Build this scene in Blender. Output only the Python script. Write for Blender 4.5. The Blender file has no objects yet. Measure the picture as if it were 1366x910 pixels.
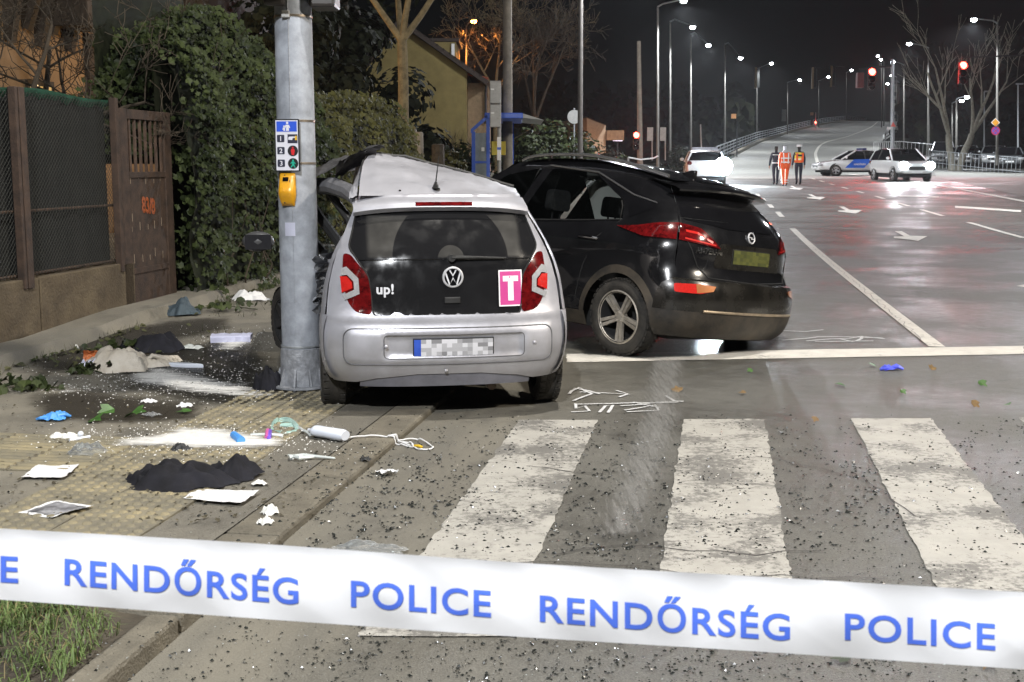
import bpy, bmesh, math, random
from math import sin, cos, pi, radians, sqrt, atan, atan2
from mathutils import Vector, Matrix, noise as mnoise
from mathutils.geometry import delaunay_2d_cdt
random.seed(7)
R = random.Random(11)
S = bpy.context.scene
COL = S.collection

# ------------------------------------------------------------------ camera
F, H = 1650.0, 1.58                      # focal length in photo pixels, eye height
PITCH = atan(235 / F)
cd = bpy.data.cameras.new('camera')
cam = bpy.data.objects.new('camera', cd)
COL.objects.link(cam)
cam.location = (0, 0, H)
cam.rotation_euler = (pi / 2 - PITCH, 0, 0)
cd.sensor_width = 36
cd.lens = 36 * F / 1366
cd.clip_end = 3000
cd.clip_start = .05
cd.dof.use_dof = True
cd.dof.focus_distance = 8.8
cd.dof.aperture_fstop = 18
S.camera = cam

# ------------------------------------------------------------------ night sky, moon, exposure
W = bpy.data.worlds.new('World')
S.world = W
W.use_nodes = True
nt = W.node_tree
bg = nt.nodes['Background']
sky = nt.nodes.new('ShaderNodeTexSky')
sky.sky_type = 'NISHITA'
sky.sun_disc = False
SUN_EL, SUN_ROT = radians(24), radians(200)
sky.sun_elevation = SUN_EL
sky.sun_rotation = SUN_ROT
nt.links.new(sky.outputs[0], bg.inputs[0])
bg.inputs[1].default_value = .0003
sl = bpy.data.lights.new('moon', 'SUN')
sl.energy = .025
sl.angle = radians(.5)
sl.color = (1, .95, .88)
so = bpy.data.objects.new('moon', sl)
COL.objects.link(so)
so.rotation_euler = (pi / 2 - SUN_EL, 0, pi - SUN_ROT)
S.view_settings.view_transform = 'Standard'
S.view_settings.look = 'None'
S.view_settings.exposure = .12
S.view_settings.gamma = 1
S.cycles.use_denoising = True
try:
    S.cycles.denoiser = 'OPENIMAGEDENOISE'
except Exception:
    pass
S.cycles.max_bounces = 6
S.cycles.diffuse_bounces = 2
S.cycles.glossy_bounces = 3
S.cycles.transmission_bounces = 4
S.cycles.transparent_max_bounces = 12
S.cycles.volume_bounces = 0
S.cycles.caustics_reflective = False
S.cycles.caustics_refractive = False
S.cycles.sample_clamp_indirect = 4
S.cycles.use_light_tree = True


def lamp(name, loc, power, col=(1, 1, 1), size=.1, spot=None, aim=None, blend=.6, parent=None):
    l = bpy.data.lights.new(name, 'SPOT' if spot else 'POINT')
    l.energy = power
    l.color = col
    l.shadow_soft_size = size
    o = bpy.data.objects.new(name, l)
    COL.objects.link(o)
    o.location = loc
    if spot:
        l.spot_size = radians(spot)
        l.spot_blend = blend
        d = Vector(aim) - Vector(loc)
        o.rotation_euler = d.to_track_quat('-Z', 'Y').to_euler()
    return o


# ------------------------------------------------------------------ measuring helpers (photo pixels -> metres)
_sp, _cp = sin(PITCH), cos(PITCH)


def ray(px, py):
    a, b = (px - 683) / F, (455 - py) / F
    return Vector((a, _cp + b * _sp, -_sp + b * _cp))


def G(px, py, z=0.0):
    d = ray(px, py)
    return Vector((0, 0, H)) + d * ((z - H) / d.z)


def D(px, py, Y):
    d = ray(px, py)
    return Vector((0, 0, H)) + d * (Y / d.y)


RA = atan(267 * _cp / F)                 # road runs this much to the right of the view
U = Vector((sin(RA), cos(RA), 0))
V = Vector((cos(RA), -sin(RA), 0))


def RD(u, v, z=0.0):
    p = U * u + V * v
    return Vector((p.x, p.y, z))


def tab(pts):
    xs = [p[0] for p in pts]
    ys = [p[1] for p in pts]

    def f(x):
        if x <= xs[0]: return ys[0]
        if x >= xs[-1]: return ys[-1]
        i = 0
        while x > xs[i + 1]: i += 1
        h = xs[i + 1] - xs[i]
        t = (x - xs[i]) / h
        s = lambda k: 0 if k == 0 or k == len(xs) - 1 else (ys[k + 1] - ys[k - 1]) / (xs[k + 1] - xs[k - 1])
        m0 = s(i) if i else (ys[1] - ys[0]) / h
        m1 = s(i + 1) if i + 1 < len(xs) - 1 else (ys[-1] - ys[-2]) / h
        return ((2 * t ** 3 - 3 * t * t + 1) * ys[i] + (t ** 3 - 2 * t * t + t) * h * m0 + (-2 * t ** 3 + 3 * t * t) * ys[i + 1] + (t ** 3 - t * t) * h * m1)
    return f


def sstep(a, b, x):
    t = min(1, max(0, (x - a) / (b - a)))
    return t * t * (3 - 2 * t)


gz = tab([(-30, 0), (0, 0), (19, 0), (28, .1), (40, .36), (55, .66), (72, .92), (87, 1.1), (110, 1.25), (400, 1.3)])


# ------------------------------------------------------------------ materials
def mat(name, col, rough=.6, metal=0, var=.15, scale=6, bump=0, bscale=60, spec=.5, emis=None, es=0, col2=None, rvar=0, coat=0, detail=6, glass=0, sheen=0):
    m = bpy.data.materials.new(name)
    m.use_nodes = True
    n, l = m.node_tree.nodes, m.node_tree.links
    b = n['Principled BSDF']
    b.inputs['Roughness'].default_value = rough
    b.inputs['Metallic'].default_value = metal
    b.inputs['Specular IOR Level'].default_value = spec
    b.inputs['Coat Weight'].default_value = coat
    b.inputs['Sheen Weight'].default_value = sheen
    c1 = [max(0, c * (1 - var)) for c in col] + [1]
    c2 = list(col2) + [1] if col2 else [min(1, c * (1 + var)) for c in col] + [1]
    tc = n.new('ShaderNodeTexCoord')
    nz = n.new('ShaderNodeTexNoise')
    nz.inputs['Scale'].default_value = scale
    nz.inputs['Detail'].default_value = detail
    nz.inputs['Roughness'].default_value = .65
    l.new(tc.outputs['Object'], nz.inputs['Vector'])
    cr = n.new('ShaderNodeValToRGB')
    cr.color_ramp.elements[0].position = .32
    cr.color_ramp.elements[1].position = .68
    cr.color_ramp.elements[0].color = c1
    cr.color_ramp.elements[1].color = c2
    l.new(nz.outputs[0], cr.inputs[0])
    l.new(cr.outputs[0], b.inputs['Base Color'])
    if rvar:
        mr = n.new('ShaderNodeMapRange')
        mr.inputs[1].default_value, mr.inputs[2].default_value = .35, .65
        mr.inputs[3].default_value, mr.inputs[4].default_value = max(.02, rough - rvar), min(1, rough + rvar)
        l.new(nz.outputs[0], mr.inputs[0])
        l.new(mr.outputs[0], b.inputs['Roughness'])
    if bump:
        n2 = n.new('ShaderNodeTexNoise')
        n2.inputs['Scale'].default_value = bscale
        n2.inputs['Detail'].default_value = 4
        l.new(tc.outputs['Object'], n2.inputs['Vector'])
        bp = n.new('ShaderNodeBump')
        bp.inputs['Strength'].default_value = bump
        bp.inputs['Distance'].default_value = .02
        l.new(n2.outputs[0], bp.inputs['Height'])
        l.new(bp.outputs[0], b.inputs['Normal'])
    if emis:
        b.inputs['Emission Color'].default_value = list(emis) + [1]
        b.inputs['Emission Strength'].default_value = es
    if glass:                                       # tinted thin glass: part clear, part glossy
        tr = n.new('ShaderNodeBsdfTransparent')
        tr.inputs[0].default_value = (glass, glass * 1.02, glass, 1)
        mx = n.new('ShaderNodeMixShader')
        fr = n.new('ShaderNodeFresnel')
        fr.inputs[0].default_value = 1.5
        ad = n.new('ShaderNodeMath')
        ad.operation = 'ADD'
        ad.inputs[1].default_value = .12
        l.new(fr.outputs[0], ad.inputs[0])
        l.new(ad.outputs[0], mx.inputs[0])
        l.new(tr.outputs[0], mx.inputs[1])
        l.new(b.outputs[0], mx.inputs[2])
        l.new(mx.outputs[0], n['Material Output'].inputs[0])
    return m


MT = {}


def mm(key, *a, **k):
    if key not in MT: MT[key] = mat(key, *a, **k)
    return MT[key]


# ------------------------------------------------------------------ things, parts, meshes
ROOT = {}


def tag(o, label=None, cat=None, group=None, kind=None):
    if label: o['label'] = label
    if cat: o['category'] = cat
    if group: o['group'] = group
    if kind: o['kind'] = kind
    return o


def T(name, label, cat, loc=(0, 0, 0), rz=0.0, group=None, kind=None):
    o = bpy.data.objects.new(name, None)
    COL.objects.link(o)
    o.empty_display_size = .1
    o.location = loc
    o.rotation_euler = (0, 0, rz)
    ROOT[o.name] = Matrix.Translation(Vector(loc)) @ Matrix.Rotation(rz, 4, 'Z')
    return tag(o, label, cat, group, kind)


def rootm(o):
    while o is not None:
        if o.name in ROOT: return ROOT[o.name]
        o = o.parent
    return Matrix.Identity(4)


def copy_tree(o, parent=None):
    c = o.copy()
    COL.objects.link(c)
    c.parent = parent
    for ch in list(o.children): copy_tree(ch, c)
    return c


def inside(p, poly):
    x, y = p
    r = False
    j = len(poly) - 1
    for i in range(len(poly)):
        xi, yi = poly[i]
        xj, yj = poly[j]
        if (yi > y) != (yj > y) and x < (xj - xi) * (y - yi) / (yj - yi) + xi: r = not r
        j = i
    return r


def rnd(poly, r, n=4):
    out = []
    N = len(poly)
    for i in range(N):
        p, a, b = Vector(poly[i]), Vector(poly[i - 1]), Vector(poly[(i + 1) % N])
        da, db = (a - p), (b - p)
        rr = min(r, da.length * .45, db.length * .45)
        p0, p1 = p + da.normalized() * rr, p + db.normalized() * rr
        for k in range(n + 1):
            t = k / n
            q = p0 * (1 - t) ** 2 + p * 2 * t * (1 - t) + p1 * t * t
            out.append((q.x, q.y))
    return out


def dens(poly, step):
    out = []
    for i in range(len(poly)):
        a, b = Vector(poly[i]), Vector(poly[(i + 1) % len(poly)])
        k = max(1, int((b - a).length / step))
        for j in range(k):
            q = a.lerp(b, j / k)
            out.append((q.x, q.y))
    return out


def mirror(poly):
    return [(-a, b) for a, b in reversed(poly)]


class MB:
    def __init__(s):
        s.v, s.f, s.m = [], [], []

    def add(s, v, f, mi=0):
        b = len(s.v)
        s.v += [Vector(p) for p in v]
        s.f += [[b + i for i in q] for q in f]
        s.m += [mi] * len(f)
        return s

    def box(s, x0, x1, y0, y1, z0, z1, M=None, mi=0):
        v = [Vector((x, y, z)) for z in (z0, z1) for y in (y0, y1) for x in (x0, x1)]
        if M is not None: v = [M @ p for p in v]
        return s.add(v, [(0, 2, 3, 1), (4, 5, 7, 6), (0, 1, 5, 4), (2, 6, 7, 3), (0, 4, 6, 2), (1, 3, 7, 5)], mi)

    def tube(s, pts, r, n=8, caps=True, mi=0):
        pts = [Vector(p) for p in pts]
        rs = r if isinstance(r, (list, tuple)) else [r] * len(pts)
        b = len(s.v)
        up = None
        for i, p in enumerate(pts):
            d = (pts[min(i + 1, len(pts) - 1)] - pts[max(i - 1, 0)])
            d = d.normalized() if d.length > 1e-9 else Vector((0, 0, 1))
            if up is None: up = Vector((1, 0, 0)) if abs(d.z) > .9 else Vector((0, 0, 1))
            a = d.cross(up)
            if a.length < 1e-5: a = d.orthogonal()
            a.normalize()
            c = a.cross(d)
            up = c
            for k in range(n):
                t = 2 * pi * k / n
                s.v.append(p + (a * cos(t) + c * sin(t)) * rs[i])
        for i in range(len(pts) - 1):
            for k in range(n):
                s.f.append([b + i * n + k, b + i * n + (k + 1) % n, b + (i + 1) * n + (k + 1) % n, b + (i + 1) * n + k])
                s.m.append(mi)
        if caps:
            s.f.append([b + k for k in range(n)][::-1])
            s.f.append([b + (len(pts) - 1) * n + k for k in range(n)])
            s.m += [mi, mi]
        return s

    def lathe(s, prof, n=24, M=None, mi=0, a0=0, a1=2 * pi):
        b = len(s.v)
        full = abs(a1 - a0 - 2 * pi) < 1e-6
        N = n if full else n + 1
        for r, z in prof:
            for k in range(N):
                t = a0 + (a1 - a0) * k / n
                p = Vector((r * cos(t), r * sin(t), z))
                s.v.append(M @ p if M is not None else p)
        for i in range(len(prof) - 1):
            for k in range(n):
                k2 = (k + 1) % N
                s.f.append([b + i * N + k, b + i * N + k2, b + (i + 1) * N + k2, b + (i + 1) * N + k])
                s.m.append(mi)
        return s

    def ball(s, c, r, n=10, M=None, mi=0):
        c = Vector(c)
        rx, ry, rz = r if isinstance(r, (tuple, list)) else (r, r, r)
        b = len(s.v)
        for i in range(n + 1):
            a = -pi / 2 + pi * i / n
            for k in range(2 * n):
                t = pi * k / n
                p = c + Vector((rx * cos(a) * cos(t), ry * cos(a) * sin(t), rz * sin(a)))
                s.v.append(M @ p if M is not None else p)
        for i in range(n):
            for k in range(2 * n):
                k2 = (k + 1) % (2 * n)
                s.f.append([b + i * 2 * n + k, b + i * 2 * n + k2, b + (i + 1) * 2 * n + k2, b + (i + 1) * 2 * n + k])
                s.m.append(mi)
        return s

    def prism(s, poly, z0, z1, M=None, mi=0):
        n = len(poly)
        v = [Vector((x, y, z)) for z in (z0, z1) for x, y in poly]
        if M is not None: v = [M @ p for p in v]
        return s.add(v, [list(range(n))[::-1], list(range(n, 2 * n))] + [[i, (i + 1) % n, n + (i + 1) % n, n + i] for i in range(n)], mi)

    def grid(s, fn, nu, nv, mi=0):
        b = len(s.v)
        for j in range(nv + 1):
            for i in range(nu + 1):
                s.v.append(Vector(fn(i / nu, j / nv)))
        for j in range(nv):
            for i in range(nu):
                a = b + j * (nu + 1) + i
                s.f.append([a, a + 1, a + nu + 2, a + nu + 1])
                s.m.append(mi)
        return s

    def poly(s, outline, fn, holes=(), step=.05, mi=0, thick=0, tdir=None):
        """a sheet with that outline and those holes in a 2-D chart, laid on a curved surface by fn"""
        loops = [dens(outline, step)] + [dens(h, step) for h in holes]
        pts, edges = [], []
        for lp in loops:
            b = len(pts)
            pts += [Vector(p) for p in lp]
            edges += [(b + i, b + (i + 1) % len(lp)) for i in range(len(lp))]
        xs = [p[0] for p in outline]
        ys = [p[1] for p in outline]
        x = min(xs) + step * .5
        row = 0
        allp = list(pts)
        while x < max(xs):
            y = min(ys) + step * (.5 if row % 2 else .25)
            while y < max(ys):
                if inside((x, y), outline) and not any(inside((x, y), h) for h in holes):
                    if min((q.x - x) ** 2 + (q.y - y) ** 2 for q in allp) > (step * .45) ** 2: pts.append(Vector((x, y)))
                y += step
            x += step
            row += 1
        vo, eo, fo, _, _, _ = delaunay_2d_cdt(pts, edges, [], 0, 1e-6)
        tri = []
        for t in fo:
            c = sum((vo[i] for i in t), Vector((0, 0))) / len(t)
            if inside(c, outline) and not any(inside(c, h) for h in holes): tri.append(list(t))
        top = [Vector(fn(p.x, p.y)) for p in vo]
        s.add(top, tri, mi)
        if thick:
            off = Vector(tdir) * thick
            s.add([p + off for p in top], [t[::-1] for t in tri], mi)
            b = len(s.v) - 2 * len(top)
            n = len(top)
            cnt = {}
            for t in tri:
                for i in range(3):
                    e = (t[i], t[(i + 1) % 3])
                    cnt[e] = cnt.get(e, 0) + 1
            for (a, c) in list(cnt):
                if (c, a) not in cnt:
                    s.f.append([b + c, b + a, b + n + a, b + n + c])
                    s.m.append(mi)
        return s

    def ribbon(s, pts, w, fn, mi=0):
        """a flat stroke of width w along a 2-D line, laid on a surface by fn"""
        pts = [Vector(p) for p in pts]
        b = len(s.v)
        for i, p in enumerate(pts):
            d = (pts[min(i + 1, len(pts) - 1)] - pts[max(i - 1, 0)]).normalized()
            n = Vector((-d.y, d.x)) * (w / 2)
            s.v += [Vector(fn(p.x + n.x, p.y + n.y)), Vector(fn(p.x - n.x, p.y - n.y))]
        for i in range(len(pts) - 1):
            s.f.append([b + 2 * i, b + 2 * i + 1, b + 2 * i + 3, b + 2 * i + 2])
            s.m.append(mi)
        return s

    def xf(s, M):
        s.v = [M @ p for p in s.v]
        return s

    def build(s, name, mats, parent=None, smooth=False, world=False, loc=None, bevel=0, label=None, sharp=35, kind=None, rz=0):
        me = bpy.data.meshes.new(name)
        v = s.v
        if world and parent is not None:
            Mi = rootm(parent).inverted()
            v = [Mi @ p for p in v]
        if loc is not None:
            Mi = (Matrix.Translation(Vector(loc)) @ Matrix.Rotation(rz, 4, 'Z')).inverted()
            if world: v = [Mi @ p for p in v]
        me.from_pydata([tuple(p) for p in v], [], s.f)
        mats = mats if isinstance(mats, (list, tuple)) else [mats]
        for m in mats: me.materials.append(m)
        if len(mats) > 1: me.polygons.foreach_set('material_index', s.m)
        bm = bmesh.new()
        bm.from_mesh(me)
        bmesh.ops.remove_doubles(bm, verts=bm.verts, dist=1e-5)
        bmesh.ops.recalc_face_normals(bm, faces=bm.faces)
        bm.to_mesh(me)
        bm.free()
        if smooth:
            me.polygons.foreach_set('use_smooth', [True] * len(me.polygons))
            if sharp: me.set_sharp_from_angle(angle=radians(sharp))
        o = bpy.data.objects.new(name, me)
        COL.objects.link(o)
        if parent is not None: o.parent = parent
        if loc is not None:
            o.location = loc
            o.rotation_euler = (0, 0, rz)
            ROOT[o.name] = Matrix.Translation(Vector(loc)) @ Matrix.Rotation(rz, 4, 'Z')
        if bevel:
            b = o.modifiers.new('bevel', 'BEVEL')
            b.width = bevel
            b.segments = 2
            b.limit_method = 'ANGLE'
            b.angle_limit = radians(40)
        if label: o['label'] = label
        if kind: o['kind'] = kind
        return o


def text_tris(txt, size=1.0, bold=0.0, space=1.0, align='CENTER'):
    """outline of some words as flat triangles (x, y)"""
    cu = bpy.data.curves.new('lettering', 'FONT')
    cu.body = txt
    cu.size = size
    cu.align_x = align
    cu.space_character = space
    cu.offset = bold
    cu.resolution_u = 5
    o = bpy.data.objects.new('lettering', cu)
    COL.objects.link(o)
    me = bpy.data.meshes.new_from_object(o.evaluated_get(bpy.context.evaluated_depsgraph_get()))
    v = [(p.co.x, p.co.y) for p in me.vertices]
    f = [list(p.vertices) for p in me.polygons]
    bpy.data.objects.remove(o)
    bpy.data.curves.remove(cu)
    bpy.data.meshes.remove(me)
    return v, f


def fbm(x, y, z=0.0, o=3):
    return mnoise.fractal(Vector((x, y, z)), .6, 2.0, o)
# ================================================================== surfaces one can stand on
_hk = tab([(-20, .08), (3.9, .07), (4.9, .045), (9.5, .045), (11, .1), (16, .12), (200, .12)])
VK = -1.75                                # the kerb face


def hk(u): return _hk(u)


def surf(p):
    u, v = p.dot(U), p.dot(V)
    return gz(p.y) + (hk(u) if v < VK and v > -40 else 0)


def GP(px, py):
    d = ray(px, py)
    o = Vector((0, 0, H))
    t0, t = 0.0, 2.0
    while t < 400:
        p = o + d * t
        if p.z < surf(p): break
        t0, t = t, t * 1.03
    for _ in range(40):
        m_ = (t0 + t) / 2
        p = o + d * m_
        if p.z < surf(p): t = m_
        else: t0 = m_
    return Vector((p.x, p.y, surf(p)))


def UV(px, py):
    p = GP(px, py)
    return p.dot(U), p.dot(V)


# ------------------------------------------------------------------ ground materials
def road_mat(name, base, dusty, dust0, dust1, wet=.3, sts=(1.6, .22, 1)):
    m = bpy.data.materials.new(name)
    m.use_nodes = True
    n, l = m.node_tree.nodes, m.node_tree.links
    b = n['Principled BSDF']
    tc = n.new('ShaderNodeTexCoord')
    mp = n.new('ShaderNodeMapping')
    mp.inputs['Rotation'].default_value = (0, 0, RA)
    l.new(tc.outputs['Object'], mp.inputs['Vector'])
    sx = n.new('ShaderNodeSeparateXYZ')
    l.new(mp.outputs[0], sx.inputs[0])

    def noise(sc, det, src=None, ro=.6):
        q = n.new('ShaderNodeTexNoise')
        q.inputs['Scale'].default_value = sc
        q.inputs['Detail'].default_value = det
        q.inputs['Roughness'].default_value = ro
        l.new((src or mp.outputs[0]), q.inputs['Vector'])
        return q.outputs[0]

    def ramp(src, a, c0, bb, c1):
        q = n.new('ShaderNodeMapRange')
        q.interpolation_type = 'SMOOTHSTEP'
        q.inputs[1].default_value, q.inputs[2].default_value = a, bb
        q.inputs[3].default_value, q.inputs[4].default_value = c0, c1
        l.new(src, q.inputs[0])
        return q.outputs[0]

    def math_(op, a, c):
        q = n.new('ShaderNodeMath')
        q.operation = op
        for i, x in enumerate((a, c)):
            if isinstance(x, (int, float)): q.inputs[i].default_value = x
            else: l.new(x, q.inputs[i])
        return q.outputs[0]

    def mix(f, a, c):
        q = n.new('ShaderNodeMix')
        q.data_type = 'RGBA'
        if isinstance(f, (int, float)): q.inputs[0].default_value = f
        else: l.new(f, q.inputs[0])
        for i, x in ((6, a), (7, c)):
            if isinstance(x, tuple): q.inputs[i].default_value = (*x, 1)
            else: l.new(x, q.inputs[i])
        return q.outputs[2]
    grain = noise(150, 3)
    mid = noise(9, 6)
    big = noise(.55, 5)
    st = n.new('ShaderNodeMapping')
    st.inputs['Scale'].default_value = sts
    l.new(mp.outputs[0], st.inputs['Vector'])
    streak = noise(2.2, 6, st.outputs[0])
    c = mix(ramp(big, .35, 0, .65, 1), tuple(x * .78 for x in base), tuple(x * 1.25 for x in base))
    c = mix(math_('MULTIPLY', ramp(mid, .4, 0, .75, 1), .45), c, tuple(x * 1.7 for x in base))
    c = mix(math_('MULTIPLY', ramp(grain, .5, 0, .7, 1), .6), c, tuple(x * 2.3 for x in base))
    c = mix(math_('MULTIPLY', ramp(grain, .3, 1, .48, 0), .7), c, tuple(x * .35 for x in base))
    dm = math_('MULTIPLY', ramp(sx.outputs[0], dust0, 1, dust1, 0), ramp(streak, .25, .25, .7, 1))
    c = mix(math_('MULTIPLY', dm, .85), c, dusty)
    # mended and stained patches with an outline of their own
    stain = noise(1.3, 8, None, .7)
    c = mix(math_('MULTIPLY', ramp(stain, .56, 0, .68, 1), .55), c, tuple(x * .5 for x in base))
    l.new(c, b.inputs['Base Color'])
    rr = math_('ADD', ramp(big, .36, wet, .62, wet + .27), math_('MULTIPLY', ramp(mid, .3, 0, .7, 1), .12))
    rr = math_('ADD', rr, math_('MULTIPLY', dm, .3))
    l.new(rr, b.inputs['Roughness'])
    bp = n.new('ShaderNodeBump')
    bp.inputs['Strength'].default_value = .7
    bp.inputs['Distance'].default_value = .006
    l.new(math_('ADD', grain, math_('MULTIPLY', mid, 1.6)), bp.inputs['Height'])
    l.new(bp.outputs[0], b.inputs['Normal'])
    return m


M_ASPH = road_mat('asphalt', (.080, .077, .067), (.19, .173, .135), -1.75, -.15, .36)
M_PAVE = road_mat('pavement_asphalt', (.105, .097, .08), (.23, .21, .165), -3.6, -1.6, .5, (1.3, .9, 1))
M_SOIL = mat('soil', (.05, .041, .028), .95, var=.5, scale=3, bump=.8, bscale=20)
M_CONC = mat('old_concrete', (.2, .18, .15), .9, var=.35, scale=3, bump=.5, bscale=50)
M_KERB = mat('kerb_concrete', (.14, .125, .095), .85, var=.3, scale=5, bump=.5, bscale=90)


def paint_mat(name, col, worn, amount):
    m = mat(name, col, .7, var=.12, scale=7, bump=.35, bscale=160)
    n, l = m.node_tree.nodes, m.node_tree.links
    b = n['Principled BSDF']
    src = b.inputs['Base Color'].links[0].from_socket
    tc = n.new('ShaderNodeTexCoord')
    a = n.new('ShaderNodeTexNoise')
    a.inputs['Scale'].default_value = 26
    a.inputs['Detail'].default_value = 9
    a.inputs['Roughness'].default_value = .75
    l.new(tc.outputs['Object'], a.inputs[0])
    c = n.new('ShaderNodeTexNoise')
    c.inputs['Scale'].default_value = 2.3
    c.inputs['Detail'].default_value = 5
    l.new(tc.outputs['Object'], c.inputs[0])
    ad = n.new('ShaderNodeMath')
    ad.operation = 'ADD'
    l.new(a.outputs[0], ad.inputs[0])
    l.new(c.outputs[0], ad.inputs[1])
    mr = n.new('ShaderNodeMapRange')
    mr.interpolation_type = 'SMOOTHSTEP'
    mr.inputs[1].default_value, mr.inputs[2].default_value = 1.32 - amount, 1.16 - amount
    mr.inputs[3].default_value, mr.inputs[4].default_value = .85, 0
    l.new(ad.outputs[0], mr.inputs[0])
    mx = n.new('ShaderNodeMix')
    mx.data_type = 'RGBA'
    l.new(mr.outputs[0], mx.inputs[0])
    l.new(src, mx.inputs[6])
    mx.inputs[7].default_value = (*worn, 1)
    l.new(mx.outputs[2], b.inputs['Base Color'])
    return m


M_STRIPE = paint_mat('worn_road_paint', (.36, .345, .31), (.11, .105, .095), .19)
M_LINE = paint_mat('road_paint', (.62, .59, .53), (.14, .13, .11), .04)

# ------------------------------------------------------------------ terrain, road, pavement
mb = MB()
ys = [-20, -5, 0, 10, 19, 24, 30, 36, 42, 48, 55, 62, 70, 80, 90, 105, 130, 170, 250, 420, 900]
mb.grid(lambda a, b: (-400 + 800 * a, ys[int(round(b * 20))], gz(ys[int(round(b * 20))]) - .06), 16, 20)
ground = tag(mb.build('ground', M_SOIL, smooth=True), kind='structure')

ul = [-12 + i * 1.5 for i in range(82)]
mb = MB()


def roadp(a, b):
    i = b * 81
    u = ul[min(81, int(round(i)))]
    v = VK - .02 + (36 - VK) * a
    p = RD(u, v)
    return (p.x, p.y, gz(p.y))


mb.grid(roadp, 24, 81)
road = tag(mb.build('road', M_ASPH, smooth=True), kind='structure')

mb = MB()
vs = [-14, -8, -6.2, -5.7, -5.34, -5.28, -4.6, -4, -3.5, -3, -2.5, -2.0]


def pavep(a, b):
    u = 3.95 + (76 - 3.95) * b ** 1.7
    v = vs[int(round(a * 11))]
    p = RD(u, v)
    return (p.x, p.y, gz(p.y) + hk(u) + (.012 * fbm(u * .7, v * .7) if v < -2.2 else 0) + (.11 if v < -5.3 else 0))


mb.grid(pavep, 11, 90)
pavement = tag(mb.build('pavement', M_PAVE, smooth=True), kind='structure')

# kerb stones, each one a stone of its own
kerb = tag(bpy.data.objects.new('kerb', None), kind='structure')
COL.objects.link(kerb)
for k in range(62):
    u = -1.2 + k * 1.0
    jit = R.uniform(-.008, .008)
    b_ = MB()
    a0, a1 = hk(u), hk(u + 1)
    q = []
    for uu in (u + .006, u + .994):
        for vv in (-2.0 if u > 3.5 else -1.86, VK + jit):
            p = RD(uu, vv)
            zt = gz(p.y) + (a0 if uu < u + .5 else a1) + .004
            q += [(p.x, p.y, gz(p.y) - .2), (p.x, p.y, zt)]
    b_.add(q, [(0, 2, 3, 1), (4, 5, 7, 6), (1, 3, 7, 5), (2, 6, 7, 3), (0, 1, 5, 4)])
    b_.build('kerb_stone', M_KERB, kerb, bevel=.018)
p0 = MB()

# paint on the road: every stripe and dash is a piece of the road
def mark(name, px, m=M_STRIPE, dz=.005):
    dz += max(0, GP(*px[0]).y - 14) * .0002
    b_ = MB()
    q = [GP(*p) for p in px]
    q = [(p.x, p.y, gz(p.y) + dz) for p in q]
    if len(q) == 4:
        a, b, c, d = [Vector(x) for x in q]
        near = name in ('crossing_stripe', 'stop_line')
        n = max(1, int(max((d - a).length, (b - a).length) / (.05 if near else 1.5)))

        def fn(s, t):
            w = (a.lerp(b, s)).lerp(d.lerp(c, s), t)
            j = .011 if near else 0                # the edge of thick old paint is never straight
            return (w.x + j * fbm(w.x * 9, w.y * 9, 1) + j * .8 * fbm(w.x * 30, w.y * 30, 2), w.y + j * fbm(w.x * 11, w.y * 11, 5), gz(w.y) + dz)
        b_.grid(fn, max(2, n // 4) if near else n, n)
    else:
        b_.add(q, [list(range(len(q)))])
    return b_.build(name, m, road)


def uvquad(name, pts, m=M_LINE, dz=.005):
    dz += max(0, pts[0][0] - 14) * .0002
    b_ = MB()
    a, b, c, d = [Vector((*p, 0)) for p in pts]

    def fn(s, t):
        w = (a.lerp(b, s)).lerp(d.lerp(c, s), t)
        p = RD(w.x, w.y)
        return (p.x, p.y, gz(p.y) + dz)
    b_.grid(fn, 1, max(1, int(abs(c.x - a.x) / 2)))
    return b_.build(name, m, road)


mark('crossing_stripe', [(693, 561), (797, 561), (698, 787), (528, 787)])
mark('crossing_stripe', [(912, 560), (1020, 560), (1067, 842), (868, 842)])
mark('crossing_stripe', [(1135, 559), (1242, 559), (1462, 842), (1280, 842)])
mark('crossing_stripe', [(1358, 558), (1462, 558), (1840, 842), (1660, 842)])
mark('crossing_stripe', [(487, 838), (690, 838), (682, 850), (478, 850)])
mark('stop_line', [(756, 473), (1366, 462), (1366, 473), (756, 484)], M_LINE)
u0, v0 = UV(1250, 463)
u1, v1 = UV(1057, 305)
uvquad('lane_line', [(u0, v0 - .07), (u0, v0 + .07), (u1, v1 + .07), (u1, v1 - .07)])
for a, b in (((1043.5, 290), (1037, 283)), ((1030, 277.5), (1026, 273)), ((1019.5, 268), (1017, 265)), ((1012, 262), (1010, 259))):
    ua, va = UV(*a)
    ub, vb = UV(*b)
    uvquad('lane_dash', [(ua, va - .07), (ua, va + .07), (ub, vb + .07), (ub, vb - .07)])
ua, va = UV(1290, 297)
ub, vb = UV(1086, 240)
for a, b in (((1292, 297), (1366, 318)), ((1229, 280), (1258, 288.5)), ((1198, 271), (1213, 275.5)), ((1168, 262), (1179, 265.5)), ((1143, 255.5), (1152, 258)), ((1123, 250), (1131, 252.3)), ((1107, 245.5), (1113, 247.3)), ((1094, 241.6), (1099, 243.2)), ((1083, 238.5), (1087, 239.7))):
    ua, va = UV(*a)
    ub, vb = UV(*b)
    uvquad('lane_dash', [(ua, va - .07), (ua, va + .07), (ub, vb + .07), (ub, vb - .07)])


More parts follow.
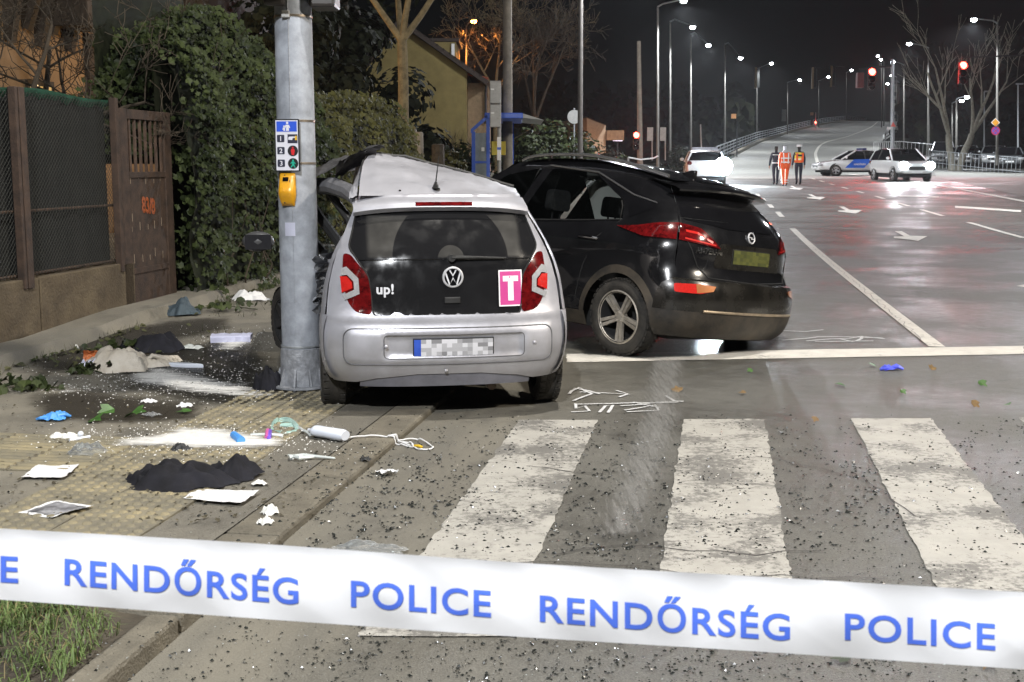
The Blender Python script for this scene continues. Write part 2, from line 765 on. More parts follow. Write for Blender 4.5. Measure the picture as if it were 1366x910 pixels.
def arrow(px, py, L=2.3, left=True):
    u, v = UV(px, py)
    s = -1 if left else 1
    b_ = MB()
    pl = [(-L / 2, -.12), (L * .05, -.12), (L * .28, -.12 + s * .45), (L * .22, -.12 + s * .75), (L * .55, s * .8), (L * .5, s * .1), (L * .36, s * .25), (L * .14, .12), (-L / 2, .12)]
    b_.poly(pl, lambda a, c: (lambda q: (q.x, q.y, gz(q.y) + .005))(RD(u + a, v + c)), step=.3)
    return b_.build('lane_arrow', M_LINE, road)


# turn arrows lie foreshortened on the road
def arrowpx(pts):
    b_ = MB()
    q = [GP(*p) for p in pts]
    pl = [(p.x, p.y) for p in q]
    b_.poly(pl, lambda a, c: (a, c, gz(c) + .005 + (c - 14) * .0002), step=1.2)
    return b_.build('lane_arrow', M_LINE, road)


for cx, cy, s in ((1213, 315, 1.0), (1133, 280.5, .72), (1088, 263, .55), (1062, 251, .42)):
    o_ = [(-19.5, -6.1), (-10.2, -6.1), (1.4, 0), (23.9, .6), (11.5, 7), (1.4, 5.4), (-20.6, 3), (-20.6, 1.1), (-6.7, .8)]
    arrowpx([(cx + a * s, cy + b * s) for a, b in o_])
arrowpx([(1356, 382), (1372, 379), (1400, 384), (1400, 388)])
mark('yield_line', [(1274, 275), (1362, 281), (1362, 283.5), (1274, 277.5)], M_LINE)
mark('yield_line', [(1200, 261), (1252, 262.5), (1252, 264), (1200, 262.5)], M_LINE)
mark('edge_line', [(1240, 245), (1366, 268), (1366, 270), (1240, 246.5)], M_LINE)
mark('edge_line', [(1090, 228), (1240, 245), (1240, 246.5), (1090, 229)], M_LINE)

# long sealed joint and cracks in the asphalt
M_CRACK = mat('crack_seal', (.02, .019, .018), .5, var=.3)
M_CHALK = mat('spray_chalk', (.55, .55, .55), .8, var=.3, scale=30)


def strokes(name, lines, w, m, parent, dz=.007, jit=0):
    b_ = MB()
    for ln in lines:
        pts = []
        q = [GP(*p) for p in ln]
        for i in range(len(q) - 1):
            n = max(1, int((q[i + 1] - q[i]).length / .12))
            for k in range(n):
                p = q[i].lerp(q[i + 1], k / n)
                pts.append((p.x + R.uniform(-jit, jit), p.y + R.uniform(-jit, jit)))
        pts.append((q[-1].x, q[-1].y))
        dzz = dz + R.uniform(0, .002)
        b_.ribbon(pts, w, lambda a, c: (a, c, surf(Vector((a, c, 0))) + dzz))
    return b_.build(name, m, parent)


strokes('crack', [[(1085, 330), (1150, 385), (1215, 440), (1236, 464)], [(1040, 425), (1110, 430), (1180, 421)], [(560, 762), (760, 752), (960, 768), (1180, 775)], [(700, 625), (800, 633), (905, 622)], [(1010, 610), (1150, 640), (1220, 690)], [(1000, 500), (1120, 492), (1366, 520)], [(740, 740), (830, 729), (1000, 742), (1100, 737)]], .006, M_CRACK, road, jit=.03)
strokes('chalk_mark', [[(757, 527), (772, 518), (790, 527), (765, 536)], [(768, 519), (800, 527)], [(775, 524), (838, 527), (822, 522)], [(838, 527), (826, 531)],
                       [(768, 540), (770, 546), (782, 543), (784, 550), (762, 551)], [(802, 552), (808, 543), (818, 542), (811, 552)], [(830, 543), (900, 536), (888, 529)], [(900, 536), (912, 537)], [(768, 541), (905, 538)],
                       [(832, 549), (872, 542), (878, 549), (836, 551)], [(845, 538), (880, 545)]], .022, M_CHALK, road, jit=.012)
strokes('chalk_mark', [[(1045, 455), (1110, 450), (1178, 452)], [(1075, 456), (1130, 452), (1150, 449), (1180, 453)], [(1090, 457), (1165, 456)], [(1030, 441), (1070, 443), (1098, 441)], [(1020, 446), (1032, 444), (1034, 448)], [(1120, 453), (1140, 457), (1150, 450)]], .03, M_CHALK, road, jit=.03)

# ------------------------------------------------------------------ tactile paving: tiles with studs and tiles with ribs
M_TACT = mat('tactile_concrete', (.17, .158, .125), .85, var=.3, scale=2.2, bump=.4, bscale=120, col2=(.25, .22, .15))
M_TACT2 = mat('worn_yellow_studs', (.18, .17, .135), .85, var=.3, scale=2.2, bump=.3, bscale=120, col2=(.31, .26, .15))
b_ = MB().box(-.198, .198, -.198, .198, -.05, .006)
for i in range(6):
    for j in range(6):
        x, y = -.165 + i * .066, -.165 + j * .066
        b_.lathe([(.024, .0055), (.016, .0125), (.0, .0135)], 6, Matrix.Translation((x, y, 0)), 1)
stud_me = b_.build('paving_tile', [M_TACT, M_TACT2], pavement)
b_ = MB().box(-.198, .198, -.198, .198, -.05, .006)
for j in range(6):
    y = -.165 + j * .066
    b_.prism([(y - .02, .0055), (y - .009, .014), (y + .009, .014), (y + .02, .0055)], -.19, .19, Matrix(((0, 0, 1, 0), (1, 0, 0, 0), (0, 1, 0, 0), (0, 0, 0, 1))), 1)
rib_me = b_.build('paving_tile', [M_TACT, M_TACT2], pavement)


def tile(src, u, v, first):
    o = src if first else src.copy()
    if not first: COL.objects.link(o)
    p = RD(u, v)
    o.location = (p.x, p.y, gz(p.y) + hk(u) + R.uniform(0, .004))
    o.rotation_euler = (R.uniform(-.008, .008), R.uniform(-.008, .008), -RA + R.uniform(-.006, .006))
    return o


n_ = 0
us = 4.3
while us < 9.6:
    for v in (-2.92, -2.52):
        tile(stud_me, us, v, n_ == 0)
        n_ += 1
    us += .4
u_r = UV(80, 632)[0]
n_ = 0
for k in range(7):
    for j in range(2):
        tile(rib_me, u_r + .22 + j * .4, -3.32 - k * .4, n_ == 0)
        n_ += 1

# ------------------------------------------------------------------ rising road over the bridge
RS = [(66, 880, 1300, .84), (75, 915, 1215, .96), (88, 945, 1178, 1.25), (102, 965, 1166, 1.9), (124, 985, 1162, 2.85), (160, 1011, 1166, 4.5), (190, 1032, 1177, 5.8), (220, 1050, 1187, 7.3), (270, 1090, 1203, 10.2), (310, 1122, 1204, 12.3), (340, 1145, 1204, 12.9), (380, 1160, 1200, 12.9)]
RX = [(d, (a - 683) / F * d / .99, (b - 683) / F * d / .99, z) for d, a, b, z in RS]
fl, fr, fz = tab([(d, a) for d, a, b, z in RX]), tab([(d, b) for d, a, b, z in RX]), tab([(d, z) for d, a, b, z in RX])
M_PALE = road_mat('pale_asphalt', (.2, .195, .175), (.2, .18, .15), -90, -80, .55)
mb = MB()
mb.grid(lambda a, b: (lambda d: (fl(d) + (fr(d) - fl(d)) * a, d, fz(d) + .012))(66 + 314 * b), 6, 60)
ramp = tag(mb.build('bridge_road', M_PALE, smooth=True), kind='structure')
mb = MB()
for f_, sg in ((fl, -1), (fr, 1)):
    mb.grid(lambda a, b: (lambda d: (f_(d) + sg * (.02 + 9 * a * sstep(66, 160, d)), d, fz(d) * (1 - a) + a * gz(d) - .05))(66 + 314 * b), 3, 40)
tag(mb.build('embankment', mat('embankment_grass', (.03, .035, .02), .95, var=.5, scale=.5), smooth=True), kind='structure')


def rampline(d0, d1, t, w, n=12, name='edge_line'):
    b_ = MB()
    tt = t if callable(t) else (lambda d: t)
    b_.grid(lambda a, b: (lambda d: (fl(d) + (fr(d) - fl(d)) * tt(d) + (a - .5) * w, d, fz(d) + .03))(d0 + (d1 - d0) * b), 1, n)
    return b_.build(name, M_LINE, ramp)


_cl = tab([(d, ((px - 683) / F * d / .99 - fl(d)) / (fr(d) - fl(d))) for d, px in ((80, 1098), (100, 1082), (124, 1080), (150, 1088), (190, 1120), (240, 1147), (300, 1160))])
rampline(80, 300, _cl, .28, 40, 'centre_line')
# kerb of the bridge road
mb = MB()
mb.grid(lambda a, b: (lambda d: (fl(d) - .5 + (0, .0, .5, .5)[int(round(a * 3))], d, fz(d) + (0, .3, .3, 0)[int(round(a * 3))]))(110 + 230 * b), 3, 50)
mb.build('bridge_kerb', M_KERB, ramp)

# wedge of pale concrete apron right of the crossing, before the car park fence
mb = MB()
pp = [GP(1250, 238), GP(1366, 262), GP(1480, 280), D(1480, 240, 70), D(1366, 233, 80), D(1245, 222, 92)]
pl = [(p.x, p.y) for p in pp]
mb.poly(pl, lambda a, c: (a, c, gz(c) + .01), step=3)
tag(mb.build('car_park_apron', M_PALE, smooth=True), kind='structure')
# ================================================================== car materials
M_SILVER = mat('silver_paint', (.48, .48, .52), .42, .45, var=.06, scale=3, coat=.25, rvar=.08)
_n, _l = M_SILVER.node_tree.nodes, M_SILVER.node_tree.links     # road dirt thrown up over the lower body
_tc = _n.new('ShaderNodeTexCoord')
_sx = _n.new('ShaderNodeSeparateXYZ')
_l.new(_tc.outputs['Object'], _sx.inputs[0])
_nz = _n.new('ShaderNodeTexNoise')
_nz.inputs['Scale'].default_value = 7
_nz.inputs['Detail'].default_value = 8
_l.new(_tc.outputs['Object'], _nz.inputs[0])
_ma = _n.new('ShaderNodeMath')
_ma.operation = 'MULTIPLY_ADD'
_l.new(_nz.outputs[0], _ma.inputs[0])
_ma.inputs[1].default_value = -.5
_l.new(_sx.outputs[2], _ma.inputs[2])
_mr1 = _n.new('ShaderNodeMapRange')
_mr1.interpolation_type = 'SMOOTHSTEP'
for _i, _v in zip((1, 2, 3, 4), (-.05, .38, .5, .0)): _mr1.inputs[_i].default_value = _v
_l.new(_ma.outputs[0], _mr1.inputs[0])
_mx = _n.new('ShaderNodeMix')
_mx.data_type = 'RGBA'
_bs = _n['Principled BSDF']
_l.new(_mr1.outputs[0], _mx.inputs[0])
_l.new(_bs.inputs['Base Color'].links[0].from_socket, _mx.inputs[6])
_mx.inputs[7].default_value = (.17, .155, .135, 1)
_l.new(_mx.outputs[2], _bs.inputs['Base Color'])
M_BLACKP = mat('black_paint', (.008, .008, .009), .16, 0, var=.3, scale=4, coat=1, rvar=.05)
M_DIRTBLK = mat('dirty_black_paint', (.010, .0095, .009), .25, 0, var=.4, scale=3, col2=(.018, .016, .013), coat=.4, rvar=.12)
M_RUBBER = mat('tyre_rubber', (.018, .017, .016), .8, var=.4, scale=9, col2=(.05, .044, .036), bump=.3, bscale=80)
M_PLAST = mat('black_plastic', (.015, .015, .015), .55, var=.3, scale=12, bump=.15, bscale=200)
M_CLAD = mat('muddy_cladding', (.022, .02, .018), .6, var=.3, scale=4, col2=(.07, .056, .04), bump=.1)
M_GLOSSB = mat('black_glass_panel', (.006, .006, .007), .06, var=.2, coat=1)
M_CHROME = mat('chrome', (.75, .75, .76), .15, 1, var=.08)
M_RED = mat('red_lamp_lens', (.065, .003, .004), .1, var=.5, scale=22, coat=.6, col2=(.15, .006, .007))
M_REDB = mat('bright_red_reflector', (.5, .018, .014), .2, var=.15, scale=60, coat=1)
M_LENS = mat('clear_lamp_lens', (.45, .45, .46), .15, .3, var=.15, scale=50, coat=1)
M_AMBER = mat('amber_lens', (.42, .16, .06), .2, var=.2, coat=1)
M_GLASS = mat('tinted_glass', (.004, .005, .005), .04, glass=.72)
M_GLASSD = mat('dark_rear_glass', (.004, .004, .005), .05, glass=.22)
M_SEAT = mat('seat_fabric', (.025, .025, .027), .9, var=.3, scale=20, bump=.3)
M_DARK = mat('shadowed_underbody', (.01, .01, .01), .9, var=.3)
M_ALLOY = mat('dirty_alloy', (.40, .35, .28), .45, .5, var=.3, scale=14, col2=(.55, .51, .45))
M_STEELW = mat('wheel_cover', (.45, .45, .46), .35, .6, var=.12)
M_WHITEP = mat('white_plastic', (.7, .7, .7), .45, var=.05)
M_BAG = mat('airbag_cloth', (.75, .8, .77), .8, var=.08, scale=5, bump=.4, bscale=9)
_q = M_BAG.node_tree
_t = _q.nodes.new('ShaderNodeBsdfTranslucent')
_t.inputs[0].default_value = (.8, .85, .8, 1)
_m2 = _q.nodes.new('ShaderNodeMixShader')
_m2.inputs[0].default_value = .8
_q.links.new(_q.nodes['Principled BSDF'].outputs[0], _m2.inputs[1])
_q.links.new(_t.outputs[0], _m2.inputs[2])
_q.links.new(_m2.outputs[0], _q.nodes['Material Output'].inputs[0])
M_HEADL = mat('torn_lining', (.035, .034, .036), .85, var=.5, scale=9, bump=.9, bscale=14)


def wheel(parent, c, r, w, rimr, rim_m, side=1, spokes=5, rz=0, double=True, name='wheel'):
    """axis along local y; side=+1 shows its face towards +y"""
    M = Matrix.Translation(Vector(c)) @ Matrix.Rotation(rz, 4, 'Z') @ Matrix.Rotation(-pi / 2 * side, 4, 'X')
    h = w / 2
    b_ = MB().lathe([(rimr, -h * .9), (rimr + .02, -h), (r - .05, -h), (r - .018, -h * .88), (r - .003, -h * .6), (r, -h * .2), (r, h * .2), (r - .003, h * .6), (r - .018, h * .88), (r - .05, h), (rimr + .02, h), (rimr, h * .9)], 40, M)
    # shoulder blocks of the tread
    for k in range(36):
        t = 2 * pi * k / 36
        for s_ in (-1, 1):
            Mk = M @ Matrix.Rotation(t, 4, 'Z')
            b_.box(r - .012, r + .003, -.018, .018, s_ * h * .62 - h * .22, s_ * h * .62 + h * .22, Mk)
    ty = b_.build(name, M_RUBBER, parent, smooth=True, sharp=30)
    b_ = MB().lathe([(rimr + .004, h * .93), (rimr - .012, h * .97), (rimr - .022, h * .8), (rimr - .03, -h * .5), (.05, -h * .3)], 36, M)
    b_.build('rim', M_DARK if spokes else rim_m, ty, smooth=True)
    b_ = MB()
    b_.lathe([(rimr + .004, h * .93), (rimr - .008, h * .99), (rimr - .02, h * .86)], 36, M)
    b_.lathe([(.0, h * .8), (.035, h * .79), (.055, h * .72), (.06, h * .4)], 16, M)
    for k in range(spokes):
        t = 2 * pi * (k + .25) / spokes
        Mk = M @ Matrix.Rotation(t, 4, 'Z')
        a0, a1 = .03, .036
        for s_ in ((-1, 1) if double else (0,)):
            y0, y1 = s_ * .013, s_ * .021
            wd = .0115 if double else .03
            v = []
            for x, y, z in ((.04, y0, h * .74), (rimr - .02, y1, h * .9)):
                v += [(x, y - wd * (1 + x), z), (x, y + wd * (1 + x), z), (x, y - wd * (1 + x) * 1.2, z - .03), (x, y + wd * (1 + x) * 1.2, z - .03)]
            b_.add([Mk @ Vector(p) for p in v], [(0, 1, 5, 4), (2, 0, 4, 6), (1, 3, 7, 5), (2, 3, 7, 6), (4, 5, 7, 6)])
    for k in range(5):
        t = 2 * pi * (k + .75) / 5
        b_.ball(M @ Vector((.037 * cos(t), .037 * sin(t), h * .78)), .008, 4)
    b_.build('spokes', rim_m, ty, smooth=True)
    return ty


def blurred_plate(b_, fn, y0, y1, z0, z1, nx, nz, seed):
    r_ = random.Random(seed)
    for i in range(nx):
        for j in range(nz):
            ya, yb = y0 + (y1 - y0) * i / nx, y0 + (y1 - y0) * (i + 1) / nx
            za, zb = z0 + (z1 - z0) * j / nz, z0 + (z1 - z0) * (j + 1) / nz
            b_.add([fn(ya, za), fn(yb, za), fn(yb, zb), fn(ya, zb)], [(0, 1, 2, 3)], r_.choice([0, 0, 1, 1, 2, 3]))
    return b_


# ================================================================== silver hatchback against the pole
UPA = radians(10)
UPO = G(600, 560)
UPO.z = .0
up = T('hatchback_car', 'crushed silver small hatchback with a pink T sticker on its black tailgate', 'car', (UPO.x, UPO.y, 0), pi / 2 + UPA)
_xr = tab([(.2, .06), (.3, .02), (.45, 0), (.58, .01), (.655, .035), (.70, .05), (.9, .08), (1.04, .12), (1.2, .22), (1.31, .31), (1.42, .42)])
_w = tab([(.2, .71), (.3, .77), (.45, .80), (.66, .80), (.8, .785), (.9, .765), (1.04, .72), (1.2, .645), (1.31, .59), (1.4, .54), (1.45, .5)])
CR = .3


def up_rear(y, z, off=0.0):
    w = _w(z)
    a = min(.999, abs(y) / w)
    x = _xr(z) + .05 * a * a + CR * (1 - (1 - a ** 3.2) ** (1 / 3.2))
    return Vector((x - off, y * (1 + off * .4), z))


def bend(x): return .2 * sstep(1.15, 2.7, x)


def up_side(x, z, sg=1, off=0.0):
    w = _w(z) + (.012 if z < 1 else .0) * sstep(.3, 1.0, x)
    t = (x - _xr(z)) / (CR + .05)
    y = w if t >= 1 else w * (max(0, 1 - (1 - max(t, 0)) ** 3.2)) ** (1 / 3.2)
    q = 0
    if sg > 0:                                      # the side that folded round the pole
        e = math.exp(-((x - 1.02) / .42) ** 2)
        q = -.34 * e * sstep(.1, .5, z) + .05 * fbm(x * 5, z * 6, 1) * sstep(.55, .8, x) * (1 - .5 * sstep(1.6, 2.2, x))
        q += bend(x)
    else:
        q = -bend(x) * .8
        return Vector((x, -(y + off + q), z))
    return Vector((x, y + off + q, z))


def lamp_out(s): return [(s * a, b) for a, b in ((.632, 1.035), (.59, 1.03), (.488, .9), (.472, .80), (.470, .662), (.57, .68), (.615, .74), (.645, .88))]


hatch = rnd([(-.535, 1.297), (.535, 1.297), (.60, 1.07), (.485, .895), (.462, .655), (-.462, .655), (-.485, .895), (-.60, 1.07)], .03)
# rear surround of the body, with openings for glass and lamps
edgeR = [(-.93 * _w(z), z) for z in (.656, .75, .85, .95, 1.04, 1.12, 1.2, 1.31, 1.39)]
edge = edgeR + [(-a, b) for a, b in reversed(edgeR)]
b_ = MB().poly(edge, up_rear, [hatch] + [rnd(lamp_out(s) if s > 0 else lamp_out(s)[::-1], .03) for s in (1, -1)], .035)
# sides
for sg in (1, -1):
    arch = [(.58 + .335 * cos(t), .30 + .335 * sin(t)) for t in [pi * k / 14 for k in range(15)]]
    sec = [(_xr(z) + .26 + .0 * z, z) for z in (.656, .8, .95, 1.04)]
    belt = 1.0
    out = [(_xr(.656) + .2, .656), (.235, .656), (.25, .44)]
    out = [(x_, z_) for x_, z_ in [( _xr(.66)+.16, .66)]] + [(.245, .655)] + [(p[0], p[1]) for p in reversed(arch) if p[1] > .5] + [(.92, .30), (.92, .24), (2.58, .24), (2.58, .3)] + [(2.93 - .33 * cos(pi * k / 10), .30 + .33 * sin(pi * k / 10)) for k in range(11)] + [(3.3, .3), (3.4, .45), (3.34, .72), (2.75, .9), (1.6, .93), (.85, .97), (.5, 1.05), (.66, 1.22), (.75, 1.36), (_xr(1.38) + .15, 1.38), (_xr(1.31) + .155, 1.31), (_xr(1.2) + .155, 1.2), (_xr(1.04) + .155, 1.04), (_xr(.9) + .155, .9), (_xr(.78) + .155, .78)]
    b_.poly(out, lambda x, z: up_side(x, z, sg), (), .05)
body = b_.build('body', M_SILVER, up, smooth=True, sharp=50)

# bumper with the moulded panel and plate recess
def rr(y, z, y0, y1, z0, z1, s=.018):
    return sstep(y0, y0 + s, y) * (1 - sstep(y1 - s, y1, y)) * sstep(z0, z0 + s, z) * (1 - sstep(z1 - s, z1, z))


def bump_fn(y, z):
    o = .012 * rr(y, z, -.68, .655, .345, .585, .03) - .024 * rr(y, z, -.49, .41, .385, .545, .03)
    o += .016 * sstep(.60, .645, z) - .006
    p = up_rear(y, z)
    return Vector((p.x - o, p.y, p.z))


zz = [.235, .3, .4, .5, .58, .658]
eL = [(-.965 * _w(z), z) for z in zz]
out = eL + [(-a, b) for a, b in reversed(eL)]
val = [(-.53, .2), (.56, .2), (.45, .262), (.2, .286), (-.2, .286), (-.44, .262)]
b_ = MB().poly([(-.93 * _w(.235), .235), (-.55, .235), (-.44, .262), (-.2, .286), (.2, .286), (.45, .262), (.58, .235), (.93 * _w(.235), .235)][:0] or [p for p in eL] + [(-a, b) for a, b in reversed(eL)] + [(.57, .235), (.45, .262), (.2, .288), (-.2, .288), (-.44, .262), (-.55, .235)], bump_fn, (), .022)
for sg in (1, -1):
    b_.poly([(.17, .25), (.24, .25), (.252, .44), (.29, .56), (.33, .62), (.28, .656), (.17, .656)], lambda x, z: up_side(x, z, sg, .004), (), .04)
bump = b_.build('bumper', M_SILVER, up, smooth=True, sharp=55)
for pl_, r_g in ((rnd([(-.672, .352), (.648, .352), (.648, .578), (-.672, .578)], .07, 6), .0045), (rnd([(-.482, .392), (.402, .392), (.402, .538), (-.482, .538)], .03, 5), .003)):
    lp = dens(pl_, .05)
    lp.append(lp[0])
    MB().tube([bump_fn(*q) - Vector((.001, 0, 0)) for q in lp], r_g, 6).build('panel_groove', mat('groove_grey', (.11, .11, .115), .6, var=.2), bump, smooth=True)
lp = dens(hatch, .05)
lp.append(lp[0])
MB().tube([up_rear(y, z, -.001) for y, z in lp], .006, 6).build('tailgate_gap', M_DARK, up, smooth=True)
b_ = MB().poly([(-.53, .205), (.55, .205), (.55, .238), (.45, .259), (.2, .284), (-.2, .284), (-.44, .259), (-.53, .238)], lambda y, z: up_rear(y, z, -.012), (), .04)
b_.build('valance', mat('grey_valance', (.2, .2, .23), .55, .2, var=.2), bump, smooth=True)
for q in ((.39, .47), (-.55, .47), (.02, .31)):
    p = up_rear(*q)
    MB().ball((p.x - .012, p.y, p.z), (.006, .012, .012), 6).build('parking_sensor', M_SILVER, bump, smooth=True)

# tailgate: black glass from lamps to roof
M_DIRTGL = bpy.data.materials.new('dusty_tailgate_glass')
M_DIRTGL.use_nodes = True
_n, _l = M_DIRTGL.node_tree.nodes, M_DIRTGL.node_tree.links
_b = _n['Principled BSDF']
_b.inputs['Roughness'].default_value = .1
_b.inputs['Coat Weight'].default_value = .6
_tc = _n.new('ShaderNodeTexCoord')
_sx = _n.new('ShaderNodeSeparateXYZ')
_l.new(_tc.outputs['Object'], _sx.inputs[0])
_m = _n.new('ShaderNodeVectorMath')
_m.operation = 'DISTANCE'
_cx = _n.new('ShaderNodeCombineXYZ')
_l.new(_sx.outputs[1], _cx.inputs[1])
_l.new(_sx.outputs[2], _cx.inputs[2])
_l.new(_cx.outputs[0], _m.inputs[0])
_m.inputs[1].default_value = (0, -.03, 1.0)


def _mr(src, a, c, x=0.0, y=1.0):
    q = _n.new('ShaderNodeMapRange')
    q.interpolation_type = 'SMOOTHSTEP'
    q.inputs[1].default_value, q.inputs[2].default_value, q.inputs[3].default_value, q.inputs[4].default_value = a, c, x, y
    _l.new(src, q.inputs[0])
    return q.outputs[0]


def _mu(a, c, op='MULTIPLY'):
    q = _n.new('ShaderNodeMath')
    q.operation = op
    for i, x in enumerate((a, c)):
        if isinstance(x, (int, float)): q.inputs[i].default_value = x
        else: _l.new(x, q.inputs[i])
    return q.outputs[0]


_nz = _n.new('ShaderNodeTexNoise')
_nz.inputs['Scale'].default_value = 9
_nz.inputs['Detail'].default_value = 8
_l.new(_tc.outputs['Object'], _nz.inputs[0])
_outer = _mr(_m.outputs['Value'], .36, .368)                      # film of dirt outside the wiped half disc
_inwin = _mu(_mu(_mr(_sx.outputs[2], 1.0, 1.02), _mr(_sx.outputs[2], 1.27, 1.255)), _mr(_mu(_sx.outputs[1], 0, 'ADD'), -.5, -.46))
_inwin = _mu(_inwin, _mr(_sx.outputs[1], .5, .46))
_hub = _mr(_m.outputs['Value'], .085, .08)
_film = _mu(_mu(_mu(_outer, _hub, 'MAXIMUM'), _inwin), _mr(_nz.outputs[0], .2, .7, .5, 1))
_mx = _n.new('ShaderNodeMix')
_mx.data_type = 'RGBA'
_l.new(_film, _mx.inputs[0])
_mx.inputs[6].default_value = (.012, .012, .013, 1)
_mx.inputs[7].default_value = (.06, .058, .054, 1)
_l.new(_mx.outputs[2], _b.inputs['Base Color'])
_l.new(_mr(_nz.outputs[0], .35, .7, .06, .22), _b.inputs['Roughness'])
b_ = MB().poly(hatch, lambda y, z: up_rear(y, z, -.008), (), .035)
gate = b_.build('tailgate', M_DIRTGL, up, smooth=True, sharp=60)
# crease where the glass ends and the painted black panel begins
b_ = MB()
b_.tube([up_rear(y, 1.0 - .01 * abs(y), -.004) for y in [(-.55 + .1 * k) for k in range(12)]], .0035, 6)
b_.build('glass_edge', M_GLOSSB, gate, smooth=True)
# emblem, name, handle, sticker, wiper
b_ = MB()
c0 = up_rear(-.035, .895)


def upl(px, pz, y0=0.0, z0=0.0, off=.004): return up_rear(y0 + px, z0 + pz, off)


EY, EZ = -.035, .888
M_ = Matrix.Translation(up_rear(EY, EZ, .0)) @ Matrix.Rotation(-pi / 2, 4, 'Y')
b_.lathe([(.066, 0), (.066, .008), (.061, .012), (.054, .012), (.052, .004)], 36, M_)
f_ = lambda a, c: up_rear(EY + a, EZ + c, .010)
f2_ = lambda a, c: up_rear(EY + a, EZ + c, .011)
b_.ribbon([(.024, .052), (0, .010), (-.024, .052)], .011, f_)
b_.ribbon([(.046, .028), (.022, -.046), (0, -.004), (-.022, -.046), (-.046, .028)], .011, f2_)
b_.build('emblem', mm('silver_badge', (.6, .6, .62), .4, .3), gate, smooth=True, sharp=30)
b_ = MB().poly([(.052 * cos(2 * pi * k / 24), .052 * sin(2 * pi * k / 24)) for k in range(24)], lambda a, c: up_rear(EY + a, EZ + c, .004), (), .03)
b_.build('emblem_field', M_GLOSSB, gate)
v, f = text_tris('up!', .085, .0025, 1.05)
b_ = MB().add([up_rear(.385 - a, .79 + c, .003) for a, c in v], f)
b_.build('lettering', mm('silver_badge', (.6, .6, .62), .4, .3), gate)
b_ = MB().box(-.004, .02, -.05, .05, -.02, .02, Matrix.Translation(up_rear(-.03, .745)))
b_.build('handle', M_PLAST, gate, bevel=.006)
SK = [(-.325, .70), (-.478, .70), (-.478, .925), (-.325, .925)]
b_ = MB().poly(SK, lambda y, z: up_rear(y, z, .0025), (), .05)
st_ = b_.build('sticker', mat('white_sticker', (.78, .76, .77), .4, var=.05), gate)
b_ = MB().poly([(-.333, .709), (-.470, .709), (-.470, .917), (-.333, .917)], lambda y, z: up_rear(y, z, .0035), (), .05)
b_.build('pink_field', mat('magenta_print', (.52, .055, .24), .4, var=.06), st_)
b_ = MB()
b_.ribbon([(-.352, .872), (-.452, .872)], .034, lambda a, c: up_rear(a, c, .0045))
b_.ribbon([(-.402, .872), (-.402, .735)], .036, lambda a, c: up_rear(a, c, .005))
b_.build('letter', mat('white_print', (.82, .8, .81), .4, var=.03), st_)
# rear wiper
b_ = MB()
p0_ = up_rear(-.03, 1.005, .012)
b_.tube([p0_ + Vector((.03, 0, 0)), p0_ + Vector((-.02, 0, 0))], .022, 12)
b_.tube([p0_ + Vector((-.014, 0, .004)), up_rear(-.2, 1.008, .022), up_rear(-.36, 1.0, .012)], [.010, .007, .005], 8)
b_.tube([up_rear(-.06, 1.018, .006), up_rear(-.38, 1.002, .006)], .004, 6)
b_.build('wiper', M_PLAST, gate, smooth=True)
# broken lower edge of the glass
b_ = MB()
for k in range(9):
    y = .44 - k * .1 + R.uniform(-.03, .03)
    p = up_rear(y, .652, .004)
    b_.add([p, p + Vector((-.003, -R.uniform(.02, .07), 0)), p + Vector((-.004, -.02, R.uniform(.008, .02)))], [(0, 1, 2)])
b_.add([up_rear(.37, .652, .004), up_rear(.26, .652, .004), up_rear(.30, .675, .004), up_rear(.33, .678, .004)], [(0, 1, 2, 3)])
b_.build('chipped_edge', M_SILVER, gate, kind='stuff')

for s in (1, -1):
    b_ = MB().poly(rnd(lamp_out(s) if s > 0 else lamp_out(s)[::-1], .03), lambda y, z: up_rear(y, z, .006), (), .03)
    tl = b_.build('tail_light', M_RED, up, smooth=True)
    inner = [(.645, .945), (.615, .955), (.545, .885), (.54, .79), (.63, .75), (.645, .78), (.572, .815), (.575, .865), (.612, .905), (.652, .9)]
    q = [(s * a, c) for a, c in inner]
    b_ = MB().poly(q if s > 0 else q[::-1], lambda y, z: up_rear(y, z, .011), (), .03)
    b_.build('lamp_band', M_LENS, tl, smooth=True)
    q = [(s * a, c) for a, c in ((.655, .895), (.613, .895), (.585, .86), (.582, .825), (.648, .795))]
    b_ = MB().poly(q if s > 0 else q[::-1], lambda y, z: up_rear(y, z, .010), (), .03)
    b_.build('reflector', M_REDB, tl, smooth=True)

# spoiler lip with third brake light
b_ = MB()


def spo(a, b):
    y = -.56 + 1.12 * a
    t = b * 3
    z0, z1 = 1.292, 1.385
    k = 1 - .12 * (abs(y) / .56) ** 4
    P = [(_xr(1.3) - .02, z0), (_xr(1.3) - .055, 1.318), (_xr(1.3) - .035, 1.345), (.45, 1.40)]
    i = min(2, int(t))
    fr_ = t - i
    x = P[i][0] + (P[i + 1][0] - P[i][0]) * fr_
    z = P[i][1] + (P[i + 1][1] - P[i][1]) * fr_
    return (x + .09 * (abs(y) / .56) ** 3, y, z - .035 * (abs(y) / .56) ** 3)


b_.grid(spo, 24, 9)
spl = b_.build('spoiler', M_SILVER, up, smooth=True, sharp=60)
b_ = MB().grid(lambda a, b: (lambda y: (_xr(1.3) - .047 + .09 * (abs(y) / .56) ** 3 - .006 + .012 * b, y, 1.327 + .022 * b - .035 * (abs(y) / .56) ** 3))(-.185 + .36 * a), 10, 2)
b_.build('brake_light', M_RED, spl, smooth=True)

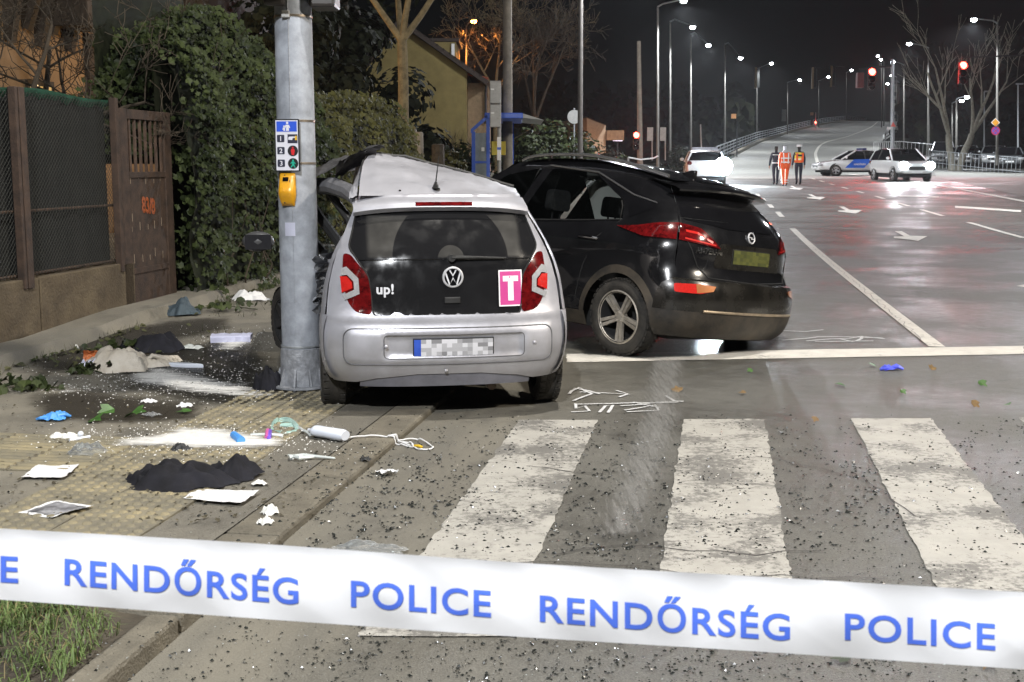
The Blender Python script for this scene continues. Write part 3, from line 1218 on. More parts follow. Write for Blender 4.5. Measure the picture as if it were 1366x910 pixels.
# buckled roof
_rz = [[1.385, 1.385, 1.39, 1.39, 1.385, 1.37, 1.345],
       [1.47, 1.475, 1.465, 1.45, 1.43, 1.40, 1.36],
       [1.59, 1.575, 1.545, 1.51, 1.475, 1.43, 1.38],
       [1.655, 1.64, 1.60, 1.56, 1.52, 1.47, 1.41],
       [1.60, 1.62, 1.59, 1.56, 1.53, 1.48, 1.42],
       [1.50, 1.53, 1.53, 1.52, 1.50, 1.46, 1.41]]
_rx = [.43, .62, .9, 1.25, 1.7, 2.1]
_yl = [.52, .50, .46, .40, .48, .62]
_yr = [-.52, -.56, -.60, -.63, -.68, -.74]


_rows = [tab([(k / 6, z) for k, z in enumerate(row)]) for row in _rz]
_ylt, _yrt, _rxt = (tab([(k / 5, q) for k, q in enumerate(w)]) for w in (_yl, _yr, _rx))


def roof(a, b):
    z = tab([(k / 5, f(a)) for k, f in enumerate(_rows)])(b)
    x = _rxt(b)
    yl, yr = _ylt(b), _yrt(b)
    return (x, yl + (yr - yl) * a, z + (.016 * fbm(x * 3, a * 4) + .012 * abs(fbm(x * 5 + a * 3, a * 7 - x * 2, 4)) + .006 * fbm(x * 14, a * 16, 2)) * sstep(.45, .8, x))


rf = MB().grid(roof, 30, 30).build('roof', M_SILVER, up, smooth=True, sharp=60)
# fold down on the crushed side
b_ = MB().grid(lambda a, b: (lambda p: (p[0], p[1] + .012 + .05 * a, p[2] - a * (.02 + .2 * sstep(.45, 1.2, p[0])) + .012 * fbm(p[0] * 9, a * 5)))(roof(0, b * .75)), 6, 24)
b_.build('roof_fold', M_SILVER, rf, smooth=True)
b_ = MB().tube([Vector(roof(a / 12, .62 if a < 1 else .62 - .0 * a)) + Vector((0, 0, .008)) for a in range(13)], .012, 6)
b_.build('rubber_seal', M_PLAST, rf, smooth=True)
b_ = MB()
pa = Vector(roof(.47, .13))
b_.lathe([(.0, .045), (.012, .04), (.03, .012), (.045, 0)], 12, Matrix.Translation(pa + Vector((0, 0, -.004))) @ Matrix.Scale(2.0, 4, (1, 0, 0)) @ Matrix.Scale(.62, 4, (0, 1, 0)))
b_.tube([pa + Vector((0, 0, .03)), pa + Vector((-.05, -.015, .2))], [.005, .0025], 6)
b_.build('antenna', M_PLAST, rf, smooth=True)
for q in (.25, .8): MB().ball(Vector(roof(q, .06)) + Vector((0, 0, .003)), .008, 5).build('roof_cap', M_PLAST, rf)

# torn roof lining peeled up over the crushed side
def lin(a, b):
    x = 1.1 + .55 * b
    y = .30 + .75 * a
    z = 1.70 - .03 * a - .36 * a ** 1.7 + .05 * sin(a * 9 + b * 4) * a + .03 * fbm(a * 5, b * 5)
    return (x, y, z)


MB().grid(lin, 24, 10).build('torn_lining', M_HEADL, up, smooth=True)
b_ = MB().grid(lambda a, b: (1.0 + .25 * b, .36 + .28 * a, 1.69 - .12 * a * a - .1 * b + .03 * fbm(a * 6, b * 4, 3)), 10, 8)
b_.build('torn_lining', M_HEADL, up, smooth=True)
# bent roof rail and pillars on the crushed side
b_ = MB()
b_.tube([(.62, .52, 1.36), (.85, .56, 1.40), (1.15, .66, 1.435), (1.5, .82, 1.43), (1.8, .93, 1.40), (2.05, 1.0, 1.3)], [.05, .055, .06, .06, .055, .05], 10)
b_.build('roof_rail', mat('scuffed_grey_paint', (.16, .16, .17), .45, .3, var=.3, scale=9), up, smooth=True)
b_ = MB()
b_.tube([(1.75, .88, 1.42), (1.4, .74, 1.2), (1.15, .58, .98)], .035, 8)
b_.tube([(2.05, 1.0, 1.3), (1.75, .86, 1.12), (1.45, .72, .95)], .03, 8)
b_.tube([(1.3, .7, 1.42), (1.1, .55, 1.2), (.98, .50, .9)], .03, 8)
b_.build('door_pillar', M_PLAST, up, smooth=True)
b_ = MB().grid(lambda a, b: (1.45 + .75 * a, .66 + .32 * a + .03 * fbm(a * 7, b * 7), .96 + .42 * b - .06 * a), 14, 10)
b_.build('shattered_window', mat('crazed_glass', (.18, .22, .2), .3, var=.6, scale=40, bump=1, bscale=90, col2=(.4, .5, .46), glass=.5), up)
# crumpled trim between pole and tailgate
b_ = MB()
for k in range(7):
    z0 = .62 + k * .055
    b_.grid(lambda a, b: (.52 + .5 * a, .80 - .22 * a + .05 * fbm(a * 6 + k, b * 3, k), z0 + .05 * b + .03 * fbm(a * 5, k)), 8, 2)
b_.build('crumpled_trim', mat('crushed_bright_metal', (.45, .47, .5), .22, .8, var=.5, scale=14), up, smooth=True)
# door mirror, hung out to the left of the pole
b_ = MB().ball((2.38, 1.21, .985), (.07, .125, .08), 10)
mi_ = b_.build('mirror', mat('dark_grey_plastic', (.06, .06, .062), .4, var=.2), up, smooth=True)
MB().grid(lambda a, b: (2.313 - .0 * a, 1.11 + .2 * a, .925 + .115 * b), 2, 2).build('mirror_glass', mat('mirror_glass', (.03, .03, .035), .05, .5, var=.1), mi_)
# far (front) end, seen only beside the pole
b_ = MB().grid(lambda a, b: (1.9 + 1.5 * b, -1.0 + 2.05 * a + bend(2.6) * .0, .93 - .12 * b * b + .05 * fbm(a * 4, b * 4) + .05 * cos((a - .5) * pi)), 14, 10)
b_.grid(lambda a, b: (3.4 - .1 * b * b, -.95 + 1.98 * a, .3 + .5 * b), 8, 4)
b_.build('bonnet', M_SILVER, up, smooth=True)
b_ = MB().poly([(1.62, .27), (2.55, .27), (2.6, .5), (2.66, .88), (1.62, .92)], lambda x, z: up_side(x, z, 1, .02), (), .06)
dr = b_.build('door', mat('shaded_silver_door', (.13, .125, .12), .45, .3, var=.3, scale=6), up, smooth=True)  # shade left of the pole put into a darker silver
b_ = MB().tube([up_side(1.72, .78, 1, .03), up_side(1.80, .785, 1, .05), up_side(1.9, .78, 1, .03)], .014, 8)
b_.build('handle', M_SILVER, dr, smooth=True)
# underbody and seats keep the inside dark
MB().box(.3, 3.2, -.55, .5, .2, .42).box(.55, .62, -.5, .45, .42, .72).build('underbody', M_DARK, up)
b_ = MB()
for y in (-.36, .22):
    b_.box(1.0, 1.12, y - .2, y + .2, .5, 1.02).ball((1.06, y, 1.12), (.05, .11, .08), 8)
b_.build('rear_seat', M_SEAT, up, smooth=True, bevel=.02)
b_ = MB().tube([(.2, -.3, .17), (.5, -.3, .2), (.9, -.25, .22)], .028, 10)
b_.build('exhaust', mat('rusty_steel', (.12, .09, .07), .6, .6, var=.4), up, smooth=True)
wheel(up, (.58, .70, .285), .285, .165, .19, M_STEELW, 1, 6, double=False)
wheel(up, (.58, -.715, .285), .285, .165, .19, M_STEELW, -1, 6, double=False)
wheel(up, (2.93, .98, .285), .285, .165, .19, M_PLAST, 1, 6, rz=.35, double=False)
wheel(up, (2.93, -.9, .285), .285, .165, .19, M_STEELW, -1, 6, rz=.25, double=False)
# licence plate: its characters are pixelated in the photo, so only grey blocks stand there
b_ = MB().poly([(.225, .375), (-.285, .375), (-.285, .515), (.225, .515)][::-1], lambda y, z: up_rear(y, z, -.008), (), .08)
pl_ = b_.build('licence_plate', M_PLAST, up)
ps = [mat('plate_tone', (c, c, c * 1.05), .5, var=.04) for c in (.62, .42, .22, .34)]
blurred_plate(MB(), lambda y, z: up_rear(y, z, -.005), .175, -.278, .405, .508, 14, 4, 4).build('plate_field', ps, pl_)
b_ = MB().poly([(.218, .405), (.175, .405), (.175, .508), (.218, .508)][::-1], lambda y, z: up_rear(y, z, -.0045), (), .05)
b_.build('blue_band', mat('plate_blue', (.03, .09, .5), .4), pl_)
v, f = text_tris('www.debrecenauto.hu', .034, .0006, 1.1)
MB().add([up_rear(-.03 - a, .383 + c, -.004) for a, c in v], f).build('lettering', M_WHITEP, pl_)

# ================================================================== black crossover, its tail towards us
BA = radians(43)
BP = G(826, 474)
_h = Vector((-sin(BA), cos(BA), 0))
_r = Vector((cos(BA), sin(BA), 0))
BO = BP + _r * .84
bk = T('crossover_car', 'black five-door crossover with its tail towards us and a muddy rear bumper', 'car', (BO.x, BO.y, 0), pi / 2 + BA)
xr2 = tab([(.2, -.60), (.3, -.70), (.42, -.745), (.55, -.755), (.66, -.735), (.72, -.70), (.8, -.665), (.95, -.66), (1.08, -.62), (1.2, -.545), (1.35, -.44), (1.47, -.33), (1.56, -.25)])
w2 = tab([(.2, .80), (.3, .86), (.5, .882), (.7, .885), (.9, .88), (1.0, .855), (1.1, .81), (1.3, .70), (1.45, .615), (1.54, .55), (1.6, .48)])
CR2 = .52
NE = 2.6


def tap(x): return 1 - .05 * sstep(2.2, 3.4, x) - .12 * sstep(2.9, 3.5, x)


def b_rear(y, z, off=0.0):
    w = w2(z)
    a = min(.9995, abs(y) / w)
    x = xr2(z) + CR2 * (1 - (1 - a ** NE) ** (1 / NE))
    t = .7 * a ** 6
    return Vector((x - off * (1 - t), y + off * t * (1 if y > 0 else -1), z))


def hip(x, z):                                     # shoulder over the rear wheel
    return .028 * math.exp(-((x + .1) / .75) ** 2) * math.exp(-((z - .93) / .16) ** 2) - .03 * math.exp(-((z - .55) / .14) ** 2) * sstep(.45, .8, x) * (1 - sstep(2.0, 2.4, x))


def b_side(x, z, sg=1, off=0.0):
    w = w2(z)
    t = (x - xr2(z)) / CR2
    y = w if t >= 1 else w * (max(0, 1 - (1 - max(t, 0)) ** NE)) ** (1 / NE)
    return Vector((x, sg * (y * tap(x) + hip(x, z) * min(1, max(t, 0)) + off), z))


SPL = .52                                          # chart seam: share of the corner depth
seam = lambda z: xr2(z) + CR2 * (1 - (1 - .86 ** NE) ** (1 / NE))
zs_ = [.66, .72, .8, .9, 1.0, 1.08, 1.2, 1.3, 1.4, 1.5]
tl_side = [(-.40, .975), (-.30, 1.0), (.02, 1.03), (-.10, 1.07), (-.28, 1.095), (-.55, 1.11), (-.55, .97)]
# window outlines in side view
rearwin = rnd([(.06, 1.085), (.90, 1.03), (.76, 1.44), (.45, 1.43), (.12, 1.25)][::-1], .05)
rearwin = rnd([(.08, 1.095), (1.32, 1.03), (1.20, 1.505), (.62, 1.475), (.18, 1.27)], .04)
frontwin = rnd([(1.43, 1.025), (2.28, .99), (2.1, 1.13), (1.74, 1.42), (1.32, 1.505)], .05)
quarter = rnd([(.02, 1.12), (.12, 1.26), (.50, 1.45), (.30, 1.45), (-.18, 1.30), (-.16, 1.22)], .02)
archr = [(.37 * cos(pi * k / 18), .325 + .37 * sin(pi * k / 18)) for k in range(19)]
archf = [(2.6 + .37 * cos(pi * k / 18), .325 + .37 * sin(pi * k / 18)) for k in range(19)]


def bside_out():
    o = [(seam(z), z) for z in (.66, .8, .95, 1.08, 1.2, 1.3, 1.4, 1.5, 1.545)]
    o += [(.15, 1.58), (.6, 1.60), (1.1, 1.6), (1.5, 1.585), (1.68, 1.545), (1.92, 1.41), (2.34, 1.10), (2.5, 1.02), (3.2, .88), (3.36, .7), (3.38, .45), (3.3, .3)]
    o += [p for p in archf if p[1] > .32]
    o += [(2.22, .27), (.38, .27)]
    o += [p for p in archr if p[1] > .32]
    o += [(-.38, .40), (-.42, .52), (-.46, .6)]
    return o


tw = [(.99 * a, c) for a, c in ()]
bout = bside_out()[::-1]
lampR = rnd([(-.43, .955), (-.30, .975), (.03, 1.035), (-.10, 1.085), (-.30, 1.105), (-.43, 1.105)], .015)
b_ = MB()
for sg in (1, -1):
    b_.poly(bout, lambda x, z: b_side(x, z, sg), [rearwin, frontwin], .05)
zz = [.60, .66, .8, .95, 1.08, 1.2, 1.3, 1.4, 1.5, 1.545]
eR = [(-.86 * w2(z), z) for z in zz]
wind = rnd([(-.50, 1.44), (.50, 1.44), (.60, 1.16), (.40, 1.08), (-.40, 1.08), (-.60, 1.16)], .05)
b_.poly(eR + [(-a, c) for a, c in reversed(eR)], b_rear, [], .05)
bbody = b_.build('body', M_BLACKP, bk, smooth=True, sharp=45)
# roof
def broof(a, b):
    x = -.20 + 1.92 * b
    z = tab([(-.25, 1.535), (.15, 1.585), (.6, 1.61), (1.1, 1.61), (1.5, 1.575), (1.72, 1.5)])(x)
    w = w2(min(1.6, z - .012)) * 1.0
    w = .56 - .05 * sstep(.2, -.3, x)
    y = (a * 2 - 1) * w
    return (x, y, z + .03 * (1 - (y / w) ** 2) - .014)


b_ = MB().grid(broof, 20, 24)
brf = b_.build('roof', M_BLACKP, bk, smooth=True)
for sg in (1, -1):
    b_ = MB().tube([(x, sg * (.585 - .03 * sstep(.1, -.3, x)), tab([(-.2, 1.55), (.15, 1.598), (.6, 1.628), (1.1, 1.628), (1.5, 1.595), (1.7, 1.52)])(x) - (.04 if sg < 0 else 0)) for x in [-.15 + .08 * k for k in range(23)]], .016, 8)
    b_.build('roof_rail', mm('brushed_rail', (.55, .55, .56), .25, .9, var=.1), bk, smooth=True)
    # shiny trim that rises behind the rear door
    b_ = MB()
    b_.poly(quarter, lambda x, z: b_side(x, z, sg, .006), (), .05)
    b_.build('quarter_trim', M_GLOSSB, bk, smooth=True)
    b_ = MB().tube([b_side(x, z, sg, .012) for x, z in ((1.25, 1.53), (.62, 1.495), (.42, 1.44), (.1, 1.345), (-.16, 1.295))], .009, 6)
    b_.build('window_trim', mm('brushed_rail', (.55, .55, .56)), bk, smooth=True)
    b_ = MB().tube([b_side(x, z, sg, .007) for x, z in ((1.35, 1.02), (.6, 1.058), (.1, 1.095), (.16, 1.22), (.2, 1.27))], .006, 6)
    b_.build('window_seal', M_PLAST, bk, smooth=True)
    b_ = MB().poly(rearwin, lambda x, z: b_side(x, z, sg, -.004), (), .06)
    b_.build('side_window', M_GLASS, bk, smooth=True)
    b_ = MB().poly(frontwin, lambda x, z: b_side(x, z, sg, -.004), (), .06)
    b_.build('side_window', M_GLASS, bk, smooth=True)
    # door shut lines and handles
    b_ = MB()
    b_.tube([b_side(x, z, sg, .001) for x, z in ((.08, 1.1), (.28, .95), (.42, .72), (.47, .5), (.5, .3))], .004, 5)
    b_.tube([b_side(x, z, sg, .001) for x, z in ((1.37, 1.5), (1.38, 1.0), (1.33, .6), (1.30, .3))], .004, 5)
    b_.build('door_gap', M_DARK, bk)
    for hx in (.27, 1.5):
        b_ = MB().tube([b_side(hx, .93, sg, .004), b_side(hx + .03, .935, sg, .03), b_side(hx + .19, .94, sg, .032), b_side(hx + .22, .94, sg, .004)], .0125, 8)
        b_.build('door_handle', M_CHROME, bk, smooth=True)
    # wheel arch and sill cladding
    for cx in (0, 2.6):
        b_ = MB()
        b_.grid(lambda a, b: (lambda t, r_: b_side(cx + r_ * cos(t), .325 + r_ * sin(t), sg, .012 - .012 * b))(pi * (-.02 + 1.04 * a), .365 + .065 * b), 24, 2)
        b_.build('arch_cladding', M_CLAD, bk, smooth=True)
    b_ = MB().poly([(.36, .22), (2.25, .22), (2.25, .34), (.36, .34)], lambda x, z: b_side(x, z, sg, .01), (), .1)
    b_.build('sill', M_CLAD, bk, smooth=True)
    # tail lamps: the lens is drawn out into a point along the flank
    b_ = MB()
    sp = [(seam(1.0), .985), (-.22, .985), (.10, 1.045), (-.12, 1.062), (-.30, 1.10), (seam(1.1), 1.115)]
    b_.poly(sp, lambda x, z: b_side(x, z, sg, .012), (), .04)
    yi = .40
    rp = [(.86 * w2(.985) , .985), (yi, .945), (yi + .06, 1.0), (yi + .16, 1.085), (.86 * w2(1.115), 1.115), (.86 * w2(1.05), 1.05)]
    rp = [(sg * a, c) for a, c in rp]
    b_.poly(rp if sg < 0 else rp[::-1], lambda y, z: b_rear(y, z, .012), (), .04)
    tl = b_.build('tail_light', M_RED, bk, smooth=True, sharp=60)
    b_ = MB()
    b_.ribbon([(sg * (yi + .08), .985), (sg * (yi + .2), 1.045), (sg * .68, 1.055)], .018, lambda y, z: b_rear(y, z, .0165))
    b_.ribbon([(sg * (yi + .05), .967), (sg * .6, .985), (sg * .7, 1.0)], .012, lambda y, z: b_rear(y, z, .017))
    b_.build('lamp_strip', M_REDB, tl)
    # low reflector beside the plate
    rf_ = [(sg * a, c) for a, c in ((.80, .60), (.80, .665), (.64, .675), (.50, .665), (.53, .625), (.64, .60))]
    b_ = MB().poly(rnd(rf_ if sg < 0 else rf_[::-1], .015), lambda y, z: b_rear(y, z, .034), (), .05)
    lo = b_.build('rear_reflector', M_REDB, bk, smooth=True)
    q = [(sg * a, c) for a, c in ((.665, .605), (.665, .672), (.50, .665), (.53, .625))]
    b_ = MB().poly(q if sg < 0 else q[::-1], lambda y, z: b_rear(y, z, .037), (), .05)
    b_.build('reversing_lens', M_AMBER, lo, smooth=True)

# tailgate: window, spoiler, plate recess, emblem
wind = rnd([(-.53, 1.43), (.53, 1.43), (.66, 1.15), (.30, 1.10), (-.30, 1.10), (-.66, 1.15)], .05)
b_ = MB().poly(wind, lambda y, z: b_rear(y, z, .006), (), .05)
b_.build('rear_window', M_GLOSSB, bk, smooth=True)


def bspo(a, b):
    y = -.60 + 1.2 * a
    P = [(-.33, 1.445), (-.475, 1.47), (-.485, 1.49), (-.44, 1.512), (-.1, 1.555)]
    t = b * 4
    i = min(3, int(t))
    k = t - i
    x = P[i][0] * (1 - k) + P[i + 1][0] * k
    z = P[i][1] * (1 - k) + P[i + 1][1] * k
    q = (abs(y) / .6) ** 2.6
    return (x + .17 * q, y, z - .03 * q)


MB().grid(bspo, 24, 12).build('spoiler', M_BLACKP, bk, smooth=True, sharp=60)
# edge of the tailgate in the body
b_ = MB()
tg = [(-.66, 1.16), (-.71, 1.05), (-.66, .93), (-.60, .80), (-.52, .725), (0, .705)]
tg = tg + [(-a, c) for a, c in reversed(tg[:-1])]
b_.tube([b_rear(y, z, .0005) for y, z in dens(tg, .06)[:-14]], .005, 5)
b_.build('tailgate_gap', M_DARK, bk)
b_ = MB().poly(rnd([(-.46, .80), (.46, .80), (.40, .985), (-.40, .985)], .04), lambda y, z: b_rear(y, z, .003), (), .06)
b_.build('plate_recess', M_DIRTBLK, bk, smooth=True)
b_ = MB().poly([(.26, .835), (-.26, .835), (-.26, .955), (.26, .955)], lambda y, z: b_rear(y, z, .008), (), .1)
pl_ = b_.build('licence_plate', M_PLAST, bk)
gs = [mat('green_plate_tone', c, .5, var=.04) for c in ((.10, .105, .025), (.08, .085, .02), (.055, .06, .017), (.07, .078, .02))]
blurred_plate(MB(), lambda y, z: b_rear(y, z, .015), .25, -.25, .843, .947, 12, 4, 9).build('plate_field', gs, pl_)
M_ = Matrix.Translation(b_rear(0, 1.05, .005)) @ Matrix.Rotation(-pi / 2 + .2, 4, 'Y')
b_ = MB().lathe([(.047, 0), (.047, .008), (.042, .012), (.037, .010), (.036, .004)], 32, M_)
f_ = lambda a, c: b_rear(a, 1.05 + c, .014)
b_.ribbon([(.04, .006), (-.010, .005), (.010, -.005), (-.04, -.006)], .007, f_)
b_.build('emblem', mm('silver_badge', (.6, .6, .62), .4, .3), bk, smooth=True)
v, f = text_tris('AMPERA-e', .062, .0016, 1.0)
b_ = MB().add([b_rear(.50 - a * .9, .90 + c, .005) for a, c in v], f)
b_.build('lettering', M_CHROME, bk)
# rear bumper: painted upper, muddy lower cladding
zz = [.44, .5, .58, .66, .695]
eR = [(-.90 * w2(z), z) for z in zz]
b_ = MB().poly(eR + [(-a, c) for a, c in reversed(eR)], lambda y, z: b_rear(y, z, .028), (), .05)
for sg in (1, -1):
    so_ = [(xr2(.5) + CR2 * .30, .44), (-.40, .44), (-.425, .52), (-.46, .6), (xr2(.66) + CR2 * .38, .69), (xr2(.6) + CR2 * .30, .6)]
    b_.poly([(-.62, .44), (-.385, .44), (-.40, .56), (-.44, .66), (-.5, .7), (-.6, .7)], lambda x, z: b_side(x, z, sg, .012), (), .04)
b_.build('bumper', M_DIRTBLK, bk, smooth=True, sharp=60)
zz = [.235, .3, .36, .44, .452]
eR = [(-.90 * w2(z), z) for z in zz]
b_ = MB().poly(eR + [(-a, c) for a, c in reversed(eR)], lambda y, z: b_rear(y, z, .03), (), .05)
for sg in (1, -1):
    b_.poly([(-.6, .235), (-.37, .235), (-.38, .40), (-.395, .452), (-.6, .452)], lambda x, z: b_side(x, z, sg, .022), (), .04)
lb = b_.build('lower_bumper', M_CLAD, bk, smooth=True, sharp=60)
b_ = MB().tube([b_rear(y, .462, .034) for y in [-.6 + .1 * k for k in range(13)]], .012, 6)
b_.build('bright_strip', mat('muddy_bright_trim', (.35, .28, .2), .4, .6, var=.3), lb, smooth=True)
# shark fin, mirrors, front end, inside
b_ = MB().prism([(0, 0), (.17, 0), (.15, .02), (.05, .055), (.0, .06)], -.018, .018, Matrix.Translation((.02, 0, 1.585)) @ Matrix.Rotation(pi / 2, 4, 'X'))
b_.build('antenna_fin', M_BLACKP, bk, smooth=True, bevel=.008)
for sg in (1, -1):
    MB().ball((1.95, sg * .98, 1.06), (.07, .1, .07), 8).build('mirror', M_BLACKP, bk, smooth=True)
b_ = MB().grid(lambda a, b: (lambda x, y: (x, y, tab([(2.3, 1.05), (2.8, 1.0), (3.2, .9), (3.38, .75)])(x) - .06 * (abs(y) / .8) ** 3))(2.28 + 1.08 * b, (-1 + 2 * a) * .82 * tap(2.28 + 1.08 * b)), 14, 10)
b_.grid(lambda a, b: (3.38 - .2 * (2 * a - 1) ** 2, (-1 + 2 * a) * .74, .3 + .46 * b), 10, 4)
b_.build('bonnet', M_BLACKP, bk, smooth=True)
MB().grid(lambda a, b: (2.42 - .70 * b, (-1 + 2 * a) * (.74 - .18 * b), 1.05 + .5 * b), 6, 6).build('windscreen', M_GLASS, bk, smooth=True)
MB().box(-.4, 3.1, -.66, .66, .2, .5).box(-.55, -.35, -.55, .55, .3, .5).build('underbody', M_DARK, bk)
for x, yy in ((.35, (.36, -.36)), (1.25, (.38, -.38))):
    for y in yy:
        b_ = MB().box(x, x + .14, y - .21, y + .21, .45, 1.02, Matrix.Identity(4)).box(x + .1, x + .5, y - .24, y + .24, .45, .6)
        b_.prism(rnd([(-.13, -.09), (.13, -.09), (.11, .1), (-.11, .1)], .05), -.045, .045, Matrix.Translation((x + .05, y, 1.22)) @ Matrix.Rotation(pi / 2, 4, 'Z') @ Matrix.Rotation(pi / 2, 4, 'X')).tube([(x + .06, y - .05, 1.05), (x + .05, y - .05, 1.2)], .01).tube([(x + .06, y + .05, 1.05), (x + .05, y + .05, 1.2)], .01)
        b_.build('seat', M_SEAT, bk, smooth=True, bevel=.03)
MB().box(1.9, 2.3, -.65, .65, .75, 1.02).build('dashboard', M_PLAST, bk, bevel=.05)
b_ = MB().grid(lambda a, b: (lambda p: (p.x, p.y + .05 + .03 * sin(a * 20), p.z))(b_side(.25 + 1.6 * a, 1.48 - .38 * b * (1 - .15 * sin(a * 12)), -1)), 30, 6)
b_.build('curtain_airbag', M_BAG, bk, smooth=True)
for x in (0, 2.6):
    for sg in (1, -1):
        wheel(bk, (x, sg * .765, .325), .325, .215, .224, M_ALLOY, sg, 5)
b_ = MB().grid(lambda a, b: (lambda y: b_rear(y, .695 + .012 * b, .028 * (1 - b) + .001))((-1 + 2 * a) * .90 * w2(.695)), 40, 2)
b_.build('bumper_ledge', M_DIRTBLK, bk, smooth=True)
_roll = Matrix.Translation((0, .88, .5)) @ Matrix.Rotation(radians(6.3), 4, 'X') @ Matrix.Rotation(radians(-1.8), 4, 'Y') @ Matrix.Translation((0, -.88, -.5))
for o in bk.children_recursive:                    # the body leans down to its broken right side
    if o.type == 'MESH' and not o.name.startswith(('wheel', 'rim', 'spokes')):
        for v_ in o.data.vertices:
            v_.co.z += .05 * sstep(.55, 1.25, v_.co.z) - .085 * sstep(.9, -.45, v_.co.x) * sstep(1.05, 1.5, v_.co.z)
            v_.co = _roll @ v_.co
# ================================================================== left side: fence, gate, ivy, hedge, houses, trees
VF = -5.7


def uat(px, v):
    lo, hi = 1.0, 400.0
    for _ in range(60):
        m = (lo + hi) / 2
        p = RD(m, v)
        if 683 + p.x / (p.y * _cp + H * _sp) * F < px: lo = m
        else: hi = m
    return lo


def side(u, v, z):                                 # point on a vertical plane along the road
    p = RD(u, v)
    return Vector((p.x, p.y, gz(p.y) + z))


M_RUST = mat('rusty_brown_paint', (.036, .022, .015), .8, var=.4, scale=8, bump=.3, col2=(.06, .035, .022))
M_RUSTD = mat('dark_rusty_steel', (.06, .035, .022), .75, var=.5, scale=12, bump=.3)
M_WIRE = mat('weathered_wire', (.022, .022, .018), .7, .2, var=.3)
M_NETD = mat('dark_shade_net', (.004, .005, .004), .95, var=.4, scale=20, bump=.6, bscale=120)
M_NETG = mat('green_shade_net', (.015, .085, .05), .9, var=.35, scale=25, bump=.6, bscale=140)
M_WALLC = mat('mossy_concrete', (.085, .06, .035), .9, var=.45, scale=2.5, bump=.6, bscale=40, col2=(.13, .1, .06))
M_LEAF = mat('ivy_leaf', (.008, .016, .004), .58, var=.5, scale=1.6, spec=.22, col2=(.05, .066, .02))
M_LEAF2 = mat('hedge_leaf', (.026, .031, .007), .62, var=.5, scale=1.3, spec=.2, col2=(.11, .105, .032))
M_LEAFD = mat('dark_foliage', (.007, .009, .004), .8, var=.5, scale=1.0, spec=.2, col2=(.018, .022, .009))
M_TWIG = mat('bark', (.045, .034, .022), .9, var=.4, scale=12, bump=.5)
M_TWIGP = mat('pale_bark', (.15, .115, .06), .9, var=.4, scale=9, bump=.4)
M_TIMBER = mat('dark_timber', (.03, .02, .012), .8, var=.4, scale=6)
M_PLAST_A = mat('ochre_plaster', (.21, .13, .065), .9, var=.2, scale=2, bump=.3)
M_PLAST_Y = mat('yellow_plaster', (.19, .15, .055), .9, var=.15, scale=2)
M_TILE = mat('dark_roof_tile', (.035, .025, .02), .8, var=.4, scale=12, bump=.5)
M_GALV = mat('galvanised_steel', (.36, .38, .40), .5, .55, var=.2, scale=14, rvar=.1)
M_POLEC = mat('concrete_pole', (.2, .175, .14), .85, var=.25, scale=5, bump=.3)
M_GREYP = mat('grey_painted_metal', (.3, .3, .29), .55, .3, var=.15)
M_DARKM = mat('dark_metal', (.03, .03, .032), .5, .3, var=.2)
M_WHITE = mat('white_sheet', (.7, .7, .7), .5, var=.06)
M_BLUE = mat('blue_enamel', (.02, .09, .5), .4, var=.1)

uA, uB, uC, uD = uat(-60, VF), uat(45, VF), uat(168, VF), uat(237, VF)
# low wall under the fence, in cast lengths
w_ = T('concrete_wall', 'low mossy concrete wall carrying the mesh fence', 'wall', side(uA, VF, .1))
for a, c in ((uA, uat(57, VF)), (uat(58.5, VF), uat(183, VF))):
    b_ = MB()
    q = []
    for u_ in (a, c):
        for v_ in (VF - .18, VF):
            q += [side(u_, v_, -.1), side(u_, v_, .13 + .50)]
    b_.add(q, [(0, 2, 3, 1), (4, 5, 7, 6), (2, 6, 7, 3), (0, 1, 5, 4), (1, 3, 7, 5)])
    b_.build('wall_length', M_WALLC, w_, world=True, bevel=.012)
fe = T('wire_fence', 'tall chicken-wire fence backed with dark shade net and hemmed in green', 'fence', side(uA, VF - .08, .63))
zf0, zf1 = .65, 2.2
b_ = MB().grid(lambda a, b: side(uA + (uC - uA) * a, VF - .12 - .02 * sin(a * 40), zf0 + (zf1 - zf0) * b), 30, 8)
b_.build('shade_net', M_NETD, fe, world=True, smooth=True)
b_ = MB().grid(lambda a, b: side(uA + (uC - uA) * a, VF - .1 + .05 * sin(b * pi), zf1 + .02 - .07 * abs(1 - 2 * b) * (1 + .6 * fbm(a * 20, 0)) - .02 * sin(a * 9)), 60, 4)
b_.build('net_hem', M_NETG, fe, world=True, smooth=True)
b_ = MB()
hgt = zf1 - zf0
nw = int((uC - uA + hgt) / .05)
for k in range(nw):
    for sgn in (1, -1):
        a0 = uA - (hgt if sgn > 0 else 0) + k * .05
        pts = []
        for t in (0, 1):
            pts.append([a0 + sgn * hgt * t if sgn > 0 else a0 + hgt * (1 - t) * 0 - hgt * t + 0, zf0 + hgt * t])
        (xa, za), (xb, zb) = pts
        # clip to the panel
        def cl(x, z, x2, z2):
            if x < uA:
                z += (uA - x) * (z2 - z) / (x2 - x)
                x = uA
            elif x > uC:
                z += (uC - x) * (z2 - z) / (x2 - x)
                x = uC
            return x, z
        if max(xa, xb) <= uA or min(xa, xb) >= uC: continue
        A_, B_ = cl(xa, za, xb, zb), cl(xb, zb, xa, za)
        b_.tube([side(A_[0], VF - .06, A_[1]), side(B_[0], VF - .06, B_[1])], .0022, 3, caps=False)
b_.build('wire_mesh', M_WIRE, fe, world=True, kind='stuff')
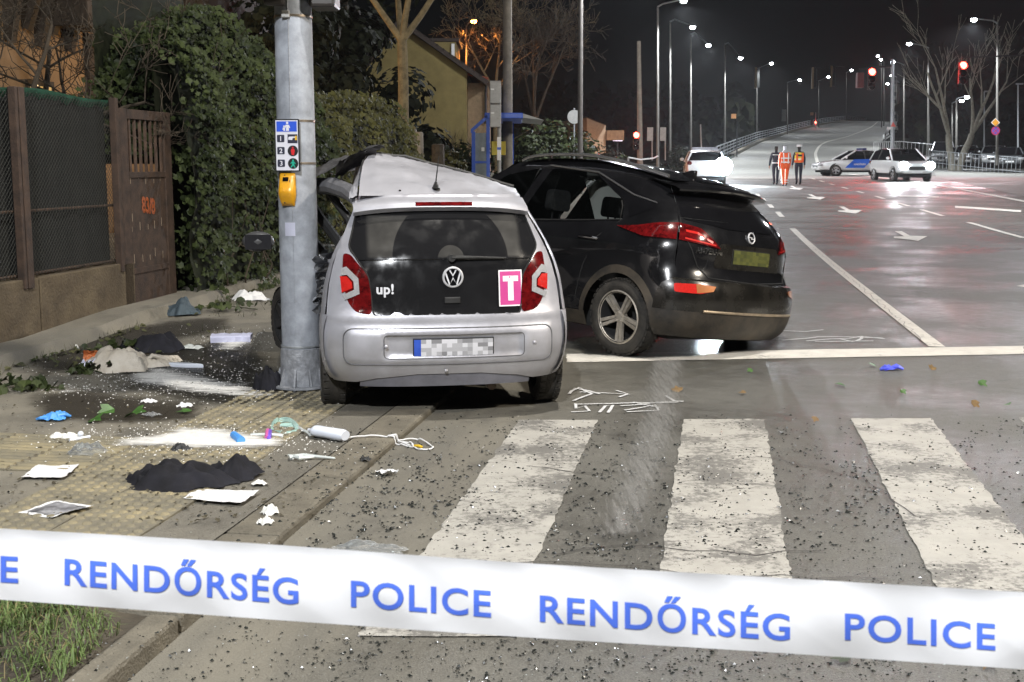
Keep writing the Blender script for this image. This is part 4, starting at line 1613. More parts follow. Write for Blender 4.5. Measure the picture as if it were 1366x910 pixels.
for u_, w2_ in ((uB, .045), (uat(38, VF), .02), (uC - .03, .03)):
    b_ = MB()
    b_.add([side(u_ + a, VF + c, z) for z in (.55, zf1 + .03) for a, c in ((-w2_, -.05), (w2_, -.05), (w2_, .02), (-w2_, .02))], [(0, 1, 2, 3), (4, 5, 6, 7), (0, 1, 5, 4), (1, 2, 6, 5), (2, 3, 7, 6), (3, 0, 4, 7)])
    b_.build('post', M_RUST, fe, world=True, bevel=.006)
for z_ in (zf0 + .01, zf0 + .55):
    MB().tube([side(uA, VF - .075, z_), side(uC, VF - .075, z_)], .014, 6).build('rail', M_RUSTD, fe, world=True, smooth=True)

# metal gate with a barred window and a painted number
gt = T('metal_gate', 'rusty brown sheet-metal gate with a barred window and orange painted number', 'gate', side(uC + .02, VF, .0))
g0, g1, gb, gtp = uC + .03, uD, .16, 2.14


def gq(b_, a, c, z0, z1, v0=VF - .04, v1=VF):
    return b_.add([side(u_, v_, z) for z in (z0, z1) for u_, v_ in ((a, v0), (c, v0), (c, v1), (a, v1))], [(0, 1, 2, 3), (4, 5, 6, 7), (0, 1, 5, 4), (1, 2, 6, 5), (2, 3, 7, 6), (3, 0, 4, 7)])


L_ = g1 - g0
for a, c, z0, z1 in ((0, .16, gb, gtp), (.86, 1, gb, gtp)):
    gq(MB(), g0 + L_ * a, g0 + L_ * c, z0, z1).build('stile', M_RUST, gt, world=True, bevel=.006)
for z0, z1 in ((gtp - .1, gtp - .004), (1.46, 1.52), (gb + .002, gb + .06), (.5, .56)):
    gq(MB(), g0 + L_ * .165, g0 + L_ * .855, z0, z1, VF - .035, VF + .002).build('rail', M_RUST, gt, world=True, bevel=.005)
gq(MB(), g0 + L_ * .16, g0 + L_ * .86, gb + .04, 1.48, VF - .03, VF - .012).build('sheet_panel', M_RUST, gt, world=True)
for k in range(7):
    a = .2 + k * .1
    gq(MB(), g0 + L_ * a, g0 + L_ * (a + .028), 1.51, gtp - .09, VF - .03, VF - .01).build('bar', M_RUSTD, gt, world=True)
v, f = text_tris('83/8', .16, .006, .95, 'LEFT')
b_ = MB().add([side(g0 + L_ * .38 + a * 1.1, VF - .0085, 1.12 - a * .12 + c * 1.35) for a, c in v], f)
b_.build('lettering', mat('orange_paint', (.26, .06, .012), .7, var=.4, scale=30), gt, world=True)
b_ = MB()
for k in range(16):                                # pale drips of old welds
    a = .2 + (k % 5) * .14 + R.uniform(-.02, .02)
    z_ = (1.42, .95, .62, 1.0)[k // 5] + R.uniform(-.03, .03)
    gq(b_, g0 + L_ * a, g0 + L_ * a + .008, z_, z_ + R.uniform(.04, .1), VF - .012, VF - .0095)
b_.build('paint_drips', mat('pale_drip', (.22, .17, .12), .8), gt, world=True, kind='stuff')

# ivy: a heap of leaves over the old fence
LEAFV = [(0, -.5), (.38, -.3), (.5, .08), (.2, .12), (0, .55), (-.2, .12), (-.5, .08), (-.38, -.3)]


def leaves(b_, p, n, size, r_):
    n = Vector(n).normalized()
    t = n.orthogonal().normalized()
    a = r_.uniform(0, 2 * pi)
    t = (Matrix.Rotation(a, 3, n) @ t)
    s = n.cross(t)
    fold = r_.uniform(.05, .25)
    v = [p + (t * x + s * y + n * (abs(x) * fold - .1 * y * y)) * size for x, y in LEAFV]
    c = p + n * 0.0
    b_.add(v, [(0, 1, 2, 3), (0, 3, 4), (0, 4, 5), (0, 5, 6, 7)])


def blob_leaves(name, top, u0, u1, v, count, size, material, parent, depth=.5, zbot=.15, seed=1, hang=.55, lump=.35):
    """leaves over the street face and top of a hedge-like mass whose height over u is top(u)"""
    r_ = random.Random(seed)
    b_ = MB()
    for _ in range(count):
        u_ = r_.uniform(u0, u1)
        h = top(u_)
        if h < zbot + .1: continue
        z = zbot + (h - zbot) * (1 - r_.random() ** 1.25)
        l_ = fbm(u_ * 1.3, z * 1.3, seed) * lump
        k = sstep(h - .45, h, z)
        dv = depth * (1 - k * .9) + l_ - r_.random() ** 2 * .35
        p = side(u_, v + dv, z + .1 * fbm(u_ * 3, z * 3, 4))
        if r_.random() < .12: p = side(u_, v + depth * r_.uniform(-.6, .6), h + r_.uniform(-.1, .12) * (1 + l_))
        n = Vector(V) * (1.0) + Vector((r_.uniform(-.7, .7), r_.uniform(-.7, .4), r_.uniform(-.2, 1.0))) - U * .35
        leaves(b_, p, n, size * r_.uniform(.45, 1.45), r_)
    return b_.build(name, material, parent)


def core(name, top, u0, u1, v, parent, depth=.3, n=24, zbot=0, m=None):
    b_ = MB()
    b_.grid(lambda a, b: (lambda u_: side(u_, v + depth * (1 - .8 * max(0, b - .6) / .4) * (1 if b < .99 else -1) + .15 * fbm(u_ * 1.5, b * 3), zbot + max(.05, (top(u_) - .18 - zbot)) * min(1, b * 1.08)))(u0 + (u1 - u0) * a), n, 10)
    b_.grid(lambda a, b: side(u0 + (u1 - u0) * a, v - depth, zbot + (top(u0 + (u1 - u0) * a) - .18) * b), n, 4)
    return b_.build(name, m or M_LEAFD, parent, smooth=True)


def topf(pts, v):                                   # skyline given in photo pixels -> heights over u
    q = []
    for px, py in pts:
        u_ = uat(px, v)
        p = RD(u_, v)
        q.append((u_, D(px, py, p.y).z - gz(p.y)))
    return tab(q), q[0][0], q[-1][0]


iv_t, iu0, iu1 = topf([(172, 128), (182, 85), (196, 46), (206, 44), (216, 66), (240, 45), (262, 24), (285, 22), (300, 34), (322, 52), (345, 72), (372, 100), (400, 150), (425, 175)], VF)
ivy = T('ivy_thicket', 'tall thicket of glossy ivy overgrowing the fence beyond the gate', 'ivy', side(iu0, VF, 0))
iw_t, iw0, iw1 = topf([(166, 128), (180, 88), (196, 50), (206, 46), (216, 66), (238, 46), (262, 24), (285, 22)], VF - .7)
blob_leaves('foliage', iw_t, iw0, iw1, VF - .75, 3600, .07, M_LEAF, ivy, .4, 1.75, 3)
blob_leaves('foliage', iv_t, uD - .02, iu1, VF, 9500, .066, M_LEAF, ivy, .42, 1.2, 13)
blob_leaves('foliage', iv_t, uD + .05, iu1, VF, 7500, .064, M_LEAF, ivy, .35, .12, 8)
blob_leaves('foliage', lambda u_: min(1.7, iv_t(u_)), uD + .08, iu1, VF, 3600, .075, M_LEAF, ivy, .36, .1, 18)
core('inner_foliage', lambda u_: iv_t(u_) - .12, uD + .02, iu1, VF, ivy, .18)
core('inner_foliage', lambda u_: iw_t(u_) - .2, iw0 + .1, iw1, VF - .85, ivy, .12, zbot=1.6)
b_ = MB()
for k in range(16):
    u_ = R.uniform(uD + .1, iu1)
    pts = [side(u_, VF + .3, .1)]
    for j in range(5):
        u_ += R.uniform(-.25, .25)
        pts.append(side(u_, VF + .38 + R.uniform(-.08, .12), .1 + (j + 1) * R.uniform(.15, .3)))
    b_.tube(pts, [.012, .01, .009, .007, .005, .003], 5)
b_.build('stems', M_TWIG, ivy, world=False, kind='stuff')
for o in ivy.children: o.data.transform(rootm(ivy).inverted())

hd_t, hu0, hu1 = topf([(372, 150), (420, 138), (450, 134), (490, 136), (520, 150), (536, 175), (541, 205)], VF)
hedge = T('hedge', 'clipped ivy hedge with olive leaves behind the crushed roof', 'hedge', side(hu0, VF, 0))
blob_leaves('foliage', hd_t, hu0, hu1, VF, 9500, .075, M_LEAF2, hedge, .45, .5, 5, lump=.18)
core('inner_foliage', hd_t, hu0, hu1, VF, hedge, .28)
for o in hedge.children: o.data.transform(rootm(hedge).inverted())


# ------------------------------------------------------------------ trees
def bare_tree(name, label, base, h, trunk_r, seed, m, levels=4, spread=.6, first=.45, lean=(0, 0), nb=4, group=None, forks=None, twig=.004, curl=.25):
    r_ = random.Random(seed)
    t = T(name, label, 'tree', base, 0, group)
    tr, crown = MB(), MB()

    def branch(b_, p, d, L, r, lv):
        n = 5
        pts, rs = [p.copy()], [r]
        for i in range(n):
            d = (d + Vector((r_.uniform(-1, 1), r_.uniform(-1, 1), r_.uniform(-.5, .8))) * curl * .35).normalized()
            p = p + d * (L / n)
            pts.append(p.copy())
            rs.append(max(twig, r * (1 - .62 * (i + 1) / n)))
        b_.tube(pts, rs, 7 if lv > 2 else (5 if lv > 1 else 3), caps=lv > 2)
        if lv <= 0: return
        for k in range(nb if lv > 1 else nb + 1):
            i = r_.randint(2, n)
            a = r_.uniform(0, 2 * pi)
            q = d.orthogonal()
            q = Matrix.Rotation(a, 3, d) @ q
            nd = (d * (1 - spread * .5) + q * spread * r_.uniform(.6, 1.3) + Vector((0, 0, .15))).normalized()
            branch(crown, pts[i], nd, L * r_.uniform(.45, .75), max(twig, rs[i] * .62), lv - 1)
    H0 = h * first
    pts = [Vector((0, 0, -.1))] + [Vector((lean[0] * k / 5 + .03 * r_.uniform(-1, 1) * h / 6, lean[1] * k / 5, H0 * k / 5)) for k in range(1, 6)]
    tr.tube(pts, [trunk_r * 1.25] + [trunk_r * (1 - .05 * k) for k in range(1, 6)], 10)
    top = pts[-1]
    for k, (fx, fy, fz) in enumerate(forks or [(r_.uniform(-.5, .5), r_.uniform(-.5, .5), 1) for _ in range(4)]):
        branch(tr, top, Vector((fx, fy, fz)).normalized(), (h - H0) * r_.uniform(.6, .85), trunk_r * .55, levels)
    tr.build('trunk', m, t, smooth=True)
    crown.build('crown', m, t, smooth=True)
    return t


p = D(537, 215, 24)
bare_tree('pollard_tree', 'bare pale-barked tree forking in front of the yellow house', (p.x, p.y, 0), 7.5, .125, 5, M_TWIGP, 3, .55, .52, (0, 0), 3, forks=[(-.5, .1, .75), (.12, 0, 1), (.7, .1, .9), (-.1, .3, 1)])
p = RD(uat(70, -8.5), -8.5)
bare_tree('apple_tree', 'gnarled bare tree over the green hem of the fence', (p.x, p.y, 0), 4.4, .11, 12, M_TWIG, 4, .8, .36, (-.2, 0), 4, forks=[(-.9, -.2, .5), (.8, .1, .55), (.2, .3, 1), (-.4, .2, .9), (.5, -.3, .3)], curl=.5)
p = RD(uat(20, -7.6), -7.6)
bare_tree('apple_tree', 'twiggy bare tree at the left end of the fence', (p.x, p.y, 0), 4.2, .08, 31, M_TWIG, 4, .8, .4, (.1, 0), 4, forks=[(.9, -.1, .5), (-.8, .1, .55), (.3, .3, 1)], curl=.5)
p = D(662, 150, 62)
bare_tree('street_tree', 'bare tree lit orange beside the sodium lamp', (p.x, p.y, .6), 9.0, .14, 22, M_TWIGP, 4, .6, .5, (0, 0), 4, forks=[(-.5, 0, .8), (.5, 0, .7), (0, .2, 1)], twig=.012)
p = D(715, 180, 60)
bare_tree('street_tree', 'dim bare tree right of the concrete power pole', (p.x, p.y, .6), 7.5, .14, 27, M_TWIG, 4, .6, .4, (0, 0), 4, twig=.012)
for i, (px, fx) in enumerate(((1273, [(-.35, 0, 1), (-.15, .1, 1)]), (1279, [(.35, 0, 1), (.12, .1, 1), (.6, .1, .9)]))):
    p = D(px, 195, 92)
    bare_tree('plane_tree', ('slender pale-trunked tree leaning left at the car park', 'forked pale-trunked tree under the hanging red signal')[i], (p.x, p.y, 1.1), 9, .28, 40 + i, mm('white_bark', (.36, .34, .28), .8, var=.3), 3, .35, .3, ((-.5, .9)[i], 0), 3, forks=fx, twig=.015)


def leafy_tree(name, label, base, h, w, seed, count, size, m, cat='tree', squash=1.0):
    r_ = random.Random(seed)
    t = T(name, label, cat, base)
    MB().tube([(0, 0, -.1), (0.02, 0, h * .3), (0, .02, h * .8)], [w * .09, w * .07, w * .02], 8).build('trunk', M_TWIG, t, smooth=True)
    b_ = MB()
    cl = [(Vector((r_.gauss(0, .34) * w * (1.05 - k / 26 * .75), r_.gauss(0, .34) * w * (1.05 - k / 26 * .75), h * (.14 + .82 * k / 26))), r_.uniform(.14, .3) * w) for k in range(27)]
    for _ in range(count):
        c, rad = r_.choice(cl)
        d = Vector((r_.gauss(0, 1), r_.gauss(0, 1), r_.gauss(0, 1))).normalized()
        p = c + d * rad * r_.uniform(.6, 1.1)
        if p.z < h * .05: continue
        leaves(b_, p, d + Vector((0, 0, .4)), size * r_.uniform(.6, 1.3), r_)
    b_.build('crown', m, t)
    return t


p = D(462, 205, 33)
leafy_tree('conifer', 'dark evergreen tree rising behind the olive hedge', (p.x, p.y, .2), 9, 3.4, 3, 5200, .24, M_LEAFD)
p = D(385, 205, 28)
leafy_tree('conifer', 'dark evergreen tree behind the traffic pole', (p.x, p.y, .2), 8, 3.0, 13, 4200, .22, M_LEAFD)
p = D(590, 200, 40)
# shrub of thin pale twigs before the yellow house
b_t = T('twiggy_shrub', 'pale leafless shrub in front of the yellow house', 'shrub', (p.x, p.y, .3))
b_ = MB()
for k in range(420):
    a = R.uniform(0, 2 * pi)
    s_ = abs(R.gauss(0, .35))
    q0 = Vector((cos(a) * .3, sin(a) * .3, 0))
    q1 = q0 + Vector((cos(a) * s_, sin(a) * s_, R.uniform(.9, 1.6)))
    q2 = q1 + Vector((cos(a) * s_ * 1.6 + R.uniform(-.2, .2), sin(a) * s_ * 1.6, R.uniform(.3, 1.1)))
    b_.tube([q0, q1, q2], [.014, .009, .004], 3, caps=False)
b_.build('twigs', M_TWIGP, b_t, kind='stuff')
p = D(628, 215, 38)
leafy_tree('bush', 'dark green bush left of the bus shelter', (p.x, p.y, .1), 2.0, 1.6, 17, 1500, .13, M_LEAF, 'bush')
p = D(592, 220, 30)
leafy_tree('bush', 'low ragged bush beside the weathered posts', (p.x, p.y, .1), 1.7, 1.3, 18, 1100, .12, M_LEAF2, 'bush')
for k, (px, Y, hh, lb) in enumerate(((735, 47, 2.7, 'broad green hedge bush behind the bus shelter'), (772, 52, 2.3, 'rounded hedge bush at the dim lamp post'), (705, 44, 2.2, 'green hedge bush under the shelter roof'), (815, 66, 1.5, 'low scrub by the red left-hand signal'), (905, 78, 1.6, 'low scrub beside the far kerb'))):
    p = D(px, 215, Y)
    leafy_tree('bush', lb, (p.x, p.y, gz(Y) - .2), hh, 2.3, 50 + k, 1700, .16, M_LEAF if k < 3 else M_LEAFD, 'bush')
# far dark woods on both sides: one mass each
def woods(px0, px1, Y, h, n, seed):
    r_ = random.Random(seed)
    b_ = MB()
    for k in range(n):
        px = px0 + (px1 - px0) * (k + r_.random()) / n
        p = D(px, 215, Y + r_.uniform(-8, 8))
        hh = h * r_.uniform(.6, 1.15)
        for j in range(60):
            a = r_.uniform(0, 2 * pi)
            zz = r_.random()
            rad = hh * .3 * (1 - zz * .7)
            q = Vector((p.x + cos(a) * rad * r_.uniform(.3, 1), p.y + sin(a) * rad, gz(Y) + zz * hh))
            leaves(b_, q, (r_.uniform(-1, 1), -1, r_.uniform(-.2, 1)), r_.uniform(1.0, 2.2) * Y / 130, r_)
    o = b_.build('woods', M_LEAFD)
    return tag(o, 'far dark mass of trees against the night sky', 'trees', kind='stuff')


woods(1215, 1420, 150, 13, 26, 5)
woods(700, 1000, 170, 10, 30, 6)

# ------------------------------------------------------------------ houses
VH = -11.5
h1 = T('plastered_house', 'ochre house with dark timber brackets and one lit window behind the fence', 'house', side(uat(-40, VH), VH, 0))


def hb(name, m, px0, px1, z0, z1, v0, v1, par, bevel=0, **k):
    a, c = uat(px0, v1), uat(px1, v1)
    b_ = MB()
    b_.add([side(u_, v_, z) for z in (z0, z1) for u_, v_ in ((a, v0), (c, v0), (c, v1), (a, v1))], [(0, 1, 2, 3), (4, 5, 6, 7), (0, 1, 5, 4), (1, 2, 6, 5), (2, 3, 7, 6), (3, 0, 4, 7)])
    return b_.build(name, m, par, world=True, bevel=bevel, **k)


wl = hb('wall', M_PLAST_A, -160, 247, 0, 7.5, VH - 6, VH, h1)
hb('wall', M_TIMBER, 247, 365, 0, 6, VH - 6, VH - .4, h1)
for k, px in enumerate((25, 48, 64, 80, 102)):
    a = uat(px, VH)
    b_ = MB()
    pr = [(0, 5.6), (0, 3.62 + .25 * (k % 2)), (.12, 3.55 + .25 * (k % 2)), (.30, 4.3), (.55, 5.1), (.55, 5.6)]
    b_.add([side(a + s_, VH + .003 + q[0], q[1]) for s_ in (-.08, .08) for q in pr], [list(range(6)), list(range(6, 12))] + [[i, (i + 1) % 6, 6 + (i + 1) % 6, 6 + i] for i in range(6)])
    b_.build('roof_bracket', M_TIMBER, h1, world=True)
hb('balcony', M_TIMBER, 132, 173, 3.95, 5.6, VH + .004, VH + .8, h1, .02)
hb('downpipe', M_TIMBER, 131, 138, 1.0, 3.95, VH + .004, VH + .1, h1)
for px in (238, 252, 268, 285):
    hb('roof_bracket', M_TIMBER, px - 4, px + 4, 3.7, 5.4, VH + .004, VH + .7, h1)
hb('roof', M_TILE, -160, 300, 5.6, 5.8, VH - 6, VH + 1.0, h1)
M_LIT = mat('lit_window_pane', (.8, .6, .3), .5, emis=(1, .72, .36), es=.9, var=.1)
wn = hb('window', M_TIMBER, 50, 84, 2.05, 3.0, VH + .002, VH + .06, h1)
hb('pane', M_LIT, 54, 63, 2.12, 2.92, VH + .05, VH + .072, wn)
hb('pane', mat('dim_window_pane', (.5, .35, .12), .5, emis=(.8, .5, .18), es=.25, var=.2), 66, 80, 2.12, 2.9, VH + .05, VH + .072, wn)
lamp('added_wall_glow', side(uat(150, VH), VH + 3.0, 3.3), 200, (1, .62, .25), .2)  # added warm lamp in front of the wall, for its amber glow

# yellow house with its gable to the street
Yh = 58


def yp(px, py, dy=0.0): return D(px, py, Yh + dy)


h2 = T('gabled_house', 'yellow gabled house with a dark roof left of the bus shelter', 'house', (yp(560, 215).x, Yh, .5))
xl, xr_, xa = yp(478, 0).x, yp(622, 0).x, yp(535, 0).x
zb, ze, zl, za = .4, yp(622, 92).z, yp(478, 104).z, yp(535, 34).z
b_ = MB()
gable = [(xl, zb), (xr_, zb), (xr_, ze), (xa, za), (xl, zl)]
b_.add([(x, Yh, z) for x, z in gable] + [(x, Yh + 9, z) for x, z in gable], [[0, 1, 2, 3, 4], [5, 6, 7, 8, 9], [0, 1, 6, 5], [1, 2, 7, 6], [4, 0, 5, 9]])
b_.build('wall', M_PLAST_Y, h2, world=True)
rb = MB()
for (xA, zA), (xB, zB) in (((xa, za), (xr_ + .9, ze - .75)), ((xa, za), (xl - .5, zl - .5))):
    n_ = Vector((zA - zB, 0, xB - xA)).normalized() * (.22 if xB > xA else -.22)
    rb.add([Vector((x, y, z)) + k for k in (Vector((0, 0, .01)), n_) for x, z, y in ((xA, zA, Yh - .6), (xB, zB, Yh - .6), (xB, zB, Yh + 9.4), (xA, zA, Yh + 9.4))], [(0, 1, 2, 3), (4, 5, 6, 7), (0, 1, 5, 4), (1, 2, 6, 5), (2, 3, 7, 6), (3, 0, 4, 7)])
rf_ = rb.build('roof', M_TILE, h2, world=True)
b_ = MB()
for k in range(14):                                # tile courses along the verge
    t = k / 14
    b_.tube([(xa + (xr_ + .9 - xa) * t, Yh - .6, za + (ze - .75 - za) * t + .24), (xa + (xr_ + .9 - xa) * t, Yh + 9, za + (ze - .75 - za) * t + .24)], .05, 5)
b_.build('tile_courses', M_TILE, rf_, world=True, kind='stuff')
d0, d1 = yp(567, 0, 2).x, yp(609, 0, 2).x
MB().box(d0, d1, Yh + 1, Yh + 5, yp(0, 88).z, yp(0, 53).z).build('dormer', M_PLAST_Y, h2, world=True)
MB().box(d0 - .15, d1 + .15, Yh + .8, Yh + 5, yp(0, 53).z + .004, yp(0, 50).z + .05).build('dormer_roof', M_TILE, h2, world=True)
MB().box(yp(602, 0, 1).x, yp(606, 0, 1).x, Yh + .85, Yh + .995, yp(0, 84).z, yp(0, 56).z).build('dormer_window', M_WHITE, h2, world=True)
MB().box(xr_ + .004, yp(650, 0).x, Yh + 1.5, Yh + 8, zb, yp(0, 108).z).build('side_wing', mat('brown_plaster', (.24, .17, .1), .9, var=.2), h2, world=True)
b_ = MB().tube([yp(624, 98, .5), yp(651, 106, .5)], .08, 8)
b_.build('gutter', mat('red_lit_gutter', (.3, .06, .03), .4, var=.2), h2, world=True)  # red light on the gutter put into its colour
b_ = MB().tube([yp(649, 106, 1.2), yp(648, 126, 1.2), yp(648, 165, 1.2)], .06, 8)
b_.build('downpipe', M_DARKM, h2, world=True)
# distant small house and shed seen between the poles
Ys = 72
h3 = T('small_house', 'small brown gabled house beyond the broad hedge', 'house', (D(795, 200, Ys).x, Ys, .9))
b_ = MB()
pf = [D(a, b, Ys) for a, b in ((783, 205), (808, 205), (808, 167), (783, 157))]
b_.add([p for p in pf] + [p + Vector((-1.5, 8, 0)) for p in pf], [[0, 1, 2, 3], [4, 5, 6, 7], [0, 1, 5, 4], [1, 2, 6, 5], [0, 3, 7, 4]])
b_.build('wall', mat('brown_render', (.3, .21, .14), .9, var=.15), h3, world=True)
b_ = MB().add([D(782, 155.5, Ys - .3), D(809.5, 166.5, Ys - .3), D(809.5, 166.5, Ys - .3) + Vector((-1.5, 9, .1)), D(782, 155.5, Ys - .3) + Vector((-1.5, 9, .1))], [(0, 1, 2, 3)])
b_.build('roof', M_TILE, h3, world=True)
MB().box(0, 1.0, -.1, .6, 0, .55).build('shed', mat('orange_timber', (.16, .08, .035), .8, var=.3), h3).location = D(809, 187, Ys) - Vector((D(795, 200, Ys).x, Ys, .9))
q = T('lit_sign', 'tiny lit sign board beside the small brown house', 'sign', D(824, 182, 74))
MB().box(-.28, .28, -.05, .05, -.28, .32).build('sign_face', mat('lit_sign_face', (.7, .6, .7), .5, emis=(.75, .6, .8), es=.5), q)
MB().tube([(0, .05, -.3), (0, .05, -1.2)], .04, 6).build('post', M_DARKM, q)

# weathered posts by the hedge
for k, (px, py, w, hh, lb) in enumerate(((550, 172, .1, 2.2, 'pale weathered post, tallest of those beside the hedge'), (559, 176, .09, 2.1, 'grey weathered post between hedge and twiggy shrub'), (584, 192, .14, 1.8, 'thick dark stump post before the twiggy shrub'))):
    p = D(px, py, 26)
    b_ = MB().prism(rnd([(-w, -w), (w, -w), (w, w), (-w, w)], .02), -.1, 1.0)
    o = MB().tube([(0, 0, -p.z), (.01, 0, -p.z * .5), (0, 0, -.02), (0, 0, 0)], [w, w, w * .95, w * .6], 9).build('weathered_post', M_POLEC if k < 2 else M_TWIG, loc=p, smooth=True)
    tag(o, lb, 'post', 'old posts by the hedge')

# ------------------------------------------------------------------ bus shelter and stop flag
Yb = 36
bs = T('bus_shelter', 'blue framed bus shelter with a flat blue roof', 'bus shelter', D(680, 232, Yb))
zbt, ztp = .3, D(0, 159, Yb).z
x0, x1, x2_ = D(629, 0, Yb).x, D(651, 0, Yb).x, D(720, 0, Yb + 1).x
for x, y, z1 in ((x0 + .05, Yb - .4, D(0, 176, Yb).z), (x1, Yb - .4, ztp), (x0 + .3, Yb + 3.5, ztp - .3), (x2_ - .8, Yb + 3.5, ztp)):
    MB().box(x - .05, x + .05, y - .05, y + .05, zbt, z1).build('post', M_BLUE, bs, world=True)
b_ = MB().add([D(628, 178, Yb - .5), D(650, 159, Yb - .5), D(650, 159, Yb + 4), D(628, 178, Yb + 4)] + [p + Vector((0, 0, .12)) for p in (D(628, 178, Yb - .5), D(650, 159, Yb - .5), D(650, 159, Yb + 4), D(628, 178, Yb + 4))], [(0, 1, 2, 3), (4, 5, 6, 7), (0, 1, 5, 4), (1, 2, 6, 5), (2, 3, 7, 6), (3, 0, 4, 7)])
b_.build('sloping_roof', M_BLUE, bs, world=True)
MB().box(x1 - .1, x2_ - .5, Yb - .5, Yb + 4, ztp + .003, ztp + .16).build('roof', M_BLUE, bs, world=True, bevel=.02)
MB().add([(x2_ - .495, y, z) for y in (Yb - .45, Yb + 3.9) for z in (ztp + .02, ztp + .14)] + [(x2_ + .1, y, ztp - .04) for y in (Yb - .45, Yb + 3.9)], [(0, 1, 4), (2, 3, 5), (0, 2, 5, 4), (1, 3, 5, 4)]).build('roof_tip', M_GREYP, bs, world=True)
MB().box(x0 + .1, x1 - .052, Yb - .41, Yb - .39, zbt + .3, D(0, 178, Yb).z).build('side_pane', mat('frosted_shelter_glass', (.2, .24, .27), .3, var=.2), bs, world=True)
MB().box(x0 + .1, x1 - .05, Yb - .43, Yb - .412, D(0, 218, Yb).z, D(0, 215, Yb).z).build('rail', M_BLUE, bs, world=True)
MB().box(D(642, 0, Yb).x, D(646, 0, Yb).x, Yb - .44, Yb - .425, D(0, 202, Yb).z, D(0, 197, Yb).z).build('notice', M_WHITE, bs, world=True)
MB().box(x1 + .1, x1 + .5, Yb - .38, Yb - .36, D(0, 207, Yb).z, D(0, 189, Yb).z).build('timetable', mat('yellow_timetable', (.5, .38, .02), .5), bs, world=True)
MB().box(x1 + .6, x2_ - .9, Yb + 3.4, Yb + 3.42, zbt + .3, ztp - .2).build('back_pane', mat('frosted_shelter_glass', (.2, .24, .27)), bs, world=True)
sf = T('stop_flag', 'tall grey two-panel bus stop board on a striped post', 'sign', D(665, 222, 33))
for y0, y1 in ((108, 138.5), (139.5, 170)):
    MB().box(D(653, 0, 33).x, D(668, 0, 33).x, 32.9, 33.0, D(0, y1, 33).z, D(0, y0, 33).z).build('board', M_GREYP, sf, world=True, bevel=.02)
MB().box(D(654.5, 0, 33).x, D(659, 0, 33).x, 32.88, 32.895, D(0, 120.5, 33).z, D(0, 118.5, 33).z).build('stripe', M_WHITE, sf, world=True)
MB().box(D(654.5, 0, 33).x, D(659, 0, 33).x, 32.88, 32.895, D(0, 152, 33).z, D(0, 150, 33).z).build('stripe', M_WHITE, sf, world=True)
MB().tube([D(666, 112, 33.1), D(666, 232, 33.1)], .05, 8).build('post', M_GREYP, sf, world=True, smooth=True)
MB().box(D(663, 0, 33).x, D(668, 0, 33).x, 32.9, 33.03, D(0, 214, 33).z, D(0, 183, 33).z).build('post_sleeve', M_WHITE, sf, world=True)
MB().box(D(663, 0, 33).x - .004, D(668, 0, 33).x + .004, 32.896, 33.034, D(0, 200, 33).z, D(0, 196.5, 33).z).build('blue_band', M_BLUE, sf, world=True)
gs_ = T('road_sign', 'round sign seen from behind beside the dim pole', 'sign', D(766, 215, 50))
MB().lathe([(.0, -.01), (.27, -.01), (.28, 0), (.27, .012), (0, .012)], 24, Matrix.Translation(D(766, 156, 50)) @ Matrix.Rotation(pi / 2, 4, 'X')).build('sign_plate', M_GREYP, gs_, world=True, smooth=True)
MB().tube([D(766, 144, 50.05), D(766, 215, 50.05)], .035, 6).build('post', M_GALV, gs_, world=True, smooth=True)

# ------------------------------------------------------------------ plain poles
for name, px0, px1, y1, Y, r0, r1, m, lb in (
        ('power_pole', 676.5, 677.5, 215, 38, .125, .165, M_POLEC, 'thick concrete power pole behind the black car'),
        ('lamp_pole', 774.5, 774, 212, 44, .075, .1, mat('dull_mast', (.12, .11, .1), .9, var=.2), 'slim galvanised lamp pole whose top is out of sight'),
        ('guide_post', 938, 938, 212, 66, .035, .035, M_GREYP, 'thin bare pale post beside the white police car')):
    p = D(px1, y1, Y)
    zt = {'power_pole': 9.0, 'lamp_pole': 9.3, 'guide_post': D(0, 166, Y).z}[name]
    o = MB().tube([(p.x, Y, gz(Y) - .2), (p.x + (D(px0, 0, Y).x - p.x), Y, zt)], [r1, r0], 14).build(name, m, loc=(p.x, Y, gz(Y)), world=True, smooth=True)
    tag(o, lb, 'pole')
    if name == 'lamp_pole':                        # its head hangs over the road above the picture
        MB().tube([(0, 0, zt - gz(Y)), (.6, -.3, zt - gz(Y) + .2), (2.4, -.8, zt - gz(Y) + .25)], [.06, .05, .045], 8).build('arm', M_GALV, o, smooth=True)
        MB().ball((2.5, -.8, zt - gz(Y) + .18), (.25, .16, .08), 8).build('lens', mat('led_glass_near', (.9, .9, .9), .3, emis=(.9, .95, 1), es=60), o, smooth=True)
        lamp('street_light', (p.x + 2.5, Y - .8, zt), 4500, (.92, .95, 1), .14)

# ------------------------------------------------------------------ street lamps: mast, arm, head; each really shines
M_MAST = mat('weathered_mast', (.11, .105, .095), .85, var=.2, scale=3)
M_LAMPE = mat('led_glass', (.9, .9, .9), .3, emis=(.9, .95, 1), es=60)
M_LAMPO = mat('sodium_glass', (.9, .6, .3), .3, emis=(1, .32, .06), es=60)


